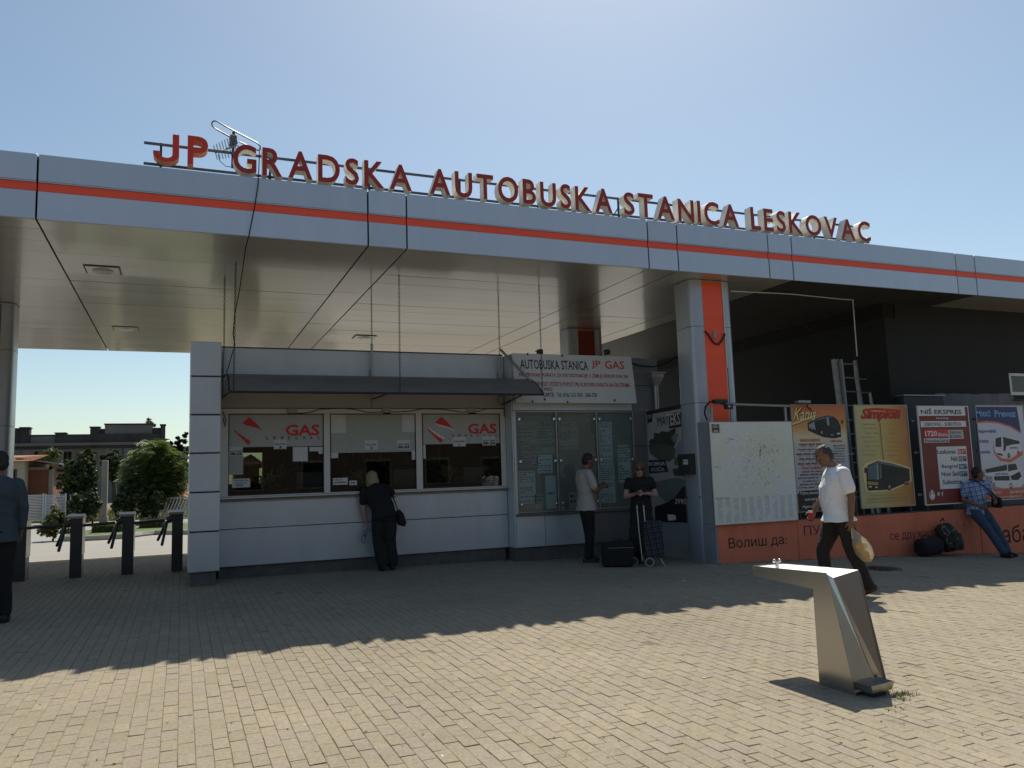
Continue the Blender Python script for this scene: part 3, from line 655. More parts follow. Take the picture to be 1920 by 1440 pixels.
def paper_pile(px, w, n):
    p = on_y(px, 905, YBO+0.28)
    root = thing('paper_pile', {575: 'loose pile of papers behind the first counter window', 745: 'crumpled papers behind the middle counter window', 905: 'small box of papers behind the last counter window'}[px], 'papers', (p.x, YBO+0.28, zSill-0.02), 'papers on the booth counter')
    z = zSill-0.019
    for i in range(n):
        h = random.uniform(.008, .022); dx = random.uniform(-.03, .03); m = MB()
        ca = random.uniform(-.3, .3); m.obox((p.x+dx, YBO+0.3, z+h/2), Vector((math.cos(ca), math.sin(ca), 0)), Vector((-math.sin(ca), math.cos(ca), 0)), Vector((0, 0, 1)), w/2, 0.12, h/2); m.build('sheet_stack', PAPER, root); z += h+0.0006
paper_pile(575, 0.36, 7); paper_pile(745, 0.30, 6); paper_pile(905, 0.22, 4)
LEAFI = M('house plant leaf', (0.16, 0.20, 0.06), 0.5, var=0.3, scale=9)
POT = M('brown pot', (0.09, 0.05, 0.035), 0.6)
def house_plant(px, py, hgt, n, lab):
    p = on_y(px, py, YBO+0.3); root = thing('house_plant', lab, 'plant', (p.x, YBO+0.3, zSill-0.02), 'plants on the booth counter')
    m = MB(); m.lathe((p.x, YBO+0.3, zSill-0.019), [(0.05, 0), (0.07, 0.10), (0.075, 0.11), (0.06, 0.112)], 14); m.build('pot', POT, root, 40)
    m = MB(); rr = random.Random(px)
    for i in range(n):
        a = rr.uniform(0, 6.28); e = rr.uniform(.2, 1.3); ln = rr.uniform(.5, 1)*hgt; c = Vector((p.x, YBO+0.3, zSill+0.08)); d = Vector((math.cos(a)*math.cos(e), math.sin(a)*math.cos(e)*.6, math.sin(e)))
        b = c+d*ln; s_ = Vector((-math.sin(a), math.cos(a), 0))*0.028; t = b+d*0.06-Vector((0, 0, .06))
        m.add([c+d*ln*.45, b-s_, t, b+s_], [(0, 1, 2, 3)])
    m.build('foliage', LEAFI, root)
house_plant(500, 905, 0.36, 60, 'broad green house plant behind the left counter window'); house_plant(672, 905, 0.34, 60, 'yellow green house plant beside the leaning woman at the middle window'); house_plant(840, 905, 0.38, 70, 'leafy house plant behind the right counter window')
# corner pillar of stacked grey blocks
pil = [640.5, 705.5, 777.5, 849.5, 923, 997, 1073.5]; YP = 12.14
xp0, xp1 = on_y(355, 860, YP).x, on_y(413.5, 860, YP).x
zz = [on_y(385, y, YP).z for y in pil]
mb = MB(); mb.box(xp0+0.02, xp1-0.02, YP+0.02, YBO+0.4, zz[-1]+0.01, zz[0]-0.02); core = mb.build('corner_pillar', GAP, booth)
for i in range(6):
    m = MB(); m.bbox(xp0, xp1, YP, YBO+0.42, zz[i+1]+0.009, zz[i]-(0.009 if i else 0), 0.008); m.build('pillar_block', BOOTHP, core)
m = MB(); m.box(xp0+0.03, xp1-0.05, YP+0.05, YBO+0.4, -0.1, zz[-1]+0.009); m.build('pillar_plinth', PLINTH, core)
# cable strung along the window head with little boxes
mb = MB(); pts = [(418, 772), (424, 792), (422, 800), (418, 785)]
mb.tube([PW.px(p, 0.03) for p in pts], 0.006, 6); mb.build('loose_cable', GAP, booth)
mb = MB(); pts = [(548, 776), (570, 775), (586, 772), (600, 767.5), (640, 766), (665, 768), (690, 774), (722, 772), (745, 773), (770, 771), (790, 767), (830, 768), (865, 773), (895, 772), (912, 767), (944, 766), (944, 782)]
mb.tube([PW.px(p, 0.032) for p in pts], 0.0065, 6); mb.build('strung_cable', GAP, booth)
for x, y in ((547, 771), (724, 770), (883, 770)):
    p = PW.px((x, y)); m = MB(); m.bbox(p.x-0.07, p.x+0.07, YBO-0.05, YBO-0.012, p.z-0.04, p.z+0.04, 0.006); bo = m.build('lamp_box', BEIGE, booth)
    m = MB(); m.box(p.x-0.065, p.x+0.065, YBO-0.058, YBO-0.04, p.z-0.055, p.z-0.042); m.build('lamp_slot', GAP, bo)

# ================================================================== AWNING
aw = thing('awning', 'curved grey sheet awning hung on chains above the counter windows', 'awning', (2.9, 12.1, zHead))
AWM = M('weathered awning sheet', (0.20, 0.195, 0.185), 0.42, var=0.18, scale=2.2, streak=(1, 3, 1))
yb_, yf_ = 12.47, 11.85
xa0 = on_y(430, 735, yf_).x; xa1 = on_y(1019, 742, yf_).x
zb_ = on_y(700, 707.5, yb_).z; zf_ = on_y(700, 735.5, yf_).z
prof = []
for i in range(9):
    t = i/8; prof.append((yb_+(yf_-yb_)*t, zb_+(zf_-zb_)*(t**1.7)))
def aw_sheet(xa, xb):
    m = MB(); n_ = len(prof); vs = [(x, y, z+o) for o in (0, 0.012) for x in (xa, xb) for y, z in prof]
    fs = []
    for i in range(n_-1):
        fs += [(i, i+1, n_+i+1, n_+i), (2*n_+i, 3*n_+i, 3*n_+i+1, 2*n_+i+1), (i, 2*n_+i, 2*n_+i+1, i+1), (n_+i, n_+i+1, 3*n_+i+1, 3*n_+i)]
    fs += [(0, n_, 3*n_, 2*n_), (n_-1, 3*n_-1, 4*n_-1, 2*n_-1)]
    m.add(vs, fs); m.build('awning_sheet', AWM, aw, 40)
nsh = 4
for i in range(nsh): aw_sheet(xa0+(xa1-xa0)*i/nsh+0.002, xa0+(xa1-xa0)*(i+1)/nsh-0.002)
mb = MB(); mb.cyl((xa0, yf_-0.005, zf_-0.012), (xa1, yf_-0.005, zf_-0.012), 0.018, n=8); mb.build('front_bar', STEEL_D, aw, 40)
mb = MB(); mb.cyl((xa0, yb_+0.01, zb_+0.0), (xa1-0.1, yb_+0.01, zb_+0.0), 0.018, n=8); mb.build('back_bar', STEEL_D, aw, 40)
for x in (xa0, xa1):
    m = MB(); m.tube([(x, y, z+0.004) for y, z in prof], 0.014, 6); m.build('end_rib', STEEL_D, aw, 40)
def chain(p0, p1, r=0.013, th=0.0036, nm='chain'):
    p0 = Vector(p0); p1 = Vector(p1); Ld = (p1-p0).length; n_ = max(2, int(Ld/0.034)); d = (p1-p0)/n_; t = d.normalized()
    a = t.cross(Vector((0.3, 1, 0.1))).normalized(); b = t.cross(a); m = MB()
    for i in range(n_):
        c = p0+d*(i+.5); s_ = a if i % 2 else b
        m.tube([c+s_*(r*math.cos(q))+t*(0.024*math.sin(q)) for q in [2*math.pi*k/8 for k in range(8)]], th, 4, closed=True)
    m.build(nm, STEEL_D, aw)
for pxt, ytop, px0, px1, yy0, yy1 in ((421, 505, 420, 419, 640, 748), (697, 530, 697, 696, 624, 752), (937, 540, 937, 942, 650, 762)):
    q = on_y(px0, yy0+20, 12.76); q1 = on_y(px1, yy1, 12.76)
    top = Vector((q.x, 12.74, ZS-0.005))
    m = MB(); m.cyl((q.x, 12.76, q.z), (q.x, 12.76, q1.z), 0.022, n=8); m.build('bracket_tube', GALV, aw, 40)
    m = MB(); m.bbox(q.x-0.03, q.x+0.03, 12.785, YBO-0.002, zHead-0.1, zHead+0.12, 0.004); m.build('wall_plate', GALV, aw)
    m = MB(); m.cyl((q.x, 12.74, q1.z+0.03), (q.x+0.03, yf_+0.05, zf_-0.02), 0.012, n=6); m.build('support_arm', STEEL_D, aw, 40)
    m = MB(); m.cyl((q.x, yb_, zb_), (q.x, 12.75, zb_), 0.012, n=6); m.build('support_arm', STEEL_D, aw, 40)
    chain(Vector((q.x, 12.76, q.z-0.01)), top)
m = MB(); m.cyl(on_y(938, 655, 12.60), on_y(996, 716, 12.2), 0.022, n=8); m.build('diagonal_brace', GALV, aw, 40)
for px_, py_ in ((438, 725), (750, 738), (1017, 741)):
    q = on_y(px_, py_, yf_); chain(Vector((q.x, yf_, zf_)), Vector((q.x+0.02, yf_+0.02, ZS-0.005)))

# ================================================================== NOTICE KIOSK
YK = 12.55; PK = PY(YK)
kx0, kx1 = 5.232, 8.22
kio = thing('notice_kiosk', 'grey panelled kiosk wall with a glazed timetable case beside the booth', 'kiosk', (6.7, YK, gz(6.7)))
kz = lambda px, py: on_y(px, py, YK).z
kTop = kz(1232, 672); cz1, cz0 = kz(1080, 772), kz(1080, 956); kP1 = kz(1000, 965); kP0 = kz(985, 1027)
DARKP = M('dark grey panel', (0.17, 0.18, 0.19), 0.42, metal=0.3, var=0.07, scale=1.5)
mb = MB(); mb.box(kx0+0.02, kx1-0.01, YK+0.14, 15.6, gz(6.7)-0.1, kTop-0.03); mb.build('wall_core', DARKP, kio)
mb = MB(); mb.bbox(kx0, kx0+0.018, YK+0.01, YBO+0.06, kP0, kTop, 0.003); mb.build('side_panel', BOOTHP, kio)
xr = on_y(1190, 860, YK).x; xl = on_y(969, 860, YK).x
for a, b in ((kz(1000, 770), kTop),): panel(kx0+0.018, xr, a, b, BOOTHP, YK, nm='header_panel', par=kio)
for a, b in ((kz(1210, 723), kTop), (kz(1212, 836), kz(1210, 723)), (kP1, kz(1212, 836)), (kP0, kP1)): panel(xr, kx1, a, b, DARKP, YK, par=kio)
bx = [kx0+0.018, on_y(1022.6, 995, YK).x, on_y(1075, 995, YK).x+0.35, xr]
for a, b in zip(bx[:-1], bx[1:]): panel(a, b, kP0, kP1-0.015, BOOTHP if a < 6 else DARKP, YK, par=kio)
panel(kx0+0.018, xl, kP1, kz(1000, 770), BOOTHP, YK, par=kio)
m = MB(); m.box(kx0+0.02, kx1, YK+0.06, YK+0.13, gz(7)-0.1, kP0); m.build('plinth', PLINTH, kio)
m = MB(); m.bbox(kx0+0.04, kx1-0.3, YK-0.05, YK+0.1, kP1-0.012, kP1+0.022, 0.004); m.build('ledge', DARKP, kio)
# display case
m = MB(); m.box(xl, xr, YK+0.05, YK+0.07, cz0, cz1); case = m.build('display_case', M('case back board', (0.25, 0.275, 0.262), 0.8, var=0.08, scale=3), kio)
cxs = [xl, on_y(1045.5, 860, YK).x, on_y(1121.5, 860, YK).x, xr]
for x in cxs:
    m = MB(); m.bbox(x-0.012, x+0.012, YK-0.004, YK+0.048, cz0, cz1, 0.003); m.build('case_post', GALV, case)
for z in (cz0, cz1):
    m = MB(); m.bbox(xl-0.012, xr+0.012, YK-0.006, YK+0.048, z-0.014, z+0.014, 0.003); m.build('case_rail', GALV, case)
CG = glass_mat('case glass', (0.88, 0.92, 0.91), 0.55, 0.02, 0.02)
PB = PY(YK+0.05)
for i in range(3):
    m = MB(); m.box(cxs[i]+0.013, cxs[i+1]-0.013, YK+0.004, YK+0.010, cz0+0.016, cz1-0.016); m.build('case_pane', CG, case)
CHROME = M('chrome', (0.75, 0.75, 0.75), 0.12, metal=1.0, var=0.03)
for i in range(3):
    for x in (cxs[i]+0.06, cxs[i+1]-0.05):
        for z in (cz1-0.13, (cz0+cz1)/2, cz0+0.13):
            m = MB(); m.lathe((x, YK+0.003, z), [(0.012, 0), (0.012, -0.012), (0.024, -0.018), (0.024, -0.026), (0.012, -0.030)], 12, 'Y'); m.build('glass_knob', CHROME, case, 40)
PGREY = M('grey print', (0.10, 0.105, 0.105), 0.8, var=0)
def sheet_paper(x0, y0, x1, y1, rows, mat=PAPER, seed=1, dens=0.75, hdr=False):
    o = PB.rect(case, 'timetable_sheet', x0, y0, x1, y1, mat, 0.003); rr = random.Random(seed); m = MB()
    u0, u1, v0, v1 = PB.span(x0, y0, x1, y1); dv = (v1-v0)/(rows+1)
    for r in range(rows):
        v = v1-dv*(r+0.9); u = u0+0.02
        if rr.random() > dens: continue
        while u < u1-0.04:
            wd_ = rr.uniform(0.015, 0.07); e = min(u+wd_, u1-0.02)
            m.add([PB.at(u, v, 0.005), PB.at(e, v, 0.005), PB.at(e, v+dv*0.38, 0.005), PB.at(u, v+dv*0.38, 0.005)], [(0, 1, 2, 3)]); u = e+rr.uniform(0.008, 0.03)
            if rr.random() < 0.13: u += rr.uniform(0.05, 0.2)
    m.build('print_lines', PGREY, o, fixn=False); return o
PAPERD = M('dim paper', (0.34, 0.385, 0.375), 0.8, var=0.06, scale=6)
PAPERB = M('bluish paper', (0.56, 0.64, 0.68), 0.8, var=0.05, scale=6)
sheet_paper(971, 790, 1007, 876, 26, PAPERD, 2); sheet_paper(1008, 790, 1041, 850, 20, PAPERD, 3, .5)
sheet_paper(973, 883, 1004, 945, 14, PAPERB, 4); sheet_paper(1007, 853, 1036, 887, 9, PAPERB, 5); sheet_paper(1023, 892, 1043, 954, 6, PAPERB, 6, .4); sheet_paper(1003, 926, 1021, 954, 3, PAPERD, 16, .4)
sheet_paper(1048, 791, 1084, 842, 13, PAPERD, 7); sheet_paper(1067, 923, 1082, 953, 2, PAPERG, 8, .3)
sheet_paper(1123, 791, 1148, 872, 22, PAPERB, 9); sheet_paper(1125, 873, 1153, 943, 17, PAPERB, 10); sheet_paper(1159, 841, 1182, 905, 12, PAPERB, 11, .9); sheet_paper(1158, 834, 1178, 838.5, 1, PAPER, 12)
def case_title(x0, y0, x1, y1, lines):
    o = PB.rect(case, 'title_strip', x0, y0, x1, y1, PAPERG, 0.004)
    for i, t in enumerate(lines): h = (y1-y0)/len(lines); PB.text(o, t, x0+2, y0+h*i+h*.18, x1-2, y0+h*(i+1)-h*.12, BLACKP, 0.02, off=0.006)
case_title(984, 781, 1030, 789, ['MEĐUMESNI RED VOŽNJE', 'EKSPRESNE LINIJE']); case_title(1052, 785, 1104, 790.5, ['MEĐUNARODNI RED VOŽNJE'])
# downpipe with hopper
yd = 12.50; p = on_y(1229, 715, yd)
m = MB(); m.cyl((p.x, yd, gz(8)+0.0), (p.x, yd, kz(1229, 724)), 0.05, n=14); dp = m.build('downpipe', GALV, kio, 40)
m = MB(); zt_ = kz(1228, 702); zb2 = kz(1228, 724)
for (wA, wB, zA, zB) in ((0.055, 0.13, zb2-0.001, zt_-0.06), (0.13, 0.135, zt_-0.06, zt_)):
    m.add([(p.x-wA, yd-wA*.7, zA), (p.x+wA, yd-wA*.7, zA), (p.x+wA, yd+wA*.5, zA), (p.x-wA, yd+wA*.5, zA), (p.x-wB, yd-wB*.7, zB), (p.x+wB, yd-wB*.7, zB), (p.x+wB, yd+wB*.35, zB), (p.x-wB, yd+wB*.35, zB)],
          [(0,3,2,1),(4,5,6,7),(0,1,5,4),(1,2,6,5),(2,3,7,6),(3,0,4,7)])
m.build('hopper', GALV, kio)
m = MB(); m.bbox(p.x-0.15, p.x+0.16, yd-0.12, yd+0.045, zt_+0.001, zt_+0.03, 0.004); m.build('hopper_rim', GALV, kio)
m = MB(); m.bbox(on_y(1062, 655, 14).x-.3, on_y(1062, 655, 14).x-.26, 12.9, 12.94, kTop-0.02, kTop+0.08, .01); m.build('roof_fitting', STEEL_D, kio)

# ------------------------------------------------------------------ white sign board leaning on the kiosk
b0 = on_y(968, 755, 12.38); b1 = on_y(1194, 755, 12.38); t0 = on_y(960, 662, 12.50)
PS = Plane(b0, (1, 0, 0), (0, t0.y-b0.y, t0.z-b0.z))
sb = thing('white_sign_board', 'white sign board with black and red station lettering above the timetable case', 'sign', tuple(b0))
uS, vS = PS.uvof((1194, 755))[0], (t0-b0).length
m = MB(); m.prism([PS.at(0, 0), PS.at(uS, 0), PS.at(uS, vS), PS.at(0, vS)], -PS.N*0.03); m.build('board', M('white sign sheet', (0.60, 0.62, 0.62), 0.45, var=0.04, scale=2), sb)
PS.letters(sb, 'AUTOBUSKA STANICA', 975, 675.5, 1102, 693, NAVYP, 0.012); PS.letters(sb, 'JP', 1109, 676.5, 1126, 691.5, REDP, 0.012); PS.letters(sb, 'GAS', 1134, 677, 1170, 692, REDP, 0.012)
RP2 = M('dull red print', srgb(168, 52, 42), 0.6, var=0)
PS.text(sb, 'VRŠI PRODAJU KARATA ZA SVE DESTINACIJE U ZEMLJI I EVROPI SVIH 24h', 972, 699, 1177, 709.5, RP2, 0.012)
PS.text(sb, 'RBNOST STIČETE POPUST PRI KUPOVINI KARATA NA ŠALTERIMA', 1004, 714.5, 1181, 725, RP2, 0.012)
PS.text(sb, 'ANICE', 1019, 726.5, 1036, 733, RP2, 0.012); PS.text(sb, 'KARTE:  Tel. 016/ 215-550 ; 260-750', 1018, 736.5, 1119, 745.5, NAVYP, 0.012)
for px_, py_ in ((1021, 749), (1152, 751), (998, 753), (1064, 754), (989, 664), (1054, 667)):
    u, v = PS.uvof((px_, py_)); m = MB(); m.obox(PS.at(u, v, 0.008), PS.U, PS.V, PS.N, 0.010, 0.018, 0.008); m.build('fixing', GAP, sb)
for px_ in (1009, 1135):
    q = on_y(px_, 663, 12.68); fl = thing('floodlight', 'small black floodlight above the white sign, ' + ('left one' if px_ == 1009 else 'right one'), 'floodlight', tuple(q), 'floodlights above the white sign')
    m = MB(); m.tube([(q.x+0.02, 12.75, kTop-0.05), (q.x+0.02, 12.72, q.z+0.02), (q.x-0.04, 12.60, q.z+0.04), (q.x-0.12, 12.52, q.z+0.01)], 0.010, 6); m.build('arm', STEEL_D, fl, 40)
    m = MB(); m.bbox(q.x-0.03, q.x+0.07, 12.60, 12.70, q.z-0.02, q.z+0.07, 0.015); m.build('lamp_housing', STEEL_D, fl)
cab = MB(); cab.tube([on_y(x, y, 12.5-0.15*(x-1180)/90) for x, y in ((1184, 681), (1200, 686), (1222, 688), (1240, 685), (1258, 677), (1272, 668), (1276, 666))]+[Vector((8.0, 11.5, on_y(1276, 664, 11.5).z))], 0.014, 8)
tag(cab.build('slack_cable', GAP, None, 60), 'slack black cable strung from the kiosk to the orange striped column', 'cable')
# ================================================================== LOW ORANGE WALL, PIER, SIDE POSTER
YW = 10.68; XSD = 7.93
OWALL = M('orange wall paint', srgb(222, 126, 92), 0.75, var=0.16, scale=2.4, bump=0.25, bscale=30, streak=(1, 1, 0.6))
GWALL = M('grey wall paint', (0.30, 0.33, 0.35), 0.7, var=0.12, scale=3.0, bump=0.25, bscale=35)
MORT = M('dirty concrete', (0.14, 0.125, 0.11), 0.95, var=0.3, scale=9, bump=0.5)
lw = thing('low_wall', 'long low orange wall with graffiti lettering below the bus posters', 'wall', (11.0, YW, gz(9)))
zWl = 0.485
for a, b in ((XSD+0.03, 9.597), (9.603, 13.99), (14.0, 19.5)):
    m = MB(); m.bbox(a, b, YW, YW+0.28, gz(b)-0.15, zWl, 0.01); m.build('wall_section', OWALL, lw)
m = MB(); m.box(XSD+0.04, 19.4, YW+0.02, YW+0.26, zWl-0.02, zWl+0.012); m.build('coping', MORT, lw)
m = MB(); m.bbox(XSD, XSD+0.028, YW-0.004, 12.54, gz(8)-0.15, 0.505, 0.006); m.build('side_face', GWALL, lw)
m = MB(); m.bbox(XSD+0.002, XSD+0.42, YW+0.03, 11.41, 0.506, 2.17, 0.008); pier = m.build('pier', GWALL, lw)
# debris and dirt along the foot of the wall
m = MB(); rr = random.Random(3)
for i in range(260):
    x = rr.uniform(7.9, 15.5); y = YW-abs(rr.gauss(0, .035)); s_ = rr.uniform(.004, .016); m.ball((x, y, gz(x)+s_*.4), s_, 5, 4, 1.3, .9, .6)
deb = m.build('wall_foot_debris', MORT, None); tag(deb, 'crumbs of grit along the foot of the orange wall', 'grit', kind='stuff')
PG = PY(YW)
GRAF = M('black spray paint', (0.015, 0.014, 0.014), 0.7, var=0); GRAFB = M('faded blue spray paint', srgb(92, 62, 78), 0.8, var=0.2, scale=15); GRAFP = M('faded purple spray paint', srgb(128, 52, 62), 0.8, var=0.2, scale=15); GRAFW = M('pale spray paint', srgb(200, 150, 132), 0.8, var=0.2, scale=15)
PG.letters(lw, 'Волиш да:', 1366, 1005, 1475, 1028, GRAF); PG.letters(lw, 'ПУ', 1507, 985, 1538, 1003, GRAFB)
PG.letters(lw, 'се дружиш', 1668, 997, 1752, 1014, GRAFP); PG.letters(lw, 'УЧ', 1779, 969, 1809, 989, GRAFW); PG.letters(lw, 'заба', 1862, 984, 1931, 1018, M('dark brown spray paint', srgb(70, 26, 20), 0.8, var=0))
# post box on the pier, small notices
PP = PX(XSD+0.002)
m = MB(); a = PP.px((1283, 870)); b = PP.px((1309, 870)); zt1 = PP.px((1296, 851)).z; zb1 = PP.px((1296, 889)).z
pb = thing('post_box', 'small dark metal post box with a white label on the grey pier', 'post box', (XSD, (a.y+b.y)/2, zb1))
m.bbox(XSD-0.13, XSD-0.004, b.y+0.04, a.y-0.0, zb1, zt1, 0.006); m.build('box', M('dark box metal', (0.05, 0.052, 0.05), 0.5, metal=0.3, var=0.15), pb)
PPB = PX(XSD-0.13); m = MB(); m.bbox(XSD-0.145, XSD-0.131, b.y+0.05, a.y-0.01, zt1-0.09, zt1-0.07, 0.003); m.build('slot_flap', STEEL_D, pb)
PPB.rect(pb, 'label_plate', 1281, 861, 1290, 871, WHITEP, 0.002); PPB.text(pb, 'POŠTA', 1282, 864, 1289, 867, BLACKP, 0.02, off=0.004)
o = PP.rect(pier, 'red_sticker', 1289, 824, 1305, 830, M('dark red sticker', srgb(92, 34, 38), 0.6, var=0.05), 0.003)
for y in (833, 837, 841): PP.rect(pier, 'printed_line', 1294, y, 1303, y+2, NAVYP, 0.003)
for x, y in ((1292, 932), (1314, 932)):
    q = PP.px((x, y)); m = MB(); m.cyl(q, q+Vector((-.03, 0, 0)), 0.010, n=8); m.build('anchor_bolt', STEEL_D, pier)
# furniture poster on the side face
mk = thing('furniture_poster', 'dark and white furniture shop poster with a green sofa on the grey side wall', 'poster', (XSD, 12.0, 0.51))
YM0, YM1 = 11.425, 12.53
MWH = M('poster white', (0.36, 0.37, 0.37), 0.45, var=0.05); MPU = M('poster purple black', (0.022, 0.014, 0.024), 0.45, var=0.05)
m = MB(); m.box(XSD-0.012, XSD+0.012, YM0, YM1, 0.507, 2.50); m.build('panel', MWH, mk)
for yy in (YM0-0.012, YM1+0.012):
    m = MB(); m.box(XSD-0.018, XSD+0.014, yy-0.012, yy+0.012, 0.507, 2.515); m.build('frame_post', GALV, mk)
PM = PX(XSD-0.012)
PM.shape(mk, 'header_band', [(1209, 772), (1278, 757.5), (1278, 766), (1209, 779)], MPU, 0.002)
PM.shape(mk, 'number_tag', [(1214, 777), (1223, 775), (1223, 791), (1219, 792), (1214, 794)], MPU, 0.003); PM.text(mk, '23', 1215.5, 778, 1221, 784, WHITEP, 0.0, off=0.005)
PM.shape(mk, 'title_block', [(1249, 777), (1277, 772), (1277, 794), (1252, 797)], M('poster dark grey', (0.05, 0.05, 0.055), 0.5, var=0), 0.003)
PM.letters(mk, 'MA', 1233, 781, 1249, 798, BLACKP, 0.0, off=0.005); PM.letters(mk, 'TEKS', 1250, 775, 1275, 796, WHITEP, 0.0, off=0.005)
PM.shape(mk, 'subtitle_bar', [(1254, 799), (1278, 795), (1278, 800), (1255, 804)], MPU, 0.003)
SOFA = M('printed sofa', (0.035, 0.045, 0.035), 0.5, var=0.3, scale=9); SOFB = M('printed sofa seat', (0.075, 0.085, 0.07), 0.5, var=0.15, scale=9)
PM.shape(mk, 'sofa_back', [(1217, 827), (1222, 822), (1226, 824), (1227, 811), (1236, 813), (1241, 808), (1252, 810), (1262, 804), (1268, 803), (1266, 812), (1272, 815), (1267, 828), (1264, 838), (1240, 838), (1220, 838)], SOFA, 0.003)
PM.shape(mk, 'sofa_seat', [(1216, 834), (1240, 831), (1262, 837), (1267, 842), (1266, 858), (1255, 866), (1235, 862), (1219, 850)], SOFB, 0.004)
PM.shape(mk, 'sofa_cushion', [(1259, 821), (1266, 813), (1272, 817), (1264, 830)], M('printed cushion', (0.20, 0.22, 0.22), 0.5, var=0.1), 0.005)
PM.shape(mk, 'blue_swash', [(1267, 838), (1279, 822), (1279, 862), (1268, 858)], M('poster blue grey', (0.20, 0.24, 0.32), 0.5, var=0.1), 0.0035)
PM.shape(mk, 'green_label', [(1265, 858), (1279, 856), (1279, 873), (1264, 872)], M('poster green', (0.10, 0.16, 0.05), 0.5, var=0.2, scale=20), 0.005)
PM.shape(mk, 'name_block', [(1215, 863), (1247, 862), (1254, 885), (1216, 888)], MPU, 0.004); PM.text(mk, 'ROBNA', 1217, 866, 1247, 873, WHITEP, 0.0, off=0.006); PM.text(mk, 'KUĆA', 1222, 874.5, 1246, 883.5, WHITEP, 0.0, off=0.006)
PM.shape(mk, 'price_tag', [(1261, 879), (1281, 877), (1283, 893), (1264, 892)], M('poster charcoal', (0.06, 0.06, 0.065), 0.5), 0.004)
PM.shape(mk, 'floor_swash', [(1222, 905), (1270, 895), (1284, 900), (1286, 915), (1250, 944), (1236, 930)], M('poster teal grey', (0.16, 0.19, 0.19), 0.5, var=0.1), 0.003)
PM.shape(mk, 'bottom_block', [(1228, 950), (1252, 942), (1268, 930), (1281, 912), (1288, 914), (1290, 979.5), (1229, 978)], MPU, 0.0045); PM.letters(mk, '3990', 1266, 935, 1287, 945.5, WHITEP, 0.0, off=0.0065)
# small bright paper behind the railing gap
PM.shape(mk, 'white_slip', [(1252, 964.5), (1265, 965), (1268, 968), (1268, 975), (1253.5, 976)], M('bright paper', (0.85, 0.85, 0.80), 0.6, var=0.02), 0.0075)

# ================================================================== POSTER BOARDS
YPO = 10.645; PO = PY(YPO)
def poster(name, label, x0, y0, x1, y1, mat, frame=GALV, fr=0.02):
    a = on_y(x0, (y0+y1)/2, YPO).x; b = on_y(x1, (y0+y1)/2, YPO).x; xm_ = (x0+x1)/2; zt = on_y(xm_, y0, YPO).z; zb = on_y(xm_, y1, YPO).z
    o = thing(name, label, 'poster', ((a+b)/2, YPO, zb), 'bus company posters on the orange wall' if name == 'bus_poster' else None)
    m = MB(); m.box(a, b, YPO, YPO+0.02, zb, zt); m.build('board', mat, o)
    m = MB(); m.box(a-fr, a-0.001, YPO-0.006, YPO+0.024, zb-fr, zt+fr); m.box(b+0.001, b+fr, YPO-0.006, YPO+0.024, zb-fr, zt+fr); m.box(a, b, YPO-0.006, YPO+0.024, zt+0.001, zt+fr); m.box(a, b, YPO-0.006, YPO+0.024, zb-fr, zb-0.001); m.build('frame', frame, o)
    for x in (a+0.06, b-0.06):
        m = MB(); m.box(x-0.02, x+0.02, YPO+0.026, YPO+0.062, 0.50, zt+0.01); m.build('post', STEEL_D, o)
        for z in (zb+0.18, zb+0.95, zt-0.25):
            s_ = -1 if x == a+0.06 else 1
            m = MB(); m.box(min(x, x+s_*0.16), max(x, x+s_*0.16), YPO+0.064, YPO+0.08, z-0.02, z+0.02); m.build('clamp', GALV, o)
    return o
def ramp_mat(name, axis, stops, rough=0.4, noise=0.0, lo=0, hi=1):
    m = bpy.data.materials.new(name); m.use_nodes = True; N, L = nodes_of(m); b = N['Principled BSDF']; b.inputs['Roughness'].default_value = rough
    tc = N.new('ShaderNodeTexCoord'); sp = N.new('ShaderNodeSeparateXYZ'); L.new(tc.outputs['Generated'], sp.inputs[0])
    ns = N.new('ShaderNodeTexNoise'); ns.inputs['Scale'].default_value = 3.0; ns.inputs['Detail'].default_value = 4; L.new(tc.outputs['Generated'], ns.inputs['Vector'])
    ma = N.new('ShaderNodeMath'); ma.operation = 'MULTIPLY_ADD'; L.new(ns.outputs['Fac'], ma.inputs[0]); ma.inputs[1].default_value = noise; L.new(sp.outputs[axis], ma.inputs[2])
    sb_ = N.new('ShaderNodeMath'); sb_.operation = 'SUBTRACT'; L.new(ma.outputs[0], sb_.inputs[0]); sb_.inputs[1].default_value = noise*0.5
    cr = N.new('ShaderNodeValToRGB'); L.new(sb_.outputs[0], cr.inputs[0]); e = cr.color_ramp.elements
    e[0].position, e[0].color = stops[0][0], (*stops[0][1], 1); e[1].position, e[1].color = stops[-1][0], (*stops[-1][1], 1)
    for p, c in stops[1:-1]: k = e.new(p); k.color = (*c, 1)
    L.new(cr.outputs[0], b.inputs['Base Color']); return m
C = lambda n, r, g, b, rough=0.45, var=0.09: M(n, srgb(r, g, b), rough, var=var, scale=6)
YEL = C('print cream yellow', 232, 214, 150); PBLU = C('print deep blue', 44, 52, 110); PORA = C('print orange', 226, 112, 60); PGRYL = C('print light grey', 196, 198, 200); PBLK = C('print black', 24, 26, 28); PTEAL = C('print teal', 54, 92, 106); PRED2 = C('print red box', 214, 54, 56); PWH = C('print white', 226, 228, 228); PGL = C('print bus glass', 40, 52, 58); PSIL = C('print bus silver', 150, 158, 164); PBRN = C('print maroon', 120, 40, 38)
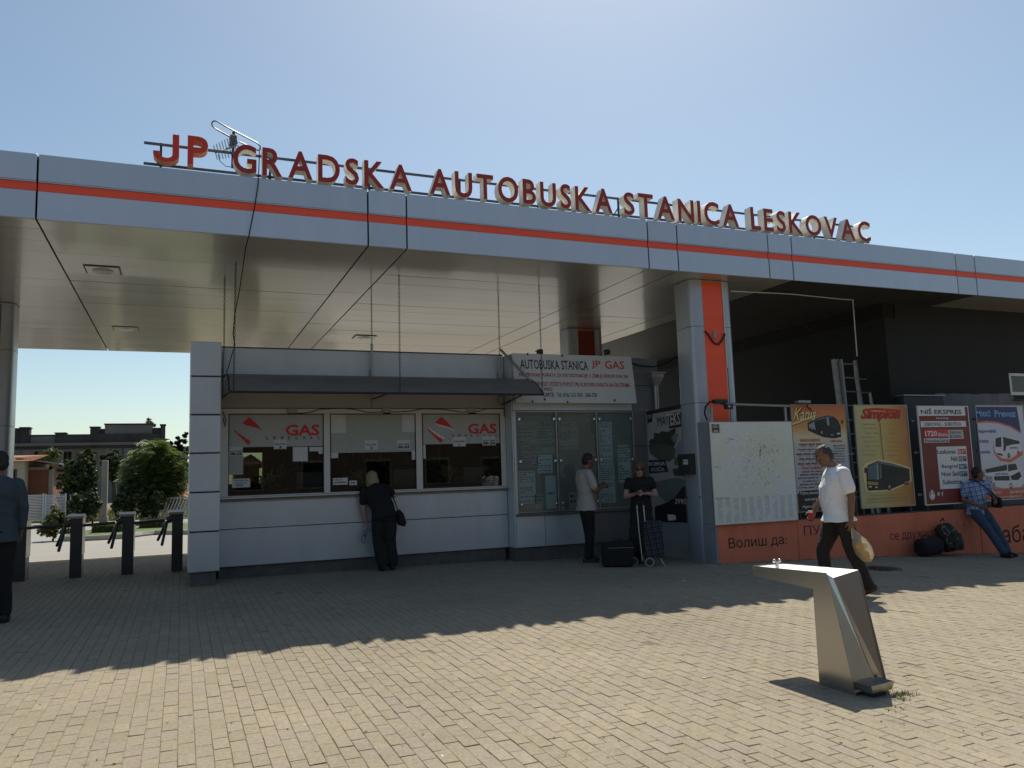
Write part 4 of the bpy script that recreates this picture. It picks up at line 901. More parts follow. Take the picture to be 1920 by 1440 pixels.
def bus(par, body, glass, P, off, wheelc=PBLK, extra=None):
    """flat printed bus picture traced on the poster: dict of outlines in photo pixels"""
    o = PO.shape(par, 'bus_picture', P['body'], body, off)
    for k in P.get('glass', []): PO.shape(o, 'bus_window', k, glass, off+0.0015)
    for k in P.get('dark', []): PO.shape(o, 'bus_detail', k, PBLK, off+0.0025)
    for k in P.get('light', []): PO.shape(o, 'bus_detail', k, PSIL, off+0.003)
    for x, y, r in P.get('wheel', []): PO.disc(o, 'bus_wheel', x, y, r, PBLK, off+0.0035, 14, 0.75); PO.disc(o, 'bus_wheel_hub', x, y, r*0.55, wheelc, off+0.0045, 12, 0.75)
    return o
# --- large pale town map board
mp = thing('town_map_board', 'large pale scratched town map board on the left end of the orange wall', 'map board', (8.8, YPO, 0.49))
a = on_y(1330.5, 791, YPO-0.02); b = on_y(1497, 880, YPO-0.02)
def map_mat():
    m = bpy.data.materials.new('faded town map'); m.use_nodes = True; N, L = nodes_of(m); bs = N['Principled BSDF']; bs.inputs['Roughness'].default_value = 0.42
    tc = N.new('ShaderNodeTexCoord'); sp = N.new('ShaderNodeSeparateXYZ'); L.new(tc.outputs['Generated'], sp.inputs[0])
    def mt(op, a, bb):
        n = N.new('ShaderNodeMath'); n.operation = op
        for i, q in enumerate((a, bb)):
            if isinstance(q, (int, float)): n.inputs[i].default_value = q
            else: L.new(q, n.inputs[i])
        return n.outputs[0]
    n1 = N.new('ShaderNodeTexNoise'); n1.inputs['Scale'].default_value = 2.2; n1.inputs['Detail'].default_value = 5; L.new(tc.outputs['Generated'], n1.inputs['Vector'])
    cr = N.new('ShaderNodeValToRGB'); L.new(n1.outputs['Fac'], cr.inputs[0]); e = cr.color_ramp.elements
    e[0].position, e[0].color = 0.34, (0.76, 0.80, 0.64, 1); e[1].position, e[1].color = 0.62, (0.79, 0.82, 0.80, 1)
    # worn street pattern, strongest towards the town centre
    vo = N.new('ShaderNodeTexVoronoi'); vo.feature = 'DISTANCE_TO_EDGE'; vo.inputs['Scale'].default_value = 26; L.new(tc.outputs['Generated'], vo.inputs['Vector'])
    n2 = N.new('ShaderNodeTexNoise'); n2.inputs['Scale'].default_value = 34; n2.inputs['Detail'].default_value = 7; n2.inputs['Roughness'].default_value = 0.75; L.new(tc.outputs['Generated'], n2.inputs['Vector'])
    dx = mt('SUBTRACT', sp.outputs[0], 0.58); dz_ = mt('SUBTRACT', sp.outputs[2], 0.62)
    d = mt('SQRT', mt('ADD', mt('MULTIPLY', dx, dx), mt('MULTIPLY', dz_, dz_)), 0)
    cen = N.new('ShaderNodeMapRange'); cen.inputs[1].default_value = 0.05; cen.inputs[2].default_value = 0.55; cen.inputs[3].default_value = 1; cen.inputs[4].default_value = 0; L.new(d, cen.inputs[0])
    line = mt('MULTIPLY', mt('LESS_THAN', vo.outputs['Distance'], 0.030), mt('GREATER_THAN', n2.outputs['Fac'], 0.47))
    line = mt('MULTIPLY', mt('MULTIPLY', line, mt('ADD', cen.outputs[0], 0.18)), 0.42)
    spot = mt('MULTIPLY', mt('GREATER_THAN', n2.outputs['Fac'], 0.645), mt('ADD', mt('MULTIPLY', cen.outputs[0], 0.75), 0.12))
    # printed street index, ten faint columns at the foot
    u = mt('FRACT', mt('MULTIPLY', mt('SUBTRACT', sp.outputs[0], 0.035), 10.6), 0); row = mt('FRACT', mt('MULTIPLY', sp.outputs[2], 150.0), 0)
    n3 = N.new('ShaderNodeTexNoise'); n3.inputs['Scale'].default_value = 11; n3.inputs['Detail'].default_value = 3; L.new(tc.outputs['Generated'], n3.inputs['Vector'])
    idx = mt('MULTIPLY', mt('MULTIPLY', mt('LESS_THAN', u, 0.62), mt('LESS_THAN', row, 0.6)), mt('MULTIPLY', mt('LESS_THAN', sp.outputs[2], 0.255), mt('GREATER_THAN', sp.outputs[2], 0.02)))
    idx = mt('MULTIPLY', mt('MULTIPLY', idx, mt('GREATER_THAN', n3.outputs['Fac'], 0.43)), 0.34)
    tot = mt('MINIMUM', mt('ADD', mt('ADD', line, spot), idx), 0.85)
    mx = N.new('ShaderNodeMix'); mx.data_type = 'RGBA'; L.new(tot, mx.inputs[0]); L.new(cr.outputs[0], mx.inputs[6]); mx.inputs[7].default_value = (0.10, 0.11, 0.10, 1); L.new(mx.outputs[2], bs.inputs['Base Color'])
    return m
ax_, bx_ = on_y(1336, 888, YPO-0.02).x, on_y(1490, 882, YPO-0.02).x
az1, az0 = on_y(1410, 791.5, YPO-0.02).z, on_y(1418, 979.5, YPO-0.02).z
m = MB(); m.box(ax_, bx_, YPO-0.02, YPO, az0, az1); m.build('board', map_mat(), mp)
m = MB(); m.box(ax_-0.012, bx_+0.012, YPO-0.016, YPO+0.004, az0-0.012, az0-0.001); m.box(ax_-0.012, bx_+0.012, YPO-0.016, YPO+0.004, az1+0.001, az1+0.012); m.box(ax_-0.012, ax_-0.001, YPO-0.016, YPO+0.004, az0, az1); m.box(bx_+0.001, bx_+0.012, YPO-0.016, YPO+0.004, az0, az1); m.build('frame', GALV, mp)
PMP = PY(YPO-0.02)
em = PMP.rect(mp, 'town_emblem', 1334, 795, 1349, 812, C('emblem cream', 150, 150, 120), 0.002)
for r_ in ((1334.5, 796, 1337.5, 798.5), (1344.5, 796, 1347.5, 799)): PMP.rect(em, 'emblem_block', *r_, PBLK, 0.004)
PMP.shape(em, 'emblem_shield', [(1334, 801), (1341, 803), (1349, 801), (1347.5, 809), (1341.5, 811), (1336, 809)], C('emblem dark', 52, 62, 58), 0.004); PMP.shape(em, 'emblem_red', [(1334, 801), (1341, 804), (1340, 806), (1335, 806)], C('emblem red', 150, 44, 46), 0.006); PMP.shape(em, 'emblem_chevron', [(1337, 809.5), (1340, 805), (1341.5, 808), (1344, 805), (1346, 809.5), (1343, 809), (1341.5, 811), (1339, 809)], PGRYL, 0.006)
PMP.text(mp, 'Leskovac', 1338, 874, 1352, 876.5, PGREY, 0.0, off=0.003); PMP.text(mp, 'SPISAK ULICA U GRADU', 1341, 933, 1367, 935.5, PGREY, 0.0, off=0.003)
rr = random.Random(5); m = MB()
for i in range(46):
    x = 1412+rr.gauss(0, 34); y = 858+rr.gauss(0, 30)
    if not (1345 < x < 1485 and 797 < y < 925): continue
    q = PMP.px((x, y), 0.003); r_ = rr.uniform(.004, .011); t_ = rr.uniform(0, 3.1); l_ = r_*rr.choice((1, 1, 1, 3, 5))
    m.add([q+Vector((math.cos(t_)*l_-math.sin(t_)*r_*.5*s1, 0, math.sin(t_)*l_+math.cos(t_)*r_*.5*s1)) for s1 in (-1, 1)]+[q-Vector((math.cos(t_)*l_-math.sin(t_)*r_*.5*s1, 0, math.sin(t_)*l_+math.cos(t_)*r_*.5*s1)) for s1 in (-1, 1)], [(0, 1, 2, 3)])
m.build('scratch_marks', M('scratch', (0.06, 0.06, 0.055), 0.8, var=0), mp, fixn=False)
for x in (ax_+0.08, bx_-0.08):
    m = MB(); m.box(x-0.02, x+0.02, YPO+0.005, YPO+0.03, 0.50, az1+0.25); m.build('post', GALV, mp)
# rail above the map with cable and lamp
rl = thing('lamp_rail', 'grey metal rail with cables and a small lamp above the map board', 'rail', tuple(on_y(1330, 755, YPO)))
m = MB(); m.cyl(on_y(1340, 757, YPO+.02), on_y(1496, 762, YPO+.02), 0.022, n=8); m.build('bar', GALV, rl, 40)
m = MB(); m.cyl(on_y(1327, 757, YPO+.02), on_y(1332, 790, YPO+.02), 0.018, n=8); m.build('upright', GALV, rl, 40)
m = MB(); m.tube([on_y(x, y, YPO-.02) for x, y in ((1326, 788), (1321, 775), (1323, 762), (1330, 754), (1342, 752), (1353, 752), (1360, 750))], 0.014, 6); m.build('cable', GAP, rl, 60)
q = on_y(1348, 753, YPO); m = MB(); m.bbox(q.x-0.12, q.x+0.14, YPO-.06, YPO+.04, q.z-0.03, q.z+0.035, 0.012); m.build('lamp_arm', STEEL_D, rl)
q = on_y(1363, 763, YPO); m = MB(); m.bbox(q.x-0.07, q.x+0.07, YPO-.08, YPO, q.z-0.04, q.z+0.04, 0.01); m.build('lamp_head', STEEL_D, rl); q = on_y(1367, 762, YPO-.081); m = MB(); m.lathe(q, [(0.018, 0), (0.018, -0.01), (0.01, -0.014)], 10, 'Y'); m.build('lens', PGRYL, rl)
# second small lamp above the Kanis poster
l2 = thing('poster_lamp', 'grey clip lamp over the orange sunset bus poster', 'lamp', tuple(on_y(1513, 755, YPO)))
m = MB(); q = on_y(1506, 754, YPO-.06); m.bbox(q.x-0.13, q.x+0.14, YPO-.10, YPO+.02, q.z-0.02, q.z+0.03, 0.01); m.build('lamp_head', GALV, l2)
m = MB(); m.tube([on_y(1513, 757, YPO-.05), on_y(1514, 763, YPO-.05), on_y(1522, 769, YPO-.03)], 0.012, 6); m.build('lamp_arm', STEEL_D, l2, 60)

# --- poster 1: sunset bus
k1 = poster('bus_poster', 'orange sunset coach poster with black timetable lines next to the map', 1490, 759.5, 1591, 957, ramp_mat('sunset print', 2, [(0.0, srgb(24, 25, 27)), (0.165, srgb(24, 25, 27)), (0.17, srgb(176, 178, 182)), (0.58, srgb(190, 192, 196)), (0.70, srgb(216, 206, 168)), (0.80, srgb(214, 152, 90)), (1.0, srgb(196, 106, 66))], noise=0.05), fr=0.012)
bus(k1, C('print coach dark', 30, 34, 40), PGL, dict(body=[(1514, 793), (1535, 783), (1552, 779), (1563, 781), (1571, 788), (1576, 800), (1577, 819), (1565, 822), (1545, 820), (1530, 814), (1515, 807)],
    glass=[[(1556, 785), (1563, 785), (1571, 796), (1571, 806), (1558, 803)], [(1524, 789), (1548, 782), (1551, 798), (1530, 800)]], dark=[[(1529, 792), (1536, 787), (1545, 789), (1550, 797), (1540, 806), (1531, 803)]], light=[[(1516, 796), (1526, 791), (1529, 806), (1517, 803)], [(1549, 784), (1553, 783), (1555, 797), (1551, 798)], [(1558, 814), (1563, 815), (1562, 817), (1557, 816)]], wheel=[(1540, 811, 0.05), (1521, 804, 0.03)]), 0.003, PSIL)
PO.text(k1, 'Kanis', 1487, 766, 1531, 789, PBLK, 0.03, 0.5, off=0.006); PO.text(k1, 'Kanis', 1486, 765, 1530, 788, YEL, 0.012, 0.5, off=0.008)
PO.shape(k1, 'underline', [(1485, 794), (1530, 777), (1530, 780), (1485, 797.5)], YEL, 0.007); PO.shape(k1, 'underline_shadow', [(1485, 796.5), (1530, 779.5), (1530, 781), (1485, 799)], PBLK, 0.006)
PO.text(k1, 'POLASCI IZ LESKOVCA', 1500, 823, 1538, 828, REDP, 0.03, off=0.004); PO.text(k1, 'CRNA GORA', 1557, 825, 1579, 829, REDP, 0.03, off=0.004)
for i, t in enumerate(('VLASOTINCE - LESKOVAC - BEOGRAD', 'VLASOTINCE - LESKOVAC - NIŠ - BGD', 'LEBANE - LESKOVAC - BEOGRAD', 'LESKOVAC - BEOGRAD - N.SAD - SUBOTICA', 'LESKOVAC - LEBANE - BEOGRAD - BAR')):
    y = 831.5+i*9; x = 1498-(i % 3)*2.5; PO.text(k1, t, x, y, x+44, y+3.6, PBLK, 0.03, off=0.004)
    for j in range(3): PO.text(k1, ('06:00', '07:30', '14:15', '22:45')[(i+j) % 4], x+5+13*j, y+4.4, x+13+13*j, y+6.6, REDP, 0.01, off=0.004)
PO.text(k1, 'POLASCI ZA LESKOVAC', 1503, 875, 1541, 880, REDP, 0.03, off=0.004)
for i, t in enumerate(('BEOGRAD - NIŠ - LESKOVAC', 'SUBOTICA - NOVI SAD - BGD', 'BUDVA - BAR - PODGORICA - NIŠ', 'ZAJEČAR - NIŠ', 'BEOGRAD - NIŠ - LEBANE', 'ULCINJ - BAR - PEĆ')):
    y = 882+i*6; x = 1504-(i % 3)*4; PO.text(k1, t, x, y, x+38+(i % 2)*6, y+3.6, PBLK, 0.03, off=0.004)
for i in range(7): PO.text(k1, ('Budva', 'Tivat', 'Kotor', 'Bar', 'Ulcinj', 'Petrovac', 'Sutomore')[i], 1563, 834+i*5, 1584, 837+i*5, PBLK, 0.02, off=0.004)
PO.shape(k1, 'slogan_box', [(1498, 921), (1594, 914), (1594, 922.5), (1499, 931)], PBLK, 0.003); PO.text(k1, 'Prijatno putovanje želi Vam', 1500, 920.5, 1552, 928, WHITEP, 0.01, off=0.005)
PO.text(k1, 'INFORMACIJE', 1509, 934, 1545, 939.5, WHITEP, 0.02, off=0.005); PO.text(k1, '24:00 SATA', 1524, 941, 1556, 945.5, WHITEP, 0.01, off=0.005); PO.text(k1, 'Agencija: 016 2', 1504, 946, 1548, 953, WHITEP, 0.01, off=0.005)
# --- poster 2: yellow
k2 = poster('bus_poster', 'yellow brown coach poster with a red script title and dark coach', 1609, 761, 1707, 949.5, ramp_mat('yellow print', 0, [(0.0, srgb(192, 184, 140)), (0.35, srgb(204, 190, 128)), (0.7, srgb(206, 160, 82)), (1.0, srgb(178, 114, 64))], noise=0.35))
PO.text(k2, 'Simplon', 1613.5, 766, 1688, 790.5, PBLK, 0.05, 0.35, off=0.004); PO.text(k2, 'Simplon', 1614, 767, 1687, 789, REDP, 0.035, 0.35, off=0.006)
PO.shape(k2, 'title_stroke', [(1619, 767), (1640, 764.5), (1688, 768), (1688, 772), (1640, 769), (1621, 771)], REDP, 0.0065)
PO.shape(k2, 'picture_halo', [(1616, 878), (1624, 868), (1646, 861.5), (1672, 866), (1707, 877), (1709, 902), (1690, 912), (1668, 921), (1628, 923), (1622, 915)], YEL, 0.003)
bus(k2, C('print coach green black', 30, 40, 40), C('print coach glass', 86, 108, 112), dict(body=[(1624, 884), (1627, 872), (1646, 864), (1672, 869), (1705, 879), (1706, 901), (1690, 909), (1668, 918), (1628, 920), (1625, 912)],
    glass=[[(1627, 874), (1644, 870), (1645, 899), (1627, 899)], [(1648, 872), (1652, 871), (1653, 896), (1648, 897)]], dark=[[(1655, 873), (1702, 882), (1702, 893), (1656, 892)], [(1627, 908), (1645, 910), (1645, 918), (1629, 919)]], light=[[(1643, 871), (1646, 870), (1647, 900), (1644, 900)]], wheel=[(1667, 913, 0.065), (1697, 905, 0.045), (1701, 904, 0.045)]), 0.005, PSIL)
PO.shape(k2, 'gold_band', [(1626, 903), (1646, 904), (1646, 910), (1626, 908.5)], C('print gold', 170, 150, 78), 0.0085)
SKYP = C('print sky sheen', 96, 122, 134); HLP = C('print headlight', 200, 206, 200)
for nm_, pl_, mt_ in (('roof_sheen', [(1629, 872), (1648, 865), (1672, 870), (1703, 880), (1672, 873.5), (1648, 869)], SKYP), ('headlight', [(1628, 911), (1634, 911.5), (1634, 914), (1628, 914)], HLP), ('headlight', [(1640, 912.5), (1645, 912.5), (1645, 915), (1640, 915)], HLP), ('mirror', [(1620, 878), (1624.5, 876), (1624.5, 886), (1620.5, 887)], PGL), ('door_sheen', [(1648.5, 889), (1652, 889), (1652, 897), (1648.5, 898)], SKYP), ('side_sheen', [(1656, 899), (1704, 893), (1704, 894.5), (1656, 901)], PGL)): PO.shape(k2, nm_, pl_, mt_, 0.0095)
for nm_, pl_, mt_ in (('roof_sheen', [(1520, 791), (1536, 784.5), (1552, 780.5), (1562, 782), (1550, 783.5), (1534, 787.5)], SKYP), ('headlight', [(1568, 812), (1575, 811), (1575, 814), (1569, 815)], HLP), ('mirror', [(1577, 787), (1580, 789), (1580, 795), (1578, 794)], PBLK)): PO.shape(k1, nm_, pl_, mt_, 0.0085)
FADE = C('faded print', 176, 166, 120)
for c in range(2):
    for i in range(8):
        y = 793+i*8.2+c*1.0; x = 1616+c*46+(i % 3)*3; PO.text(k2, ('Leskovac', 'Niš - Beograd', 'Wien - Graz', 'Salzburg', 'Zürich', 'Basel - Bern', 'Linz', 'Ljubljana')[(i+c*3) % 8], x, y, x+26, y+4.2, FADE if c == 0 else C('faded print b', 190, 166, 96), 0.01, off=0.003)
for i, t in enumerate(('POLASCI LESKOVAC, VRANJE I PREŠEVO', 'DNEVNI POPUST ZA POVRATNE KARTE', 'REZERVACIJE KARATA 016 215 550')): PO.text(k2, t, 1631-i*3, 926+i*6.2, 1703+i*2, 930+i*6.2, FADE, 0.015, off=0.004)
m = MB(); m.tube([on_y(1650, 793, YPO-.01), on_y(1653, 830, YPO-.012), on_y(1657, 862, YPO-.01)], 0.004, 5); m.build('hanging_wire', GAP, k2)
# --- poster 3: red price list
k3 = poster('bus_poster', 'maroon fare poster with a white list of towns and departure times', 1729, 763, 1822, 943.5, C('print maroon ground', 122, 44, 42), WHITE_PL)
R3 = lambda nm, x0, y0, x1, y1, mt, off=0.003: PO.rect(k3, nm, x0, y0, x1, y1, mt, off)
R3('title_band', 1722, 763, 1809, 779.5, PWH); PO.letters(k3, 'NIŠ EKSPRES', 1726, 766, 1802, 776.5, PBLK, 0.02, off=0.005)
PO.text(k3, 'Nova linija', 1755, 782, 1778, 787, PWH, 0.015, off=0.005); R3('route_band', 1726, 789.5, 1811, 800.5, PWH); PO.text(k3, 'LESKOVAC - SUBOTICA', 1732, 792, 1802, 798.5, PBLK, 0.012, off=0.005)
R3('price_box', 1733, 805, 1777, 820, PRED2, 0.0035); PO.letters(k3, '1720', 1734, 808, 1756.5, 818, PWH, 0.025, off=0.006); PO.text(k3, 'dinara', 1758, 811, 1776, 818, PWH, 0.015, off=0.006)
R3('return_box', 1732, 821.5, 1780, 830, PGRYL, 0.004); PO.text(k3, 'Povratna karta', 1734.5, 823, 1778, 829, PBLK, 0.004, off=0.006)
R3('route_box', 1777.5, 806, 1806, 823, PGRYL, 0.0045); PO.text(k3, 'LESKOVAC', 1779, 808.5, 1804, 813.5, PBLK, 0.01, off=0.006); PO.text(k3, 'BEOGRAD', 1780.5, 815.5, 1803, 821, PBLK, 0.01, off=0.006)
R3('town_list', 1759, 837, 1815, 916, PWH, 0.0035)
for i, (t, h, x0_, y_) in enumerate((('Leskovac', '01', 1757, 842.5), ('Niš', '02', 1783, 856), ('Beograd', '06', 1765.5, 870.5), ('Novi Sad', '07', 1765, 884), ('Subotica', '09', 1767, 899))):
    PO.text(k3, t, x0_, y_, (1792, 1794.5, 1795.5, 1797, 1803)[i], y_+8.6, PBLK, 0.012, off=0.006)
    if i < 4:
        PO.rect(k3, 'hour_box', 1796+i*.9, y_-.5, 1811+i*.9, y_+9, (PRED2, PTEAL, PTEAL, PTEAL)[i], 0.005); PO.text(k3, h, 1797+i*.9, y_+1, 1805+i*.9, y_+7.8, PWH, 0.015, off=0.007); PO.text(k3, '00', 1805.5+i*.9, y_+.6, 1810+i*.9, y_+3.8, PWH, 0.01, off=0.007)
PO.disc(k3, 'crest', 1747.5, 929, 0.085, PWH, 0.004, 22, 0.85); PO.disc(k3, 'crest_inner', 1747.5, 929.5, 0.068, PBRN, 0.0055, 22, 0.85); PO.shape(k3, 'crest_bottle', [(1746.4, 918), (1748.4, 918), (1748.6, 925), (1752, 929), (1751, 935), (1744.5, 935), (1743.5, 929), (1746.3, 925)], PWH, 0.007)
PO.disc(k3, 'round_icon', 1759.5, 926, 0.035, PGRYL, 0.004); PO.text(k3, 'f', 1765, 922, 1768.5, 930, PWH, 0.03, off=0.004)
# --- poster 4: blue white
k4 = poster('bus_poster', 'blue and white coach poster with two pale coaches, rightmost of the row', 1838, 761.5, 1926, 936, ramp_mat('blue white print', 2, [(0.0, srgb(196, 84, 56)), (0.10, srgb(200, 96, 66)), (0.18, srgb(214, 214, 222)), (1.0, srgb(206, 212, 226))], noise=0.02))
PO.shape(k4, 'blue_header', [(1826.5, 762.5), (1906, 763), (1914, 811), (1896, 800), (1872, 792), (1850, 790), (1830, 791.5)], PBLU, 0.003); PO.shape(k4, 'orange_arc', [(1830, 791), (1850, 789), (1872, 791), (1896, 799), (1914, 810), (1914, 812.5), (1896, 802), (1872, 794), (1850, 792), (1830, 794)], PORA, 0.004)
LB = C('print light blue', 120, 170, 214); PO.text(k4, 'Mitić', 1829, 769, 1857, 781, LB, 0.03, off=0.005); PO.text(k4, 'Prevoz', 1864, 769, 1904, 782, LB, 0.03, off=0.005)
BLT = C('print blue text', 86, 92, 170)
for t, x, y, x1_ in (('Najpovoljniji', 1832, 805, 1867, ), ('prevoz', 1834.5, 825, 1854), ('putnika', 1837, 844, 1857)): PO.text(k4, t, x, y, x1_, y+8, BLT, 0.02, off=0.004)
PO.shape(k4, 'swoosh', [(1862, 835), (1866, 845), (1880, 860), (1895, 861), (1918, 845), (1916, 854), (1895, 867), (1875, 864), (1864, 850)], PORA, 0.0035)
bus(k4, PWH, PGL, dict(body=[(1863, 823), (1868, 819), (1878, 817), (1912, 825), (1914, 845), (1895, 856), (1880, 860), (1868, 852), (1864, 843)], glass=[[(1866, 822), (1877, 819), (1877, 838), (1866, 838)], [(1880, 819), (1911, 827), (1911, 832), (1895, 834), (1886, 837), (1881, 833)]], dark=[[(1881, 834), (1886, 836), (1884, 846), (1881, 845)], [(1868, 849), (1878, 851), (1880, 855), (1871, 853)]], wheel=[(1891, 854, 0.05), (1909, 848, 0.035)]), 0.005, PSIL)
PO.text(k4, 'MITIĆ PREVOZ', 1893, 837, 1908, 841.5, BLT, 0.02, off=0.0085)
bus(k4, PWH, PGL, dict(body=[(1846, 880), (1888, 870), (1904, 868), (1914, 880), (1919, 905), (1914, 913), (1880, 916), (1848, 908), (1846, 893)], glass=[[(1847, 880), (1887, 871), (1888, 882), (1848, 887)], [(1889, 871), (1904, 869), (1908, 880), (1890, 884)], [(1863, 893), (1892, 892), (1893, 901), (1864, 901)]], dark=[[(1894, 893), (1911, 884), (1915, 893), (1908, 900), (1897, 900)]], light=[[(1847, 892), (1860, 893), (1861, 905), (1849, 903)]], wheel=[(1858, 908, 0.04), (1863.5, 908.5, 0.04), (1895, 911, 0.055)]), 0.005, PWH)
PO.text(k4, 'MITIĆ PREVOZ', 1866, 886, 1889, 890.5, BLT, 0.02, off=0.0085)
PO.text(k4, '016/260-551', 1847, 921, 1877, 926.5, PWH, 0.02, off=0.004); PO.text(k4, '063/405-227', 1893, 919, 1922, 924.5, PWH, 0.02, off=0.004); PO.text(k4, 'e-mail: mitic.prevoz@gmail.com', 1856, 929, 1916, 934, PWH, 0.01, off=0.004)

# ================================================================== DARK BUILDING under the canopy, its fittings, ladders
XD, YD = 13.05, 11.62
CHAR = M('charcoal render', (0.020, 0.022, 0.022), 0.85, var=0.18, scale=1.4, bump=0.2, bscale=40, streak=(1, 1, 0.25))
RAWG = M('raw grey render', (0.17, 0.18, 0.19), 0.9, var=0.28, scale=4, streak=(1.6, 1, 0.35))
db = thing('dark_building', 'charcoal rendered building block standing under the right end of the canopy', 'building', (XD, YD, gz(13)))
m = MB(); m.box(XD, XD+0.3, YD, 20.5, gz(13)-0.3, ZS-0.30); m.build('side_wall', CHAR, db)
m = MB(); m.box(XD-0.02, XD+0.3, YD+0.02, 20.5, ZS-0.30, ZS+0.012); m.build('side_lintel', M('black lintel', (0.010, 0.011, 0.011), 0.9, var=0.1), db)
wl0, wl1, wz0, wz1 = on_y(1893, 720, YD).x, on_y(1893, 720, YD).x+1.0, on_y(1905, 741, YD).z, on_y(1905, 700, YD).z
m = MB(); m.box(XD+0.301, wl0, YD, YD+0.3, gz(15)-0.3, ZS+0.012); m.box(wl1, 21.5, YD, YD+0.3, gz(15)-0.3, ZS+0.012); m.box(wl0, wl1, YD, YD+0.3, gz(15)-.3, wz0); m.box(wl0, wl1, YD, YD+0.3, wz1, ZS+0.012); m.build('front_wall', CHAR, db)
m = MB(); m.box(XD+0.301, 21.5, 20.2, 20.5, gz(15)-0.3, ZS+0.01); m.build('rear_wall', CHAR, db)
m = MB(); f_ = 0.06
m.bbox(wl0, wl1, YD-0.01, YD+0.05, wz1-f_, wz1, 0.004); m.bbox(wl0, wl1, YD-0.01, YD+0.05, wz0, wz0+f_*1.2, 0.004); m.bbox(wl0, wl0+f_, YD-0.008, YD+0.05, wz0+f_*1.2, wz1-f_, 0.004); m.bbox(wl1-f_, wl1, YD-0.008, YD+0.05, wz0+f_*1.2, wz1-f_, 0.004)
wf = m.build('window', C('white window frame', 214, 216, 214), db); m = MB(); m.box(wl0+f_, wl1-f_, YD+0.02, YD+0.026, wz0+f_*1.2, wz1-f_); m.build('pane', glass_mat('dark pane', (0.10, 0.12, 0.12), 1.0, 0.03, 0.02), wf)
m = MB(); m.bbox(wl0+0.05, wl1, YD-0.05, YD-0.011, wz0-0.12, wz0-0.09, 0.004); m.build('sill', STEEL_D, db)
PD = PY(YD)
PD.shape(db, 'raw_patch', [(1753, 738), (1765, 737), (1775, 738.5), (1789, 737.5), (1802, 739), (1815, 738), (1830, 739.5), (1845, 738), (1860, 739), (1875, 738), (1893, 737.5), (1905, 750), (1925, 752), (1935, 960), (1770, 970)], RAWG, 0.004)
q0 = PD.px((1678, 744)); q1 = PD.px((1752, 744)); m = MB(); m.box(q0.x, q1.x, YD-0.20, YD-0.005, 0.4, q0.z); m.build('grey_cabinet', M('painted grey sheet', (0.055, 0.06, 0.065), 0.6, metal=0.2, var=0.1), db)
m = MB(); m.box(q0.x-0.02, q1.x+0.03, YD-0.23, YD-0.005, q0.z+0.002, q0.z+0.022); m.build('cabinet_lid', GALV, db)
# white conduit from the striped column along the block and away to the right
cn = thing('white_conduit', 'thin white electrical conduit running from the striped column across the dark building', 'conduit', tuple(on_y(1371, 546, 10.97)))
cr_ = on_y(1652, 555, YD-0.03); m = MB(); m.tube([on_y(1371, 546, 10.98), on_y(1480, 551, 11.25), on_y(1580, 561, YD-.1), on_y(1600, 562, YD-.05), on_y(1625, 559, YD-.03), cr_], 0.012, 6); m.build('run', WHITE_PL, cn, 60)
m = MB(); m.tube([cr_, on_y(1672, 554, YD-.03), on_y(1720, 558, YD-.2), on_y(1780, 561, YD-.35), on_y(1850, 561, YD-.45), on_y(1930, 557.5, YD-.5)], 0.013, 6); m.build('sagging_run', WHITE_PL, cn, 60)
m = MB(); m.ball(cr_, 0.045, 8, 6); m.build('junction', WHITE_PL, cn, 60)
m = MB(); m.cyl(on_y(1599, 562, YD-.05), on_y(1607, 668, YD-.05), 0.011, n=6); m.build('drop', WHITE_PL, cn, 40)
m = MB(); m.tube([on_y(1480, 585, 12.5), on_y(1520, 620, 12.4), on_y(1550, 638, 12.3), on_y(1585, 645, 12.2), on_y(1600, 660, 12.1), on_y(1606, 672, 12.1)], 0.006, 5); m.build('loose_wire', STEEL_D, cn)
def ladder(lab, pL0, pL1, pR0, pR1, y0, y1, n, first):
    a0, a1, b0, b1 = on_y(*pL0, y0), on_y(*pL1, y1), on_y(*pR0, y0), on_y(*pR1, y1)
    o = thing('ladder', lab, 'ladder', tuple(a1), 'ladders behind the posters')
    for p, q in ((a0, a1), (b0, b1)):
        d = (q-p); e = p+d*(1.0); t = (e.z-gz(12)-0.05)/(-d.z/d.length) if d.z < 0 else 0; e = e+d.normalized()*max(t, 0)
        m = MB(); ax_ = Vector((1, 0, 0)); dz_ = (p-e).normalized(); ay_ = dz_.cross(ax_).normalized(); m.obox((p+e)/2, ax_, ay_, dz_, 0.022, 0.035, (p-e).length/2); m.build('rail', ALUL, o)
    La = (a0-a1).normalized(); L0 = a0
    for i in range(n):
        c0 = a0-La*(first+i*0.29); c1 = b0-(b0-b1).normalized()*(first+i*0.29+(b0.z-a0.z))
        m = MB(); m.cyl(c0, c1, 0.016, n=8); m.build('rung', ALUL, o, 40)
ALUL = M('worn aluminium', (0.42, 0.43, 0.43), 0.45, metal=0.55, var=0.2, scale=9)
ladder('tall aluminium ladder standing behind the gap between the first two posters', (1576, 674), (1588, 790), (1603, 676), (1617, 790), 12.25, 12.15, 10, 0.09)
ladder('narrower ladder half hidden behind the tall ladder, its left rail showing', (1562, 674), (1573, 760), (1569, 674), (1579, 760), 12.35, 12.25, 2, 0.1)
ladder('shorter grey ladder section leaning right beside the tall ladder', (1605, 700), (1615, 760), (1627, 704), (1636, 760), 12.2, 12.1, 8, 0.12)

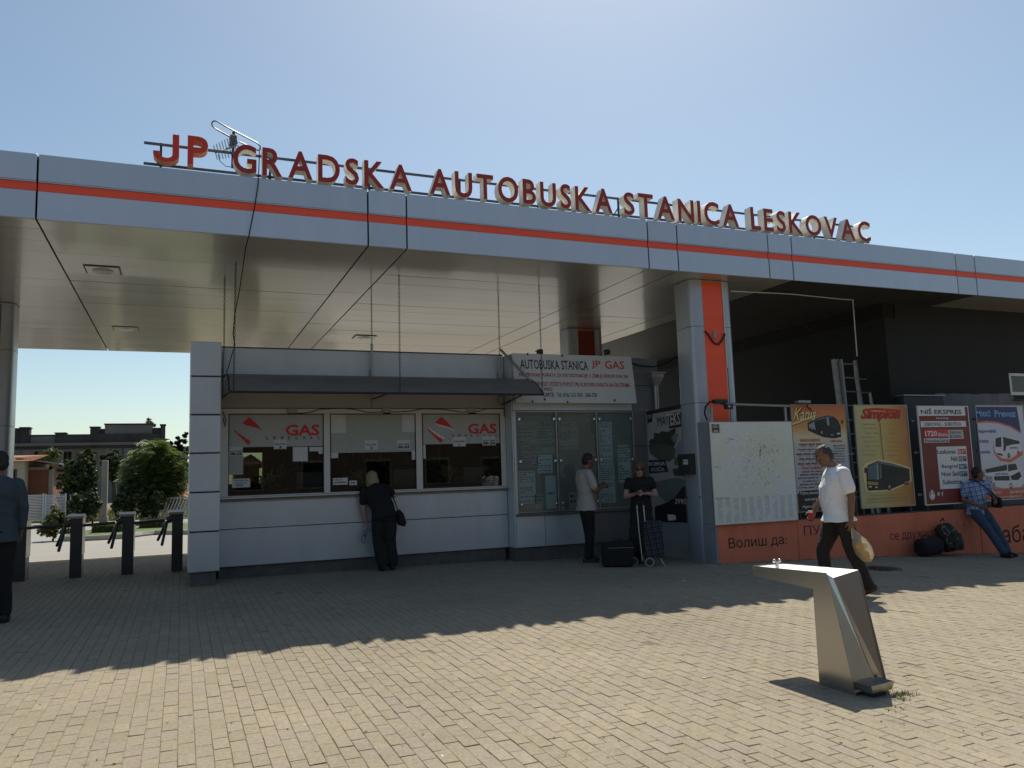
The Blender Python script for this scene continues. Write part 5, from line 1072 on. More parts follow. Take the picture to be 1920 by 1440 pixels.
# ================================================================== DRINKING FOUNTAIN
INOX = M('brushed stainless steel', (0.42, 0.41, 0.385), 0.24, metal=0.95, var=0.025, scale=3, rvar=0.03)
X0F = 3.93; XF1 = on_z(1596, 1068, 0.70).x
ft = thing('drinking_fountain', 'angular stainless steel drinking fountain standing in the sunlit paving', 'fountain', (X0F+0.15, 4.1, gz(4)))
G4 = gz(4.05)
prof_ = [(4.876, 0.612), (4.876, 0.684), (4.138, 0.706), (4.118, 0.664), (3.962, G4), (4.273, G4), (4.268, 0.588)]
W4 = XF1-X0F
def face(pts): m = MB(); m.poly(pts); return m
sh = MB(); t_ = 0.004
for x in (X0F, XF1):
    sh.prism([(x, y, z) for y, z in prof_], (t_ if x == X0F else -t_, 0, 0))
# spout underside, front, leg inner face, back panel with a diagonal fold
def plate(a, b, nm='p'): sh.prism([(X0F+t_, a[0], a[1]), (XF1-t_, a[0], a[1]), (XF1-t_, b[0], b[1]), (X0F+t_, b[0], b[1])], Vector((0, -(b[1]-a[1]), b[0]-a[0])).normalized()*t_)
plate((4.874, 0.614), (4.266, 0.590)); plate((4.875, 0.612), (4.875, 0.684)); plate((4.270, G4), (4.266, 0.588))
sh.build('body', INOX, ft)
bt, bb_ = (4.120, 0.664), (3.964, G4)
bk = MB(); A_ = Vector((X0F+t_, bt[0], bt[1])); B_ = Vector((XF1-t_, bt[0]+0.012, 0.705)); C_ = Vector((XF1-t_, bb_[0]+.01, G4)); D_ = Vector((X0F+t_, bb_[0], G4))
E1 = Vector((X0F+0.06, bt[0]+0.020, bt[1]+.005)); E2 = Vector((XF1-0.05, bb_[0]+0.035, G4+0.02))
bk.add([A_, E1, B_, C_, E2, D_], [(0, 1, 4, 5), (1, 2, 3, 4)]); bk.build('back_panel', INOX, ft)
tp = MB(); tp.add([(X0F+t_, 4.872, 0.678), (XF1-t_, 4.872, 0.678), B_, A_, (X0F+t_, 4.138, 0.700), (X0F+W4*.5, 4.78, 0.668), E1], [(0, 1, 5), (1, 2, 6, 5), (0, 5, 6, 4), (4, 6, 3)]); tp.build('basin', M('dull sunlit-tone steel', (0.60, 0.59, 0.56), 0.5, metal=0.55, var=0.10, scale=14), ft)  # basin steel is rougher, and paler to put sunlit brightness into its colour
zr = G4+0.082; rim = [on_z(*p, zr) for p in ((1599, 1278), (1634, 1287), (1677, 1277), (1648, 1269))]; cen = sum(rim, Vector())/4
tr_ = MB(); low_ = [p.lerp(cen, .16)-Vector((0, 0, .050)) for p in rim]
for k in range(4):
    a_, b_ = rim[k], rim[(k+1) % 4]; c_, d_ = low_[(k+1) % 4], low_[k]; nrm = (b_-a_).cross(Vector((0, 0, 1))).normalized()*.004; tr_.prism([a_, b_, c_, d_], -nrm)
tr_.prism(low_, (0, 0, .004)); trp = tr_.build('tray', INOX, ft)
m = MB(); m.prism([Vector((p.x, p.y, G4-.01)) for p in (q_.lerp(cen, .45) for q_ in rim)], (0, 0, zr-.052-G4)); m.build('tray_foot', STEEL_D, ft)
m = MB(); m.lathe(cen-Vector((0, 0, .045)), [(0.018, 0), (0.018, 0.003), (0.006, 0.004)], 12); m.build('drain', STEEL_D, trp)
q = on_x(1457, 1060, X0F+W4*.30); m = MB(); m.cyl((q.x, q.y, 0.672), (q.x, q.y, 0.712), 0.013, n=12); m.cyl((q.x, q.y, 0.712), (q.x, q.y, 0.725), 0.018, n=12); tap = m.build('tap', CHROME, ft, 40)
for s1 in (-1, 1): m = MB(); m.ball((q.x+0.022*s1, q.y, 0.73), 0.014, 10, 7); m.build('tap_button', CHROME, tap, 60)
# weeds at the fountain foot
GRASS = M('weed green', (0.20, 0.23, 0.07), 0.7, var=0.35, scale=30)
m = MB(); rr = random.Random(8)
for cx_, cy_, n_, sp_ in ((on_g(1690, 1302).x, on_g(1690, 1302).y, 260, .045), (on_g(1680, 1330).x, on_g(1680, 1330).y, 26, .04), (on_g(1692, 1312).x, on_g(1692, 1312).y, 60, .03)):
    for i in range(n_):
        x = cx_+rr.gauss(0, sp_); y = cy_+rr.gauss(0, sp_*.7); a_ = rr.uniform(0, 6.28); h = rr.uniform(.006, .026); d = Vector((math.cos(a_), math.sin(a_), 0)); s_ = Vector((-math.sin(a_), math.cos(a_), 0))*.0034
        b_ = Vector((x, y, gz(x)-.004)); m.add([b_-s_, b_+s_, b_+d*h*.5+Vector((0, 0, h))], [(0, 1, 2)])
tag(m.build('weeds', GRASS, None, fixn=False), 'small tufts of weed in the paving joints by the steel fountain', 'weeds', kind='stuff')

# ================================================================== TURNSTILES
TB = M('turnstile front', (0.055, 0.06, 0.065), 0.4, metal=0.5, var=0.1); TS = M('turnstile side steel', (0.50, 0.48, 0.43), 0.38, metal=0.6, var=0.1, scale=6)
YT = 14.45
tlab = ('turnstile nearest the man in blue, leftmost of the four', 'turnstile second from the left with a shiny side panel', 'turnstile third from the left in front of the clipped hedges', 'turnstile next to the booth corner pillar, rightmost of the four')
for i, xt in enumerate((-2.30, -1.53, -0.79, -0.05)):
    zg = gz(xt); H_ = 0.985
    o = thing('turnstile', tlab[i], 'turnstile', (xt, YT, zg), 'turnstiles at the station gate')
    m = MB(); m.bbox(xt-0.085, xt+0.085, YT, YT+0.02, zg-0.02, H_-0.05, 0.003); m.build('front_plate', TB, o)
    m = MB(); m.bbox(xt-0.085, xt+0.085, YT+0.021, YT+0.42, zg+0.35, H_-0.05, 0.004); m.build('housing', TS, o)
    m = MB(); m.bbox(xt-0.075, xt+0.075, YT+0.021, YT+0.40, zg-0.02, zg+0.349, 0.004); m.build('foot', TB, o)
    m = MB(); m.prism([(xt-0.14, YT-0.02, H_-0.048), (xt-0.14, YT+0.44, H_-0.048), (xt-0.14, YT+0.44, H_-0.01), (xt-0.14, YT+0.21, H_+0.02), (xt-0.14, YT-0.02, H_-0.012)], (0.235, 0, 0)); m.build('cap', M('turnstile cap', (0.30, 0.27, 0.21), 0.4, metal=0.6, var=0.15), o)
    hc = Vector((xt-0.14, YT+0.08, H_-0.13)); m = MB(); m.cyl(Vector((xt-0.06, YT+0.08, H_-0.10)), hc+Vector((-.03, 0, -.02)), 0.062, 0.045, n=14); hub = m.build('hub', TB, o, 40)
    for d in (Vector((-0.55, 0.02, -0.035)), Vector((-0.09, -0.14, -0.40)), Vector((-0.16, 0.22, -0.34))):
        m = MB(); m.cyl(hc+d.normalized()*.04+Vector((-.015, 0, -.01)), hc+d, 0.023, n=10); m.ball(hc+d, 0.023, 8, 6); m.build('arm', TB, o, 40)
q = on_g(1280, 1090)
m = MB(); m.cyl((q.x, q.y, gz(q.x)+.008), (q.x+0.05, q.y+.02, gz(q.x)+.008), 0.006, n=6); tag(m.build('cigarette_pack_scrap', WHITEP), 'tiny white scrap of litter on the shaded paving near the suitcase', 'litter')
# ================================================================== PEOPLE
TMP = bpy.data.scenes.new('tmp_build')
def remesh(m, voxel, smooth=4, decim=None):
    """fuse overlapping closed shells into one continuous skin"""
    me = m.mesh('tmp'); bm = bmesh.new(); bm.from_mesh(me); bmesh.ops.recalc_face_normals(bm, faces=bm.faces); bm.to_mesh(me); bm.free()
    o = bpy.data.objects.new('tmp', me); TMP.collection.objects.link(o)
    r = o.modifiers.new('r', 'REMESH'); r.mode = 'VOXEL'; r.voxel_size = voxel
    s_ = o.modifiers.new('s', 'SMOOTH'); s_.factor = 0.5; s_.iterations = smooth
    vl = TMP.view_layers[0]; vl.update(); dg = vl.depsgraph or bpy.context.evaluated_depsgraph_get()
    out = bpy.data.meshes.new_from_object(o.evaluated_get(dg))
    bpy.data.objects.remove(o); bpy.data.meshes.remove(me)
    out.polygons.foreach_set('use_smooth', [True]*len(out.polygons)); return out
from mathutils import noise as mnoise
def folds(me, amp=0.007, fx=7.0, fz=4.0, seed=0.0):
    """creases: ridged noise pushed along the normals"""
    n_ = len(me.vertices); co = np.empty(n_*3); me.vertices.foreach_get('co', co); co = co.reshape(-1, 3); no = np.empty(n_*3); me.vertices.foreach_get('normal', no); no = no.reshape(-1, 3); d = np.empty(n_)
    for i in range(n_):
        x, y, z = co[i]; a = mnoise.noise((x*fx+seed, y*fx, z*fz+seed)); b = mnoise.noise((x*fx*2.3+z*3, y*fx*2.3-z*2, z*fz*2.6+seed)); d[i] = (0.5-abs(a)*1.6)+(0.35-abs(b)*1.1)*.6
    co = co+no*(d*amp)[:, None]; me.vertices.foreach_set('co', co.ravel()); me.update(); return me
def skin_mat(name, col):
    m = M(name, col, 0.5, var=0.10, scale=14); b = m.node_tree.nodes['Principled BSDF']; b.inputs['Subsurface Weight'].default_value = 0.08; b.inputs['Subsurface Radius'].default_value = (0.01, 0.004, 0.002); return m
def cloth(name, col, var=0.15, scale=9, rough=0.85): return M(name, col, rough, var=var, scale=scale, bump=0.55, bscale=13, bdist=0.035)
def cap(m, pts, rs, n=12):
    """tapered limb with rounded ends through pts"""
    P = [Vector(p) for p in pts]; Q = []; R2 = []
    for i in range(len(P)-1):
        k = 4
        for j in range(k): t = j/k; Q.append(P[i].lerp(P[i+1], t)); R2.append(rs[i]+(rs[i+1]-rs[i])*t)
    Q.append(P[-1]); R2.append(rs[-1]); m.tube(Q, R2, n)
    for p, r in zip(P, rs): m.ball(p, r*0.985, n, 8)
def ell(m, c, f, s, u, a, b, h, n=14, k=10):
    """ellipsoid with axes f,s,u half sizes a,b,h"""
    c = Vector(c); t = MB(); t.ball((0, 0, 0), 1, n, k); m.add([c+f*(v[0]*a)+s*(v[1]*b)+u*(v[2]*h) for v in t.v], t.f)
def loft(m, st, side, n=20):
    """elliptical torso rings: (centre, front-back half depth, side half width)"""
    vs = []; fs = []; k = len(st)
    for i, (c, a, b) in enumerate(st):
        c = Vector(c); t = (Vector(st[min(i+1, k-1)][0])-Vector(st[max(i-1, 0)][0])).normalized(); s = (side-t*side.dot(t)).normalized(); f = s.cross(t).normalized()
        for j in range(n):
            q = 2*math.pi*j/n; cs, sn = math.cos(q), math.sin(q); pw = 0.82
            vs.append(c+f*a*math.copysign(abs(cs)**pw, cs)+s*b*math.copysign(abs(sn)**pw, sn))
    for i in range(k-1): fs += [(i*n+j, i*n+(j+1) % n, (i+1)*n+(j+1) % n, (i+1)*n+j) for j in range(n)]
    fs += [tuple(range(n))[::-1], tuple(range((k-1)*n, k*n))]; m.add(vs, fs)
def hand(m, wr, d, side, pn, curl=0.5, sc=1.0):
    """palm and five fingers: d along the hand, side towards the thumb, pn palm normal"""
    d = d.normalized(); pn = (pn-d*pn.dot(d)).normalized(); sd = d.cross(pn)*(1 if d.cross(pn).dot(side) > 0 else -1)
    c = wr+d*0.052*sc; ell(m, c, d, sd, pn, 0.055*sc, 0.042*sc, 0.017*sc, 10, 8)
    for i, (o_, ln) in enumerate(((0.030, .070), (0.010, .078), (-0.010, .072), (-0.029, .056))):
        b = wr+d*0.095*sc+sd*o_*sc; d1 = (d*math.cos(curl*.6)+pn*math.sin(curl*.6)).normalized(); d2 = (d*math.cos(curl*1.7)+pn*math.sin(curl*1.7)).normalized()
        k = b+d1*ln*.55*sc; cap(m, [b-d*0.015*sc, k, k+d2*ln*.5*sc], [.0095*sc, .009*sc, .0078*sc], 7)
    b = wr+d*0.03*sc+sd*0.034*sc; k = b+(d*.75+sd*.65).normalized()*.04*sc; cap(m, [b, k, k+(d*.9+sd*.1+pn*curl*.5).normalized()*.034*sc], [.0125*sc, .011*sc, .0088*sc], 7)
def person(label, base, heading, J, skin, top, trs, shoe, hair, hairstyle='short', sleeve=0.55, hem=0.0, sc=1.0, vox=0.0085, build=1.0, glasses=False, skirt=False, legcut=0.96, belly=0.0, legw=0.0):
    base = Vector(base); ch, sh_ = math.cos(heading), math.sin(heading)
    def W(p): p = Vector(p)*sc; return base+Vector((p.x*ch-p.y*sh_, p.x*sh_+p.y*ch, p.z))
    def D(v): v = Vector(v); return Vector((v.x*ch-v.y*sh_, v.x*sh_+v.y*ch, v.z)).normalized()
    g_ = {k: W(v) for k, v in J.items() if k not in ('face', 'up', 'twist', 'hdL', 'hdR', 'pnL', 'pnR', 'curlL', 'curlR', 'toeL', 'toeR', 'thL', 'thR')}
    root = thing('person', label, 'person', tuple(base))
    side = D(J.get('twist', (0, 1, 0))); face = D(J['face']); hup = D(J['up']); hup = (hup-face*hup.dot(face)).normalized(); hs = hup.cross(face)
    pel, nk, hd = g_['pelvis'], g_['neck'], g_['head']; mid = g_.get('waist', pel.lerp(nk, 0.35)); che = g_.get('chest', pel.lerp(nk, 0.72)); B = build
    belly_ = belly; tor = lambda e: [(pel-Vector((0, 0, .07)), .095*B+e, .135*B+e), (pel, .112*B+e, .160*B+e), (mid, (.105+belly)*B+e, .145*B+e), (pel.lerp(nk, .55), (.118+belly*.7)*B+e, .155*B+e), (che, .122*B+e, .172*B+e), (che.lerp(nk, .55), .100*B+e, .160*B+e), (che.lerp(nk, .86), .070+e, .100+e), (nk, .058+e*.6, .062+e*.6)]
    # ---- body: one continuous skin
    m = MB(); loft(m, tor(-.018), side)
    cap(m, [nk-(hd-nk)*.3, hd-hup*.06*sc], [.060*sc, .054*sc]); 
    ell(m, hd+hup*.018*sc, face, hs, hup, .098*sc, .077*sc, .110*sc); ell(m, hd-hup*.058*sc+face*.024*sc, face, hs, hup, .066*sc, .056*sc, .066*sc)
    ell(m, hd-hup*.102*sc+face*.058*sc, face, hs, hup, .026*sc, .026*sc, .020*sc, 10, 8)
    cap(m, [hd+hup*.012*sc+face*.088*sc, hd-hup*.030*sc+face*.108*sc], [.010*sc, .0155*sc], 8); ell(m, hd+hup*.026*sc+face*.080*sc, face, hs, hup, .016*sc, .050*sc, .010*sc, 10, 8)
    for s1 in (-1, 1): ell(m, hd-hup*.006*sc+hs*.079*s1*sc-face*.006*sc, face, hs, hup, .018*sc, .010*sc, .031*sc, 8, 8)
    ell(m, hd-hup*.066*sc+face*.083*sc, face, hs, hup, .012*sc, .026*sc, .012*sc, 8, 6)
    for S_ in 'LR':
        a, e, w_ = g_['sh'+S_], g_['el'+S_], g_['wr'+S_]
        cap(m, [a, a.lerp(e, .45), e, e.lerp(w_, .3), w_], [.052*B, .047*B, .040, .041, .027]); hdir = D(J['hd'+S_]) if 'hd'+S_ in J else (w_-e).normalized()
        hand(m, w_, hdir, D(J['th'+S_]) if 'th'+S_ in J else face, D(J['pn'+S_]) if 'pn'+S_ in J else -side*(1 if S_ == 'L' else -1), J.get('curl'+S_, .6), sc)
        h, k, an = g_['hip'+S_], g_['kn'+S_], g_['an'+S_]
        cap(m, [h, h.lerp(k, .5), k, k.lerp(an, .3), an], [.074*B, .062*B, .046, .046, .034])
        td = D(J.get('toe'+S_, (1, 0, 0))); cap(m, [an-Vector((0, 0, .03)), an+td*.10-Vector((0, 0, .055))], [.038, .032])
    body = link('body', remesh(m, vox, 3), skin, root)
    # ---- clothes follow the body
    t = MB(); st = tor(.016); hemz = st[0]
    st2 = [(pel-(mid-pel).normalized()*(0.02+hem), .134*B+.022+belly*.5, .180*B+.020)]+st[1:-1]+[(che.lerp(nk, .97), .060+.012, .074+.012)]
    loft(t, st2, side)
    for S_ in 'LR':
        a, e, w_ = g_['sh'+S_], g_['el'+S_], g_['wr'+S_]; 
        if sleeve <= 1: cap(t, [a, a.lerp(e, sleeve*.6), a.lerp(e, sleeve)], [.066*B, .066*B, .064*B])
        else: cap(t, [a, a.lerp(e, .5), e, e.lerp(w_, (sleeve-1))], [.066*B, .060*B, .054, .046])
    link('shirt', folds(remesh(t, vox, 5), 0.010, 6.0, 5.0, base.x), top, root)
    t = MB(); loft(t, [(pel-Vector((0, 0, .09)), .110*B, .150*B), (pel-Vector((0, 0, .02)), .128*B, .176*B), (pel+(mid-pel)*.30, .112*B+belly*.2, .156*B)], side)
    if skirt:
        kz_ = (g_['anL']+g_['anR'])/2; loft(t, [(pel-Vector((0, 0, .06)), .125*B, .175*B), (pel.lerp(kz_, .5), .15, .21), (pel.lerp(kz_, .9), .17, .25)], side)
    for S_ in 'LR':
        h, k, an = g_['hip'+S_], g_['kn'+S_], g_['an'+S_]; cap(t, [h, h.lerp(k, .45), k, k.lerp(an, .5), k.lerp(an, legcut)], [.096*B, .088*B+legw*.5, .074+legw*.8, .070+legw, .066+legw])
    link('trousers', folds(remesh(t, vox, 5), 0.009, 6.5, 6.0, base.y), trs, root)
    for S_ in 'LR':
        an = g_['an'+S_]; td = D(J.get('toe'+S_, (1, 0, 0))); sdv = Vector((0, 0, 1)).cross(td); upv = td.cross(sdv); t = MB()
        cap(t, [an-upv*.035-td*.045, an-upv*.045+td*.06, an-upv*.052+td*.135], [.044, .043, .034]); ell(t, an-upv*.066+td*.045, td, sdv, upv, .140, .047, .022); ell(t, an-upv*.01-td*.01, td, sdv, upv, .05, .042, .05)
        link('shoe', remesh(t, .008, 3), shoe, root)
    # ---- hair, eyes, mouth
    t = MB()
    if hairstyle == 'short':
        ell(t, hd+hup*.042*sc-face*.020*sc, face, hs, hup, .094*sc, .083*sc, .094*sc); ell(t, hd-hup*.01*sc-face*.05*sc, face, hs, hup, .056*sc, .080*sc, .075*sc)
    elif hairstyle == 'buzz':
        ell(t, hd+hup*.026*sc-face*.016*sc, face, hs, hup, .091*sc, .0795*sc, .103*sc); ell(t, hd-hup*.02*sc-face*.050*sc, face, hs, hup, .052*sc, .074*sc, .060*sc)
    else:
        ell(t, hd+hup*.035*sc-face*.012*sc, face, hs, hup, .108*sc, .096*sc, .106*sc); ell(t, hd-hup*.05*sc-face*.045*sc, face, hs, hup, .070*sc, .098*sc, .10*sc)
        for s1 in (-1, 1): ell(t, hd-hup*.045*sc+hs*.076*s1*sc-face*.005*sc, face, hs, hup, .045*sc, .026*sc, .095*sc)
    link('hair', folds(remesh(t, .006, 2), 0.007, 34.0, 16.0, base.x), hair, root)
    ex = M('eye dark', (0.02, 0.016, 0.014), 0.2, var=0); ew = M('eye white', (0.5, 0.48, 0.45), 0.3, var=0)
    for s1 in (-1, 1):
        if glasses:
            t = MB(); ell(t, hd+hup*.006*sc+face*.095*sc+hs*.034*s1*sc, face, hs, hup, .012*sc, .031*sc, .024*sc, 10, 8); t.build('sunglass_lens', M('black lens', (0.008, 0.008, 0.009), 0.12, var=0), root, 60)
        t = MB(); ell(t, hd+hup*.006*sc+face*.086*sc+hs*.032*s1*sc, face, hs, hup, .009*sc, .014*sc, .0075*sc, 8, 6); ey = t.build('eye', ew, root, 60)
        t = MB(); ell(t, hd+hup*.006*sc+face*.093*sc+hs*.032*s1*sc, face, hs, hup, .004*sc, .006*sc, .006*sc, 8, 6); t.build('iris', ex, ey, 60)
        t = MB(); cap(t, [hd+hup*.034*sc+face*.095*sc+hs*.016*s1*sc, hd+hup*.032*sc+face*.082*sc+hs*.052*s1*sc], [.0045*sc, .003*sc], 6); t.build('eyebrow', hair, root, 60)
    if glasses:
        t = MB(); cap(t, [hd+hup*.012*sc+face*.104*sc+hs*.02*sc, hd+hup*.012*sc+face*.104*sc-hs*.02*sc], [.004, .004], 6)
        for s1 in (-1, 1): cap(t, [hd+hup*.012*sc+face*.085*sc+hs*.066*s1*sc, hd+hup*.01*sc-face*.01*sc+hs*.084*s1*sc], [.004, .004], 6)
        t.build('glasses_frame', ex, root, 60)
    t = MB(); ell(t, hd-hup*.066*sc+face*.091*sc, face, hs, hup, .006*sc, .023*sc, .0065*sc, 10, 6); t.build('mouth', M('lips', (0.20, 0.075, 0.06), 0.5, var=0), root, 60)
    return root, g_, W, D
def px_scale(p): return FPX/((Vector(p)-EYE).dot(fw))

SK_T = skin_mat('tanned skin', (0.20, 0.098, 0.058)); SK_F = skin_mat('fair skin', (0.42, 0.26, 0.20)); SK_D = skin_mat('weathered skin', (0.20, 0.105, 0.07))
HB = M('dark brown hair', (0.018, 0.013, 0.010), 0.55, var=0.3, scale=60, streak=(1, 1, .2)); HG = M('greying cropped hair', (0.045, 0.040, 0.037), 0.7, var=0.3, scale=60); HBL = M('blond hair', (0.34, 0.25, 0.15), 0.5, var=0.25, scale=60, streak=(1, 1, .2)); HR = M('light auburn hair', (0.11, 0.058, 0.034), 0.5, var=0.25, scale=60, streak=(1, 1, .2))
BLK_CL = cloth('black cloth', (0.010, 0.010, 0.011)); SHOE = M('black shoe leather', (0.012, 0.011, 0.011), 0.45, var=0.1)
left_img = math.atan2(-RT.y, -RT.x); right_img = math.atan2(RT.y, RT.x)

# --- 1 walking man in white shirt (profile, facing left)
b1 = on_g(1590, 1116); b1 = Vector((b1.x, b1.y, gz(b1.x)))
J1 = dict(pelvis=(.045, 0, .93), waist=(.05, 0, 1.07), chest=(.035, 0, 1.30), neck=(.045, 0, 1.475), head=(.145, .0, 1.605), face=(.93, .06, -.36), up=(.36, 0, .93),
          shL=(.0, .20, 1.40), shR=(.03, -.20, 1.40), elL=(-.055, .235, 1.12), elR=(.13, -.23, 1.14), wrL=(-.035, .225, .87), wrR=(.26, -.20, .95), hdL=(.02, 0, -1), pnL=(.2, -1, 0), thL=(1, 0, 0), curlL=1.3, hdR=(.5, 0, -.8), pnR=(0, 1, .2), thR=(1, 0, 0), curlR=1.2,
          hipL=(.01, .09, .88), hipR=(.05, -.09, .88), knL=(-.07, .09, .47), knR=(.22, -.09, .50), anL=(-.215, .085, .115), anR=(.19, -.09, .09), toeL=(.9, .05, -.30), toeR=(1, -.05, .05))
SHW = M('white polo cotton', (0.84, 0.84, 0.87), 0.85, var=0.05, scale=8, bump=0.6, bscale=10, bdist=0.035)
p1, g1, W1, D1 = person('walking man in a white polo shirt carrying a plastic bag behind the fountain', b1, left_img-0.12, J1, SK_T, SHW, cloth('dark brown trousers', (0.020, 0.016, 0.014)), SHOE, HG, 'buzz', 0.62, .06, 1.0, build=1.14, belly=.035, vox=.0075)
t = MB(); q = W1((.165, .0, 1.245))
# shirt placket, collar and chest logo
t = MB(); t.tube([g1['neck']+D1((1, .45, 0))*.078-Vector((0, 0, .045)), g1['neck']+D1((0, 1, 0))*.078-Vector((0, 0, .012)), g1['neck']+D1((-1, 0, 0))*.074+Vector((0, 0, .012)), g1['neck']+D1((0, -1, 0))*.078-Vector((0, 0, .012)), g1['neck']+D1((1, -.45, 0))*.078-Vector((0, 0, .045))], .015, 8); t.build('collar', SHW, p1, 60)
lg = W1((.125, .165, 1.285)); t = MB(); t.obox(lg, D1((.8, -.6, 0)), Vector((0, 0, 1)), D1((.6, .8, 0)), .030, .007, .004); t.build('shirt_logo', REDP, p1)
# red pack in his far hand
pk = thing('red_packet', 'small red and white packet in the far hand of the man in white', 'packet', tuple(g1['wrR'])); t = MB(); c = g1['wrR']+D1((.5, 0, -.8))*.07; t.obox(c, D1((1, 0, 0)), D1((0, 1, 0)), Vector((0, 0, 1)), .030, .016, .045); t.build('carton', REDP, pk); t = MB(); t.obox(c+Vector((0, 0, .058)), D1((1, 0, 0)), D1((0, 1, 0)), Vector((0, 0, 1)), .030, .016, .012); t.build('lid', WHITEP, pk)
# plastic carrier bag
def film_mat():
    m = bpy.data.materials.new('thin carrier bag film'); m.use_nodes = True; N, L = nodes_of(m); b = N['Principled BSDF']; out = N['Material Output']; b.inputs['Base Color'].default_value = (0.62, 0.58, 0.46, 1); b.inputs['Roughness'].default_value = 0.3
    tl = N.new('ShaderNodeBsdfTranslucent'); tl.inputs[0].default_value = (0.70, 0.66, 0.52, 1); tr = N.new('ShaderNodeBsdfTransparent'); m1 = N.new('ShaderNodeMixShader'); m1.inputs[0].default_value = .5; m2 = N.new('ShaderNodeMixShader'); m2.inputs[0].default_value = .45
    L.new(b.outputs[0], m1.inputs[1]); L.new(tl.outputs[0], m1.inputs[2]); L.new(tr.outputs[0], m2.inputs[1]); L.new(m1.outputs[0], m2.inputs[2]); L.new(m2.outputs[0], out.inputs[0]); return m
hnd = g1['wrL']+D1((.02, 0, -1))*.10; cb = thing('carrier_bag', 'thin white carrier bag with yellow goods hanging from the walking man\'s hand', 'bag', tuple(hnd-Vector((0, 0, .38))))
back = D1((-1, 0, 0)); sid = D1((0, 1, 0)); bc = hnd+back*.115-Vector((0, 0, .235)); ax = (back*.42-Vector((0, 0, .9))).normalized(); bx = sid; cx_ = ax.cross(bx)
t = MB(); loft(t, [(hnd+ax*.02, .012, .012), (hnd+ax*.09, .045, .03), (hnd+ax*.17, .085, .05), (hnd+ax*.27, .098, .065), (hnd+ax*.36, .075, .055), (hnd+ax*.40, .030, .03)], sid); link('film', remesh(t, .009, 4), film_mat(), cb)
t = MB(); rr = random.Random(2)
for i in range(7): ell(t, hnd+ax*(.20+.028*i)+cx_*rr.uniform(-.035, .035)+sid*rr.uniform(-.02, .02), ax, bx, cx_, .045, .038, .042)
link('goods', remesh(t, .008, 3), M('yellow goods', srgb(214, 160, 62), 0.5, var=0.15, scale=25), cb)
for s1 in (-1, 1): t = MB(); t.tube([hnd+sid*.012*s1+ax*.10+cx_*.05*s1, hnd+sid*.012*s1+ax*.05+cx_*.028*s1, hnd+Vector((0, 0, .012))], .006, 6); t.build('handle', M('bag handle', (.55, .53, .48), .5, var=.05), cb, 60)

# --- 2 man leaning on the orange wall in a plaid shirt
h2 = math.atan2(-.97, -.25); xh = on_y(1832, 962, YW-.14).x; b2 = Vector((xh, YW-.14, 0))+Vector((math.cos(h2), math.sin(h2), 0))*.30; b2.z = gz(b2.x)
J2 = dict(pelvis=(-.30, 0, .83), waist=(-.30, 0, .97), chest=(-.27, 0, 1.20), neck=(-.235, 0, 1.36), head=(-.20, .015, 1.485), face=(.38, .92, -.05), up=(.05, 0, 1), twist=(-.25, 1, 0),
          shL=(-.26, .19, 1.30), shR=(-.28, -.19, 1.29), elL=(-.22, .30, 1.06), elR=(-.30, -.27, 1.02), wrL=(.0, .16, .99), wrR=(-.14, -.06, .90), pnL=(0, -1, 0), pnR=(0, 1, -.3), curlL=.7, curlR=.7, thL=(0, 0, 1), thR=(0, 0, 1),
          hipL=(-.27, .09, .80), hipR=(-.27, -.09, .80), knL=(.03, .10, .47), knR=(.06, -.07, .46), anL=(.30, .07, .09), anR=(.36, -.06, .09), toeL=(1, .25, .1), toeR=(1, .1, .1))
def plaid(name, base, a_, b_, sc_=34):
    m = bpy.data.materials.new(name); m.use_nodes = True; N, L = nodes_of(m); bs = N['Principled BSDF']; bs.inputs['Roughness'].default_value = .85
    tc = N.new('ShaderNodeTexCoord'); mp_ = N.new('ShaderNodeMapping'); mp_.inputs['Rotation'].default_value = (.12, .1, .9); L.new(tc.outputs['Object'], mp_.inputs[0]); sp = N.new('ShaderNodeSeparateXYZ'); L.new(mp_.outputs[0], sp.inputs[0])
    def st(o_, k, th):
        s1 = N.new('ShaderNodeMath'); s1.operation = 'MULTIPLY'; L.new(o_, s1.inputs[0]); s1.inputs[1].default_value = k; s2 = N.new('ShaderNodeMath'); s2.operation = 'SINE'; L.new(s1.outputs[0], s2.inputs[0]); s3 = N.new('ShaderNodeMath'); s3.operation = 'GREATER_THAN'; L.new(s2.outputs[0], s3.inputs[0]); s3.inputs[1].default_value = th; return s3.outputs[0]
    cur = None
    mixes = [(st(sp.outputs[2], 150, .2), a_, .6), (st(sp.outputs[0], 150, .2), a_, .6), (st(sp.outputs[2], 75, .85), b_, .8), (st(sp.outputs[0], 75, .85), b_, .8)]
    for f_, c_, w_ in mixes:
        mu = N.new('ShaderNodeMath'); mu.operation = 'MULTIPLY'; L.new(f_, mu.inputs[0]); mu.inputs[1].default_value = w_; mx = N.new('ShaderNodeMix'); mx.data_type = 'RGBA'; L.new(mu.outputs[0], mx.inputs[0])
        if cur is None: mx.inputs[6].default_value = (*base, 1)
        else: L.new(cur, mx.inputs[6])
        mx.inputs[7].default_value = (*c_, 1); cur = mx.outputs[2]
    L.new(cur, bs.inputs['Base Color']); return m
JEAN = cloth('blue jeans', (0.045, 0.070, 0.11), .2, 12)
p2, g2, W2, D2 = person('man in a blue plaid shirt and jeans leaning back on the orange wall', b2, h2, J2, SK_D, plaid('blue plaid cotton', (0.14, 0.24, 0.52), (0.52, 0.58, 0.70), (0.05, 0.09, 0.28)), JEAN, SHOE, HB, 'short', .62, .07, 1.0, build=1.06, belly=.02)
wb = thing('shoulder_bag', 'small black shoulder bag on a strap at the plaid shirted man\'s hip', 'bag', tuple(W2((-.05, .24, .93))))
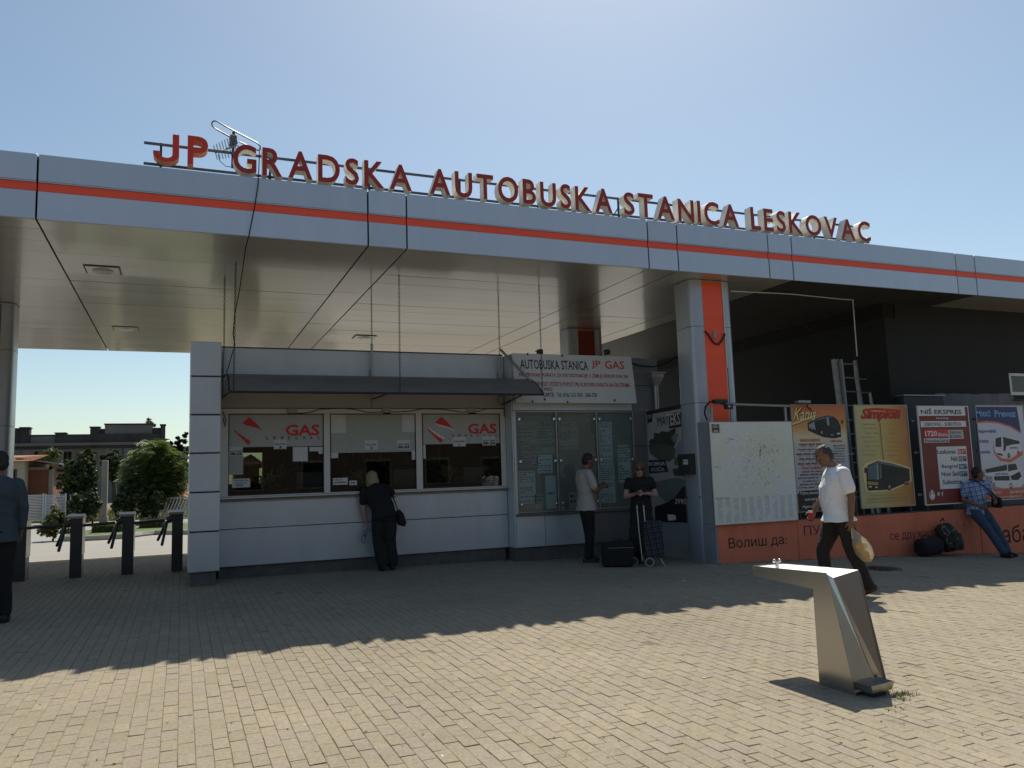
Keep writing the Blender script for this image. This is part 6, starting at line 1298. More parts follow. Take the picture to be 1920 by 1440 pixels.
t = MB(); loft(t, [(W2((-.08, .245, .86)), .05, .10), (W2((-.08, .25, .90)), .06, .115), (W2((-.08, .25, 1.02)), .055, .11), (W2((-.08, .245, 1.05)), .04, .09)], D2((1, 0, 0))); link('pouch', remesh(t, .008, 3), BLK_CL, wb)
t = MB(); t.tube([W2((-.06, .25, 1.05)), W2((-.10, .12, 1.19)), W2((-.12, .0, 1.30)), W2((-.17, -.10, 1.385)), W2((-.27, -.13, 1.385))], .011, 6); t.build('strap', BLK_CL, wb, 60)

# --- 3 woman bending to the middle counter window (seen from behind)
b3 = on_g(722, 1070); b3 = Vector((b3.x, b3.y, gz(b3.x)))
J3 = dict(pelvis=(.03, 0, .865), waist=(.06, .02, 1.0), chest=(.17, .08, 1.19), neck=(.27, .13, 1.325), head=(.37, .145, 1.43), face=(.95, .15, -.28), up=(.28, .05, .95),
          shL=(.19, .285, 1.235), shR=(.23, -.07, 1.27), elL=(.19, .31, .965), elR=(.30, -.20, 1.155), wrL=(.20, .26, .745), wrR=(.40, -.06, 1.245), hdL=(.05, .0, -1), pnL=(0, -1, 0), thL=(1, 0, 0), curlL=1.0, hdR=(1, .3, .0), pnR=(0, .2, -1), thR=(0, 1, 0), curlR=.3,
          hipL=(.03, .09, .84), hipR=(.03, -.09, .84), knL=(.05, .085, .47), knR=(.04, -.085, .47), anL=(.02, .02, .085), anR=(.06, -.16, .085), toeL=(1, .25, 0), toeR=(1, -.1, 0))
J3['anL'] = (-.02, .035, .085); J3['anR'] = (.05, -.125, .085)
p3, g3, W3, D3 = person('blond woman in black leaning into the middle ticket window', b3, R_(84), J3, SK_F, BLK_CL, cloth('dark green black trousers', (0.013, 0.018, 0.016)), SHOE, HBL, 'bob', .55, .04, 1.0, build=1.12, legcut=.90, legw=.028)
bt_ = thing('water_bottle', 'clear plastic water bottle held low in the leaning woman\'s left hand', 'bottle', tuple(g3['wrL']-Vector((0, 0, .28))))
t = MB(); c = g3['wrL']+Vector((-.02, -.03, -.10)); dv = D3((-.1, .25, -1)); qv = dv.to_track_quat('Z', 'Y').to_matrix().to_4x4()
t2 = MB(); t2.lathe((0, 0, 0), [(.010, -.02), (.013, 0), (.012, .015), (.030, .05), (.031, .11), (.028, .125), (.031, .14), (.031, .20), (.022, .21)], 14); t.add([c+(qv @ Vector(v)) for v in t2.v], t2.f); t.build('bottle_body', glass_mat('bottle plastic', (.75, .80, .82), 1.0, .05, .25), bt_, 40)
t = MB(); t2 = MB(); t2.lathe((0, 0, 0), [(.0315, .075), (.0318, .115)], 14); t.add([c+(qv @ Vector(v)) for v in t2.v], t2.f); t.build('bottle_label', C('bottle label blue', 70, 100, 150), bt_, 40)
t = MB(); t2 = MB(); t2.lathe((0, 0, 0), [(.014, -.035), (.014, -.018)], 12); t.add([c+(qv @ Vector(v)) for v in t2.v], t2.f); t.build('bottle_cap', WHITEP, bt_, 40)
hb = thing('handbag', 'black handbag hanging at the right hip of the woman at the window', 'bag', tuple(W3((.02, -.27, .70))))
t = MB(); loft(t, [(W3((.03, -.27, .68)), .055, .10), (W3((.03, -.28, .72)), .07, .13), (W3((.03, -.25, .86)), .06, .10), (W3((.04, -.22, .93)), .03, .05)], D3((1, 0, 0))); link('pouch', remesh(t, .008, 3), BLK_CL, hb)
t = MB(); t.tube([W3((.03, -.22, .92)), W3((.10, -.19, 1.05)), W3((.18, -.13, 1.22)), W3((.24, -.05, 1.345)), W3((.30, .03, 1.33))], .010, 6); t.build('strap', BLK_CL, hb, 60)

# --- 4 man reading the timetable
b4 = on_g(1107, 1054); b4 = Vector((b4.x, b4.y, gz(b4.x)))
J4 = dict(pelvis=(-.03, 0, .97), waist=(-.03, 0, 1.10), chest=(-.04, 0, 1.36), neck=(-.025, 0, 1.535), head=(.035, 0, 1.665), face=(.93, .1, -.32), up=(.32, 0, .93),
          shL=(-.05, .19, 1.46), shR=(-.03, -.19, 1.46), elL=(.06, .25, 1.19), elR=(.06, -.24, 1.17), wrL=(.26, .10, 1.25), wrR=(.25, -.11, 1.24), hdL=(.9, -.4, .05), hdR=(.9, .4, .08), pnL=(0, -1, -.3), pnR=(0, 1, -.3), thL=(0, 0, 1), thR=(0, 0, 1), curlL=1.1, curlR=1.1,
          hipL=(-.03, .09, .93), hipR=(-.03, -.09, .93), knL=(.02, .10, .50), knR=(-.01, -.10, .50), anL=(.03, .10, .085), anR=(-.07, -.10, .085), toeL=(1, .1, 0), toeR=(1, -.15, 0))
p4, g4, W4_, D4 = person('man in a loose pale shirt and black trousers reading the timetable case', b4, right_img+.22, J4, SK_T, M('pale beige linen', (0.42, 0.39, 0.38), .9, var=.08, scale=9, bump=.6, bscale=11, bdist=.035), BLK_CL, M('dark shoe with pale sole', (.03, .03, .03), .5), HB, 'short', .72, .10, 1.0, build=1.08)
for S_ in 'LR':
    an = g4['an'+S_]; t = MB(); td = D4(J4['toe'+S_]); sdv = Vector((0, 0, 1)).cross(td); ell(t, an+td*.045-Vector((0, 0, .078)), td, sdv, Vector((0, 0, 1)), .142, .048, .010); t.build('shoe_sole', C('pale sole', 120, 120, 118), p4, 60)
# --- 5 woman with sunglasses beside the timetable
b5 = on_g(1207, 1056); b5 = Vector((b5.x, b5.y, gz(b5.x))); h5 = math.atan2(-b5.y, -b5.x)+.10
J5 = dict(pelvis=(0, 0, .92), waist=(.0, 0, 1.05), chest=(-.01, 0, 1.26), neck=(.0, 0, 1.40), head=(.045, 0, 1.525), face=(.96, .0, -.16), up=(.16, 0, .98),
          shL=(-.0, .175, 1.33), shR=(-.0, -.175, 1.33), elL=(.03, .25, 1.09), elR=(.03, -.24, 1.08), wrL=(.22, .08, 1.13), wrR=(.22, -.10, 1.12), hdL=(.6, -.75, .02), hdR=(.8, .5, .1), pnL=(0, -.4, -1), pnR=(0, .3, 1), thL=(1, 0, 0), thR=(0, -1, 0), curlL=.5, curlR=.6,
          hipL=(0, .085, .88), hipR=(0, -.085, .88), knL=(.02, .085, .48), knR=(.02, -.085, .48), anL=(-.02, .08, .085), anR=(.0, -.08, .085), toeL=(1, .2, 0), toeR=(1, -.2, 0))
p5, g5, W5, D5 = person('woman in black with sunglasses and auburn hair beside the shopping trolley', b5, h5, J5, SK_F, BLK_CL, cloth('long dark skirt', (0.012, 0.013, 0.016)), SHOE, HR, 'bob', .42, .03, 1.0, build=1.0, glasses=True, skirt=True)
ph = thing('mobile_phone', 'mobile phone in the hands of the woman with sunglasses', 'phone', tuple(g5['wrR']+D5((.8, .5, .1))*.09)); t = MB(); t.obox(g5['wrR']+D5((.8, .5, .1))*.085+Vector((0, 0, .025)), D5((.7, .3, .3)), D5((-.3, .9, 0)), D5((-.3, 0, .9)), .065, .033, .004); t.build('casing', C('phone silver', 150, 150, 150), ph)
# black suitcase between them
sc_ = on_g(1166, 1064); su = thing('suitcase', 'black travel bag on the paving between the reading man and the trolley', 'suitcase', (sc_.x, sc_.y, gz(sc_.x)))
u = Vector((RT.x, RT.y, 0)).normalized(); v = Vector((-u.y, u.x, 0)); t = MB()
t.obox(Vector((sc_.x, sc_.y+.12, gz(sc_.x)+.20)), u, v, Vector((0, 0, 1)), .24, .12, .185); me_ = remesh(t, .012, 8); link('case_body', me_, BLK_CL, su)
t = MB(); t.tube([Vector((sc_.x, sc_.y+.12, gz(sc_.x)+.375))+u*k*.09+Vector((0, 0, h_)) for k, h_ in ((-1, 0), (-.8, .05), (.8, .05), (1, 0))], .010, 6); t.build('handle', SHOE, su, 60)
t = MB(); t.tube([Vector((sc_.x, sc_.y+.0, gz(sc_.x)+.30))+u*k*.2-v*.005 for k in (-1, 0, 1)], .006, 6); t.build('zip', GALV, su, 60)
# plaid shopping trolley
tb = on_g(1222, 1063); tr0 = thing('shopping_trolley', 'plaid shopping trolley with pale wheels standing in front of the woman in black', 'trolley', (tb.x, tb.y, gz(tb.x)))
zb = gz(tb.x); O_ = Vector((tb.x, tb.y, zb)); FR = M('pale trolley tube', (.55, .56, .55), .35, metal=.4, var=.05); TP = plaid('dark plaid bag cloth', (.020, .026, .040), (.075, .085, .10), (.006, .007, .010))
for s1, nm in ((-.105, 0), (.0, 1)):
    c = O_+u*(-.03+s1)+v*.03; t = MB(); t.tube([c+Vector((0, 0, .10)), c+Vector((0, 0, .55))-u*.03, c+Vector((0, 0, .95))-u*.045], .009, 8); t.build('frame_tube', FR, tr0, 60)
t = MB(); t.tube([O_+u*-.18+v*.03+Vector((0, 0, .95)), O_+u*-.17+v*.03+Vector((0, 0, 1.0)), O_+u*-.09+v*.03+Vector((0, 0, 1.0)), O_+u*-.075+v*.03+Vector((0, 0, .95))], .010, 8); t.build('handle', SHOE, tr0, 60)
for s1, y_ in ((-.035, -.04), (-.26, .12)):
    c = O_+u*s1+v*y_+Vector((0, 0, .075)); wq = MB(); n_ = 20
    wq.tube([c+(u*math.cos(2*math.pi*k/n_)+Vector((0, 0, 1))*math.sin(2*math.pi*k/n_))*.062 for k in range(n_)], .013, 8, closed=True); wl_ = wq.build('wheel', C('pale rubber', 150, 152, 148), tr0, 60)
    wq = MB(); wq.cyl(c-v*.010, c+v*.010, .045, n=16); wq.build('wheel_disc', M('dark wheel disc', (.03, .03, .03), .6), wl_, 30)
t = MB(); t.obox(O_+u*.06+v*.10+Vector((0, 0, .42)), u, v, Vector((0, 0, 1)), .15, .10, .28); link('bag_body', remesh(t, .011, 6), TP, tr0)
t = MB(); t.tube([O_+u*.14-v*.02+Vector((0, 0, .12)), O_+u*.20-v*.02+Vector((0, 0, .01)), O_+u*.21-v*.02+Vector((0, 0, .01))], .008, 6); t.build('foot_stand', FR, tr0, 60)

# --- 6 man in blue at the left edge (seen from behind)
b6 = on_g(-14, 1170); b6 = Vector((b6.x, b6.y, gz(b6.x)))
J6 = dict(pelvis=(0, 0, .96), waist=(.0, 0, 1.10), chest=(-.01, 0, 1.36), neck=(.0, 0, 1.535), head=(.03, 0, 1.665), face=(.98, .25, -.1), up=(.1, 0, 1),
          shL=(-.01, .18, 1.435), shR=(-.01, -.18, 1.435), elL=(.02, .25, 1.19), elR=(-.01, -.235, 1.18), wrL=(.10, .22, .95), wrR=(.05, -.22, .94), pnL=(0, -1, 0), pnR=(0, 1, 0), curlL=.6, curlR=.6,
          hipL=(0, .09, .92), hipR=(0, -.09, .92), knL=(.01, .09, .50), knR=(.02, -.09, .50), anL=(-.03, .10, .085), anR=(.02, -.10, .085), toeL=(1, .15, 0), toeR=(1, -.15, 0))
p6, g6, W6, D6 = person('man in a blue grey shirt and black trousers at the left edge, seen from behind', b6, R_(96), J6, SK_T, cloth('blue grey cotton', (0.050, 0.074, 0.088), .10, 8), BLK_CL, SHOE, HB, 'short', 1.75, .10, 1.02, build=1.12)
# --- 7 clerk behind the left window
b7 = Vector((on_y(526, 890, YBO+.95).x, YBO+.95, .10))
J7 = dict(J5); J7['face'] = (.9, .3, -.3)
p7, g7, W7, D7 = person('clerk standing in the dark behind the left counter window', b7, R_(-100), J7, SK_T, cloth('dark clerk shirt', (.03, .03, .035)), BLK_CL, SHOE, HB, 'short', .5, .03, 1.0, build=1.05)

# --- bags on the ground by the leaning man
cq = on_g(1780, 1050); bp_ = thing('backpack', 'large camouflage backpack leaning on the orange wall', 'backpack', (cq.x, cq.y, gz(cq.x)))
def camo():
    m = bpy.data.materials.new('camouflage cloth'); m.use_nodes = True; N, L = nodes_of(m); b = N['Principled BSDF']; b.inputs['Roughness'].default_value = .85; tc = N.new('ShaderNodeTexCoord'); n1 = N.new('ShaderNodeTexNoise'); n1.inputs['Scale'].default_value = 9; n1.inputs['Detail'].default_value = 2; L.new(tc.outputs['Object'], n1.inputs['Vector'])
    cr = N.new('ShaderNodeValToRGB'); cr.color_ramp.interpolation = 'CONSTANT'; L.new(n1.outputs['Fac'], cr.inputs[0]); e = cr.color_ramp.elements; e[0].position = 0; e[0].color = (.012, .012, .010, 1); e[1].position = .44; e[1].color = (.045, .042, .022, 1); k = e.new(.53); k.color = (.028, .018, .012, 1); k = e.new(.60); k.color = (.16, .15, .11, 1); k = e.new(.68); k.color = (.02, .022, .014, 1); L.new(cr.outputs[0], b.inputs['Base Color']); return m
CAMO = camo(); z0 = gz(cq.x); top_ = on_y(1763, 976, YW-.09); bot = Vector((cq.x, cq.y+.05, z0)); bot2 = on_g(1796, 1050)
A0 = Vector((on_y(1789, 1030, YW-.30).x, YW-.30, z0+.10)); A1 = Vector((top_.x, YW-.13, top_.z-.10)); t = MB(); sdv = Vector((1, 0, 0))
loft(t, [(A0-(A1-A0)*.08, .10, .14), (A0, .16, .20), (A0.lerp(A1, .4), .17, .20), (A0.lerp(A1, .75), .15, .19), (A1, .12, .16), (A1+(A1-A0)*.10, .06, .10)], sdv); link('main_bag', remesh(t, .011, 5), CAMO, bp_)
t = MB(); mdp = A0.lerp(A1, .3)+Vector((0, -.15, 0)); loft(t, [(mdp-Vector((0, 0, .14)), .05, .11), (mdp, .07, .13), (mdp+Vector((0, .03, .15)), .05, .11)], sdv); link('front_pocket', remesh(t, .010, 4), CAMO, bp_)
t = MB(); t.tube([A1+Vector((-.05, 0, .09)), A1+Vector((0, -.02, .15)), A1+Vector((.05, 0, .09))], .012, 6); t.build('carry_loop', BLK_CL, bp_, 60)
bq = on_g(1741, 1050); bb2 = thing('duffel_bag', 'squat black duffel bag on the ground beside the camouflage backpack', 'bag', (bq.x, bq.y, gz(bq.x)))
cB = Vector((on_y(1742, 1030, YW-.26).x, YW-.26, gz(bq.x)+.145)); t = MB(); loft(t, [(cB-Vector((.26, 0, 0)), .12, .10), (cB-Vector((.20, 0, 0)), .155, .14), (cB+Vector((.20, 0, .01)), .155, .14), (cB+Vector((.26, 0, 0)), .12, .10)], Vector((0, 1, 0))); link('bag_body', remesh(t, .011, 5), BLK_CL, bb2)
for s1 in (-1, 1): t = MB(); t.tube([cB+Vector((-.10, .06*s1, .13)), cB+Vector((-.06, .04*s1, .20)), cB+Vector((.06, .04*s1, .20)), cB+Vector((.10, .06*s1, .13))], .010, 6); t.build('handle', SHOE, bb2, 60)
bpy.data.scenes.remove(TMP)
# ================================================================== STREET BEYOND THE TURNSTILES
LAWN = M('mown lawn', (0.085, 0.13, 0.035), 0.9, var=0.3, scale=1.6, bump=0.5, bscale=30)
DRYG = M('dry verge grass', (0.17, 0.155, 0.06), 0.95, var=0.4, scale=1.5, bump=0.5, bscale=20)
CONC = M('old concrete', (0.27, 0.25, 0.215), 0.9, var=0.18, scale=3, bump=0.3, bscale=18)
def gflat(pts, dz): return [Vector((p.x, p.y, gz(p.x)+dz)) for p in (on_g(*q) for q in pts)]
# median island with its kerb
isl = [(120, 1014), (158, 1013.5), (200, 1011), (235, 1009), (262, 1005), (290, 1002), (330, 1001.5), (420, 1001), (560, 1000), (560, 986), (420, 986), (330, 987), (290, 990), (240, 996), (200, 1000), (158, 1002), (120, 1004)]
P = gflat(isl, 0.0); m = MB(); m.prism([p+Vector((0, 0, -.05)) for p in P], (0, 0, .15)); tag(m.build('lawn', LAWN), kind='structure')
m = MB(); m.tube([p+Vector((0, 0, .04)) for p in P], .09, 6, closed=True); tag(m.build('island_kerb', KERB), kind='structure')
vg = gflat([(-60, 984), (60, 981), (160, 978), (240, 975), (300, 972), (420, 969), (560, 966), (560, 958), (300, 956), (60, 958), (-60, 960)], 0.0)
m = MB(); m.prism([p+Vector((0, 0, -.05)) for p in vg], (0, 0, .13)); tag(m.build('verge', DRYG), kind='structure')
m = MB(); rr = random.Random(12)
for i in range(5200):
    px_ = rr.uniform(30, 360); py_ = rr.uniform(962, 982)-(px_-60)*.02
    if 160 < px_ < 225 and rr.random() < .3: pass
    p = on_g(px_, py_); h = rr.uniform(.05, .32); a = rr.uniform(0, 6.28); d = Vector((math.cos(a), math.sin(a), 0)); s_ = Vector((-math.sin(a), math.cos(a), 0))*.012; b = Vector((p.x, p.y, gz(p.x)+.06))
    m.add([b-s_, b+s_, b+d*h*.4+Vector((0, 0, h))], [(0, 1, 2)])
tag(m.build('verge_grass', M('rough grass', (0.15, 0.16, 0.05), .9, var=.45, scale=.8), None, fixn=False), 'rough half dry grass along the far side of the street', 'grass', kind='stuff')
def leaf_mat(name, c1, c2, c3=None, trans=0.35):
    m = bpy.data.materials.new(name); m.use_nodes = True; N, L = nodes_of(m); b = N['Principled BSDF']; out = N['Material Output']; b.inputs['Roughness'].default_value = .5
    tc = N.new('ShaderNodeTexCoord'); n1 = N.new('ShaderNodeTexNoise'); n1.inputs['Scale'].default_value = 2.6; n1.inputs['Detail'].default_value = 8; n1.inputs['Roughness'].default_value = .7; L.new(tc.outputs['Object'], n1.inputs['Vector'])
    cr = N.new('ShaderNodeValToRGB'); L.new(n1.outputs['Fac'], cr.inputs[0]); e = cr.color_ramp.elements; e[0].position = .34; e[0].color = (*c1, 1); e[1].position = .62; e[1].color = (*c2, 1)
    if c3: k = e.new(.72); k.color = (*c3, 1)
    L.new(cr.outputs[0], b.inputs['Base Color']); tl = N.new('ShaderNodeBsdfTranslucent'); L.new(cr.outputs[0], tl.inputs[0]); mx = N.new('ShaderNodeMixShader'); mx.inputs[0].default_value = trans; L.new(b.outputs[0], mx.inputs[1]); L.new(tl.outputs[0], mx.inputs[2]); L.new(mx.outputs[0], out.inputs[0]); return m
BARK = M('bark', (0.075, 0.058, 0.042), .95, var=.3, scale=8, bump=.6, bscale=20)
def foliage(name, blobs, n, size, mat, par, seed, style='leaf', shell=0.55):
    """leaf-sized faces spread through uneven blobs (cx,cy,cz,rx,ry,rz)"""
    r = random.Random(seed); m = MB(); sub_ = []
    for b in blobs:                                      # break every mass into uneven clumps with gaps between
        for q in range(9 if style == 'leaf' else 7):
            v = Vector((r.gauss(0, 1), r.gauss(0, 1), r.gauss(0, 1))).normalized()*r.uniform(.35, .92); k = r.uniform(.20, .46)
            sub_.append((b[0]+v.x*b[3], b[1]+v.y*b[4], b[2]+v.z*b[5], b[3]*k, b[4]*k, max(b[5], b[3]*.6)*k*.85))
    blobs = [(b[0], b[1], b[2], b[3]*.86, b[4]*.86, b[5]*.86) for b in blobs]+sub_; wts = [b[3]*b[4]+b[3]*b[5] for b in blobs]
    per = 45 if style == 'leaf' else 3; cen = []; ref = sum(b[3] for b in blobs)/len(blobs)
    for i in range(max(6, n//per)):                      # twig clusters, ragged outside, gaps between
        b = r.choices(blobs, wts)[0]
        while True:
            v = Vector((r.uniform(-1, 1), r.uniform(-1, 1), r.uniform(-1, 1)))
            if .05 < v.length <= 1: break
        v = v.normalized()*(v.length**(1-shell))*(1+r.gauss(.02, .13)); cen.append((Vector((b[0]+v.x*b[3], b[1]+v.y*b[4], b[2]+v.z*b[5])), v, ref*r.uniform(.10, .34)))
    for i in range(n):
        c0, v, sp_ = cen[i % len(cen)]; c = c0+Vector((r.gauss(0, sp_), r.gauss(0, sp_), r.gauss(0, sp_*.7))); s_ = size*r.uniform(.6, 1.5)
        if style == 'frond':
            d0 = (Vector((v.x, v.y, v.z*.4+.1))+Vector((r.gauss(0, .4), r.gauss(0, .4), r.gauss(0, .3)))).normalized()
            for j in range(6):
                t = (j+1)/6; q = c+d0*s_*2.6*t-Vector((0, 0, s_*1.5*t*t)); sd_ = d0.cross(Vector((0, 0, 1)))
                if sd_.length < .01: continue
                sd_.normalize()
                for s1 in (-1, 1):
                    tip = q+sd_*s1*s_*.95+d0*s_*.35-Vector((0, 0, s_*.35)); w_ = d0*s_*.16; m.add([q-w_, q+w_, tip], [(0, 1, 2)])
        else:
            n_ = (v+Vector((r.gauss(0, .6), r.gauss(0, .6), r.gauss(0, .6)+.3))).normalized(); a = n_.cross(Vector((r.gauss(0, 1), r.gauss(0, 1), r.gauss(0, 1)))).normalized(); b_ = n_.cross(a)
            m.add([c-a*s_, c-b_*s_*.5, c+a*s_, c+b_*s_*.5], [(0, 1, 2, 3)])
    return m.build(name, mat, par, fixn=False)
def trunk(par, base, top, r0, limbs, seed):
    r = random.Random(seed); m = MB(); b = Vector(base); t = Vector(top); pts = [b.lerp(t, k/6)+Vector((r.gauss(0, .04), r.gauss(0, .04), 0))*(k > 0) for k in range(7)]; m.tube(pts, [r0*(1-.09*k) for k in range(7)], 8)
    tr = m.build('trunk', BARK, par, 50)
    for q in limbs:
        k = r.randint(3, 6); p0 = pts[k]; q = Vector(q); m = MB(); md = p0.lerp(q, .5)+Vector((0, 0, .15)); m.tube([p0, md, q], [r0*.45, r0*.3, r0*.1], 6); m.build('limb', BARK, tr, 50)
def tree(label, px_, pyb, y, spec, n, size, mat, seed, style='leaf', r0=.12, cat='tree', grp='trees across the street', nm='tree'):
    """spec: crown blobs given as photo boxes (x0,y0,x1,y1) at distance y"""
    bl = []
    for (a0, b0, a1, b1) in spec:
        p0 = on_y(a0, (b0+b1)/2, y); p1 = on_y(a1, (b0+b1)/2, y); t = on_y((a0+a1)/2, b0, y); d = on_y((a0+a1)/2, b1, y); rx = (p1.x-p0.x)/2
        bl.append(((p0.x+p1.x)/2, y+random.Random(seed+a0).uniform(-.25, .25)*rx, (t.z+d.z)/2, rx, rx*.9, (t.z-d.z)/2))
    bx_ = on_y(px_, pyb, y).x; zb = gz(bx_); o = thing(nm, label, cat, (bx_, y, zb), grp)
    topz = max(b[2] for b in bl); trunk(o, (bx_, y, zb-.1), (sum(b[0] for b in bl)/len(bl), y, topz), r0, [(b[0], b[1], b[2]) for b in bl], seed)
    foliage('crown', bl, n, size, mat, o, seed, style); return o
LD = leaf_mat('dark green leaves', (0.028, 0.045, 0.014), (0.075, 0.110, 0.030), (0.15, 0.17, 0.05)); LM = leaf_mat('mid green leaves', (0.055, 0.09, 0.022), (0.16, 0.22, 0.05), (0.30, 0.16, 0.05), .5); LC = leaf_mat('conifer needles', (0.010, 0.018, 0.009), (0.022, 0.034, 0.014), None, .15); LY = leaf_mat('yellow green leaves', (0.06, 0.085, 0.025), (0.17, 0.19, 0.06)); 
tree('dense dark green tree beside the brick garage across the street', 148, 975, 37, [(104, 868, 160, 960), (120, 846, 178, 930), (138, 890, 188, 972), (150, 836, 182, 880), (112, 900, 150, 972), (160, 860, 186, 930), (108, 925, 192, 978)], 26000, .060, LD, 21, r0=.16)
tree('bushy tree with reddish tips and drooping leaves behind the right turnstiles', 284, 962, 34, [(236, 850, 300, 930), (262, 824, 318, 880), (285, 838, 340, 905), (300, 860, 345, 930), (245, 885, 320, 945), (270, 900, 335, 950)], 3000, .125, LM, 22, 'frond', .13)
tree('tall black green conifer at the right end of the old building', 330, 950, 62, [(312, 810, 330, 900), (322, 816, 345, 900), (335, 812, 354, 905), (314, 860, 362, 940), (320, 838, 356, 900)], 13000, .14, LC, 23, r0=.2)
tree('light bushy shrub tree climbing in front of the old building wall', 84, 940, 60, [(68, 842, 112, 872), (84, 838, 116, 866)], 5000, .08, LY, 24)
tree('small leafy tree close behind the concrete post', 216, 960, 44, [(186, 845, 206, 880), (196, 842, 228, 885), (200, 865, 226, 905)], 6500, .065, LD, 25)
tree('ragged low shrub to the right of the concrete post', 235, 975, 33, [(206, 925, 245, 978), (225, 915, 285, 980), (255, 905, 310, 970), (218, 890, 262, 960)], 15000, .040, LD, 26, cat='shrub', nm='shrub', r0=.04, grp='shrubs across the street')
tree('low green shrub at the foot of the concrete post on its left', 175, 975, 34, [(122, 925, 170, 975), (150, 915, 192, 978)], 9000, .040, LD, 27, cat='shrub', nm='shrub', r0=.04, grp='shrubs across the street')
tree('loose pale shrub on the traffic island behind the left turnstiles', 100, 1010, 25, [(66, 985, 110, 1010), (80, 955, 132, 1004), (95, 945, 122, 985), (110, 975, 136, 1008)], 6500, .034, LY, 28, cat='shrub', nm='shrub', r0=.03, grp='shrubs across the street')
tree('dark tree clump far behind the booth rear window', 520, 950, 40, [(480, 850, 560, 950), (540, 860, 640, 950)], 5000, .14, LD, 30)
# clipped hedges on the island
def hedge(label, x0, y0, x1, y1, seed):
    a = on_g(x0, y1); b = on_g(x1, y1); zt = on_y((x0+x1)/2, y0, a.y).z; r = random.Random(seed); o = thing('clipped_hedge', label, 'hedge', ((a.x+b.x)/2, a.y+.4, gz(a.x)), 'clipped hedges on the traffic island')
    c = ((a.x+b.x)/2, a.y+.4); m = MB(); zg = gz(a.x)+.1; hx, hy, hz_ = (b.x-a.x)/2, .38, max(zt-zg, .2); m.bbox(c[0]-hx*.93, c[0]+hx*.93, c[1]-hy*.9, c[1]+hy*.9, zg, zg+hz_*.93, .05); m.build('twig_core', M('hedge twigs', (.018, .022, .010), .95, var=.3, scale=12), o)
    m = MB()
    for i in range(4200):
        f_ = r.random(); 
        if f_ < .4: p = Vector((c[0]+r.uniform(-hx, hx), c[1]+r.uniform(-hy, hy), zg+hz_*(1+r.gauss(0, .04)))); n_ = Vector((0, 0, 1))
        elif f_ < .8: p = Vector((c[0]+r.uniform(-hx, hx), c[1]-hy*(1+r.gauss(0, .05)), zg+r.uniform(.05, 1)*hz_)); n_ = Vector((0, -1, 0))
        else: s1 = r.choice((-1, 1)); p = Vector((c[0]+s1*hx*(1+r.gauss(0, .03)), c[1]+r.uniform(-hy, hy), zg+r.uniform(.05, 1)*hz_)); n_ = Vector((s1, 0, 0))
        n_ = (n_+Vector((r.gauss(0, .7), r.gauss(0, .7), r.gauss(0, .7)))).normalized(); a_ = n_.cross(Vector((r.gauss(0, 1), r.gauss(0, 1), r.gauss(0, 1)))).normalized(); b_ = n_.cross(a_); s_ = r.uniform(.018, .04); m.add([p-a_*s_, p-b_*s_*.6, p+a_*s_, p+b_*s_*.6], [(0, 1, 2, 3)])
    m.build('leaves', LY, o, fixn=False)
hedge('clipped low hedge on the island behind the third turnstile', 173, 993, 225, 1006, 41); hedge('clipped low hedge on the island nearer the booth pillar', 262, 986, 306, 997, 42)
# concrete post
cp = on_y(199, 978, 35.5); o = thing('concrete_post', 'tall bare concrete post standing among the shrubs across the street', 'post', (cp.x, 35.5, gz(cp.x)))
zt = on_y(203, 863, 35.5).z; a = on_y(189.5, 920, 35.5).x; b = on_y(201, 920, 35.5).x; m = MB(); m.bbox(a, b, 35.5, 35.8, gz(a)-.1, zt, .02); m.build('shaft', CONC, o); m = MB(); m.bbox(a-.04, b+.04, 35.46, 35.84, gz(a)-.1, gz(a)+.25, .02); m.build('foot', CONC, o)
# white slatted fence panels
SLAT = M('white painted slat', (.62, .63, .62), .6, var=.08); 
for i, (x0, y0, x1, y1) in enumerate(((42, 927.5, 79, 975), (86.5, 927, 121, 972), (131, 927, 139.5, 970))):
    yy = 36.4; a = on_y(x0, 950, yy); b = on_y(x1, 950, yy); zt = on_y((x0+x1)/2, y0, yy).z; zb = gz(a.x)+.15; o = thing('slat_fence_panel', ('white slatted fence panel in front of the brick garage, left one', 'white slatted fence panel in front of the brick garage, middle one', 'narrow white slatted fence panel half hidden by the dark tree')[i], 'fence', (a.x, yy, zb), 'white slatted fence panels')
    n_ = 17
    for k in range(n_):
        z = zb+(zt-zb)*(k+.5)/n_; m = MB(); m.bbox(a.x, b.x, yy, yy+.02, z-.020, z+.014, .003); m.build('slat', SLAT, o)
    for x in (a.x-.03, b.x+.03): m = MB(); m.bbox(x-.03, x+.03, yy+.021, yy+.07, gz(a.x)-.1, zt+.03, .005); m.build('post', SLAT if i < 2 else STEEL_D, o)
# brick garage with a lean-to roof and the cream house beside it
BRK = bpy.data.materials.new('brown brick'); BRK.use_nodes = True; N, L = nodes_of(BRK); bs = N['Principled BSDF']; bs.inputs['Roughness'].default_value = .9; tc = N.new('ShaderNodeTexCoord'); mpn = N.new('ShaderNodeMapping'); mpn.inputs['Rotation'].default_value = (math.pi/2, 0, 0); L.new(tc.outputs['Object'], mpn.inputs[0]); bt2 = N.new('ShaderNodeTexBrick'); L.new(mpn.outputs[0], bt2.inputs['Vector']); bt2.inputs['Scale'].default_value = 4; bt2.inputs['Color1'].default_value = (.22, .075, .04, 1); bt2.inputs['Color2'].default_value = (.16, .06, .035, 1); bt2.inputs['Mortar'].default_value = (.16, .13, .10, 1); bt2.inputs['Mortar Size'].default_value = .012; L.new(bt2.outputs[0], bs.inputs['Base Color'])
yg = 41.0; G = lambda x, y: on_y(x, y, yg)
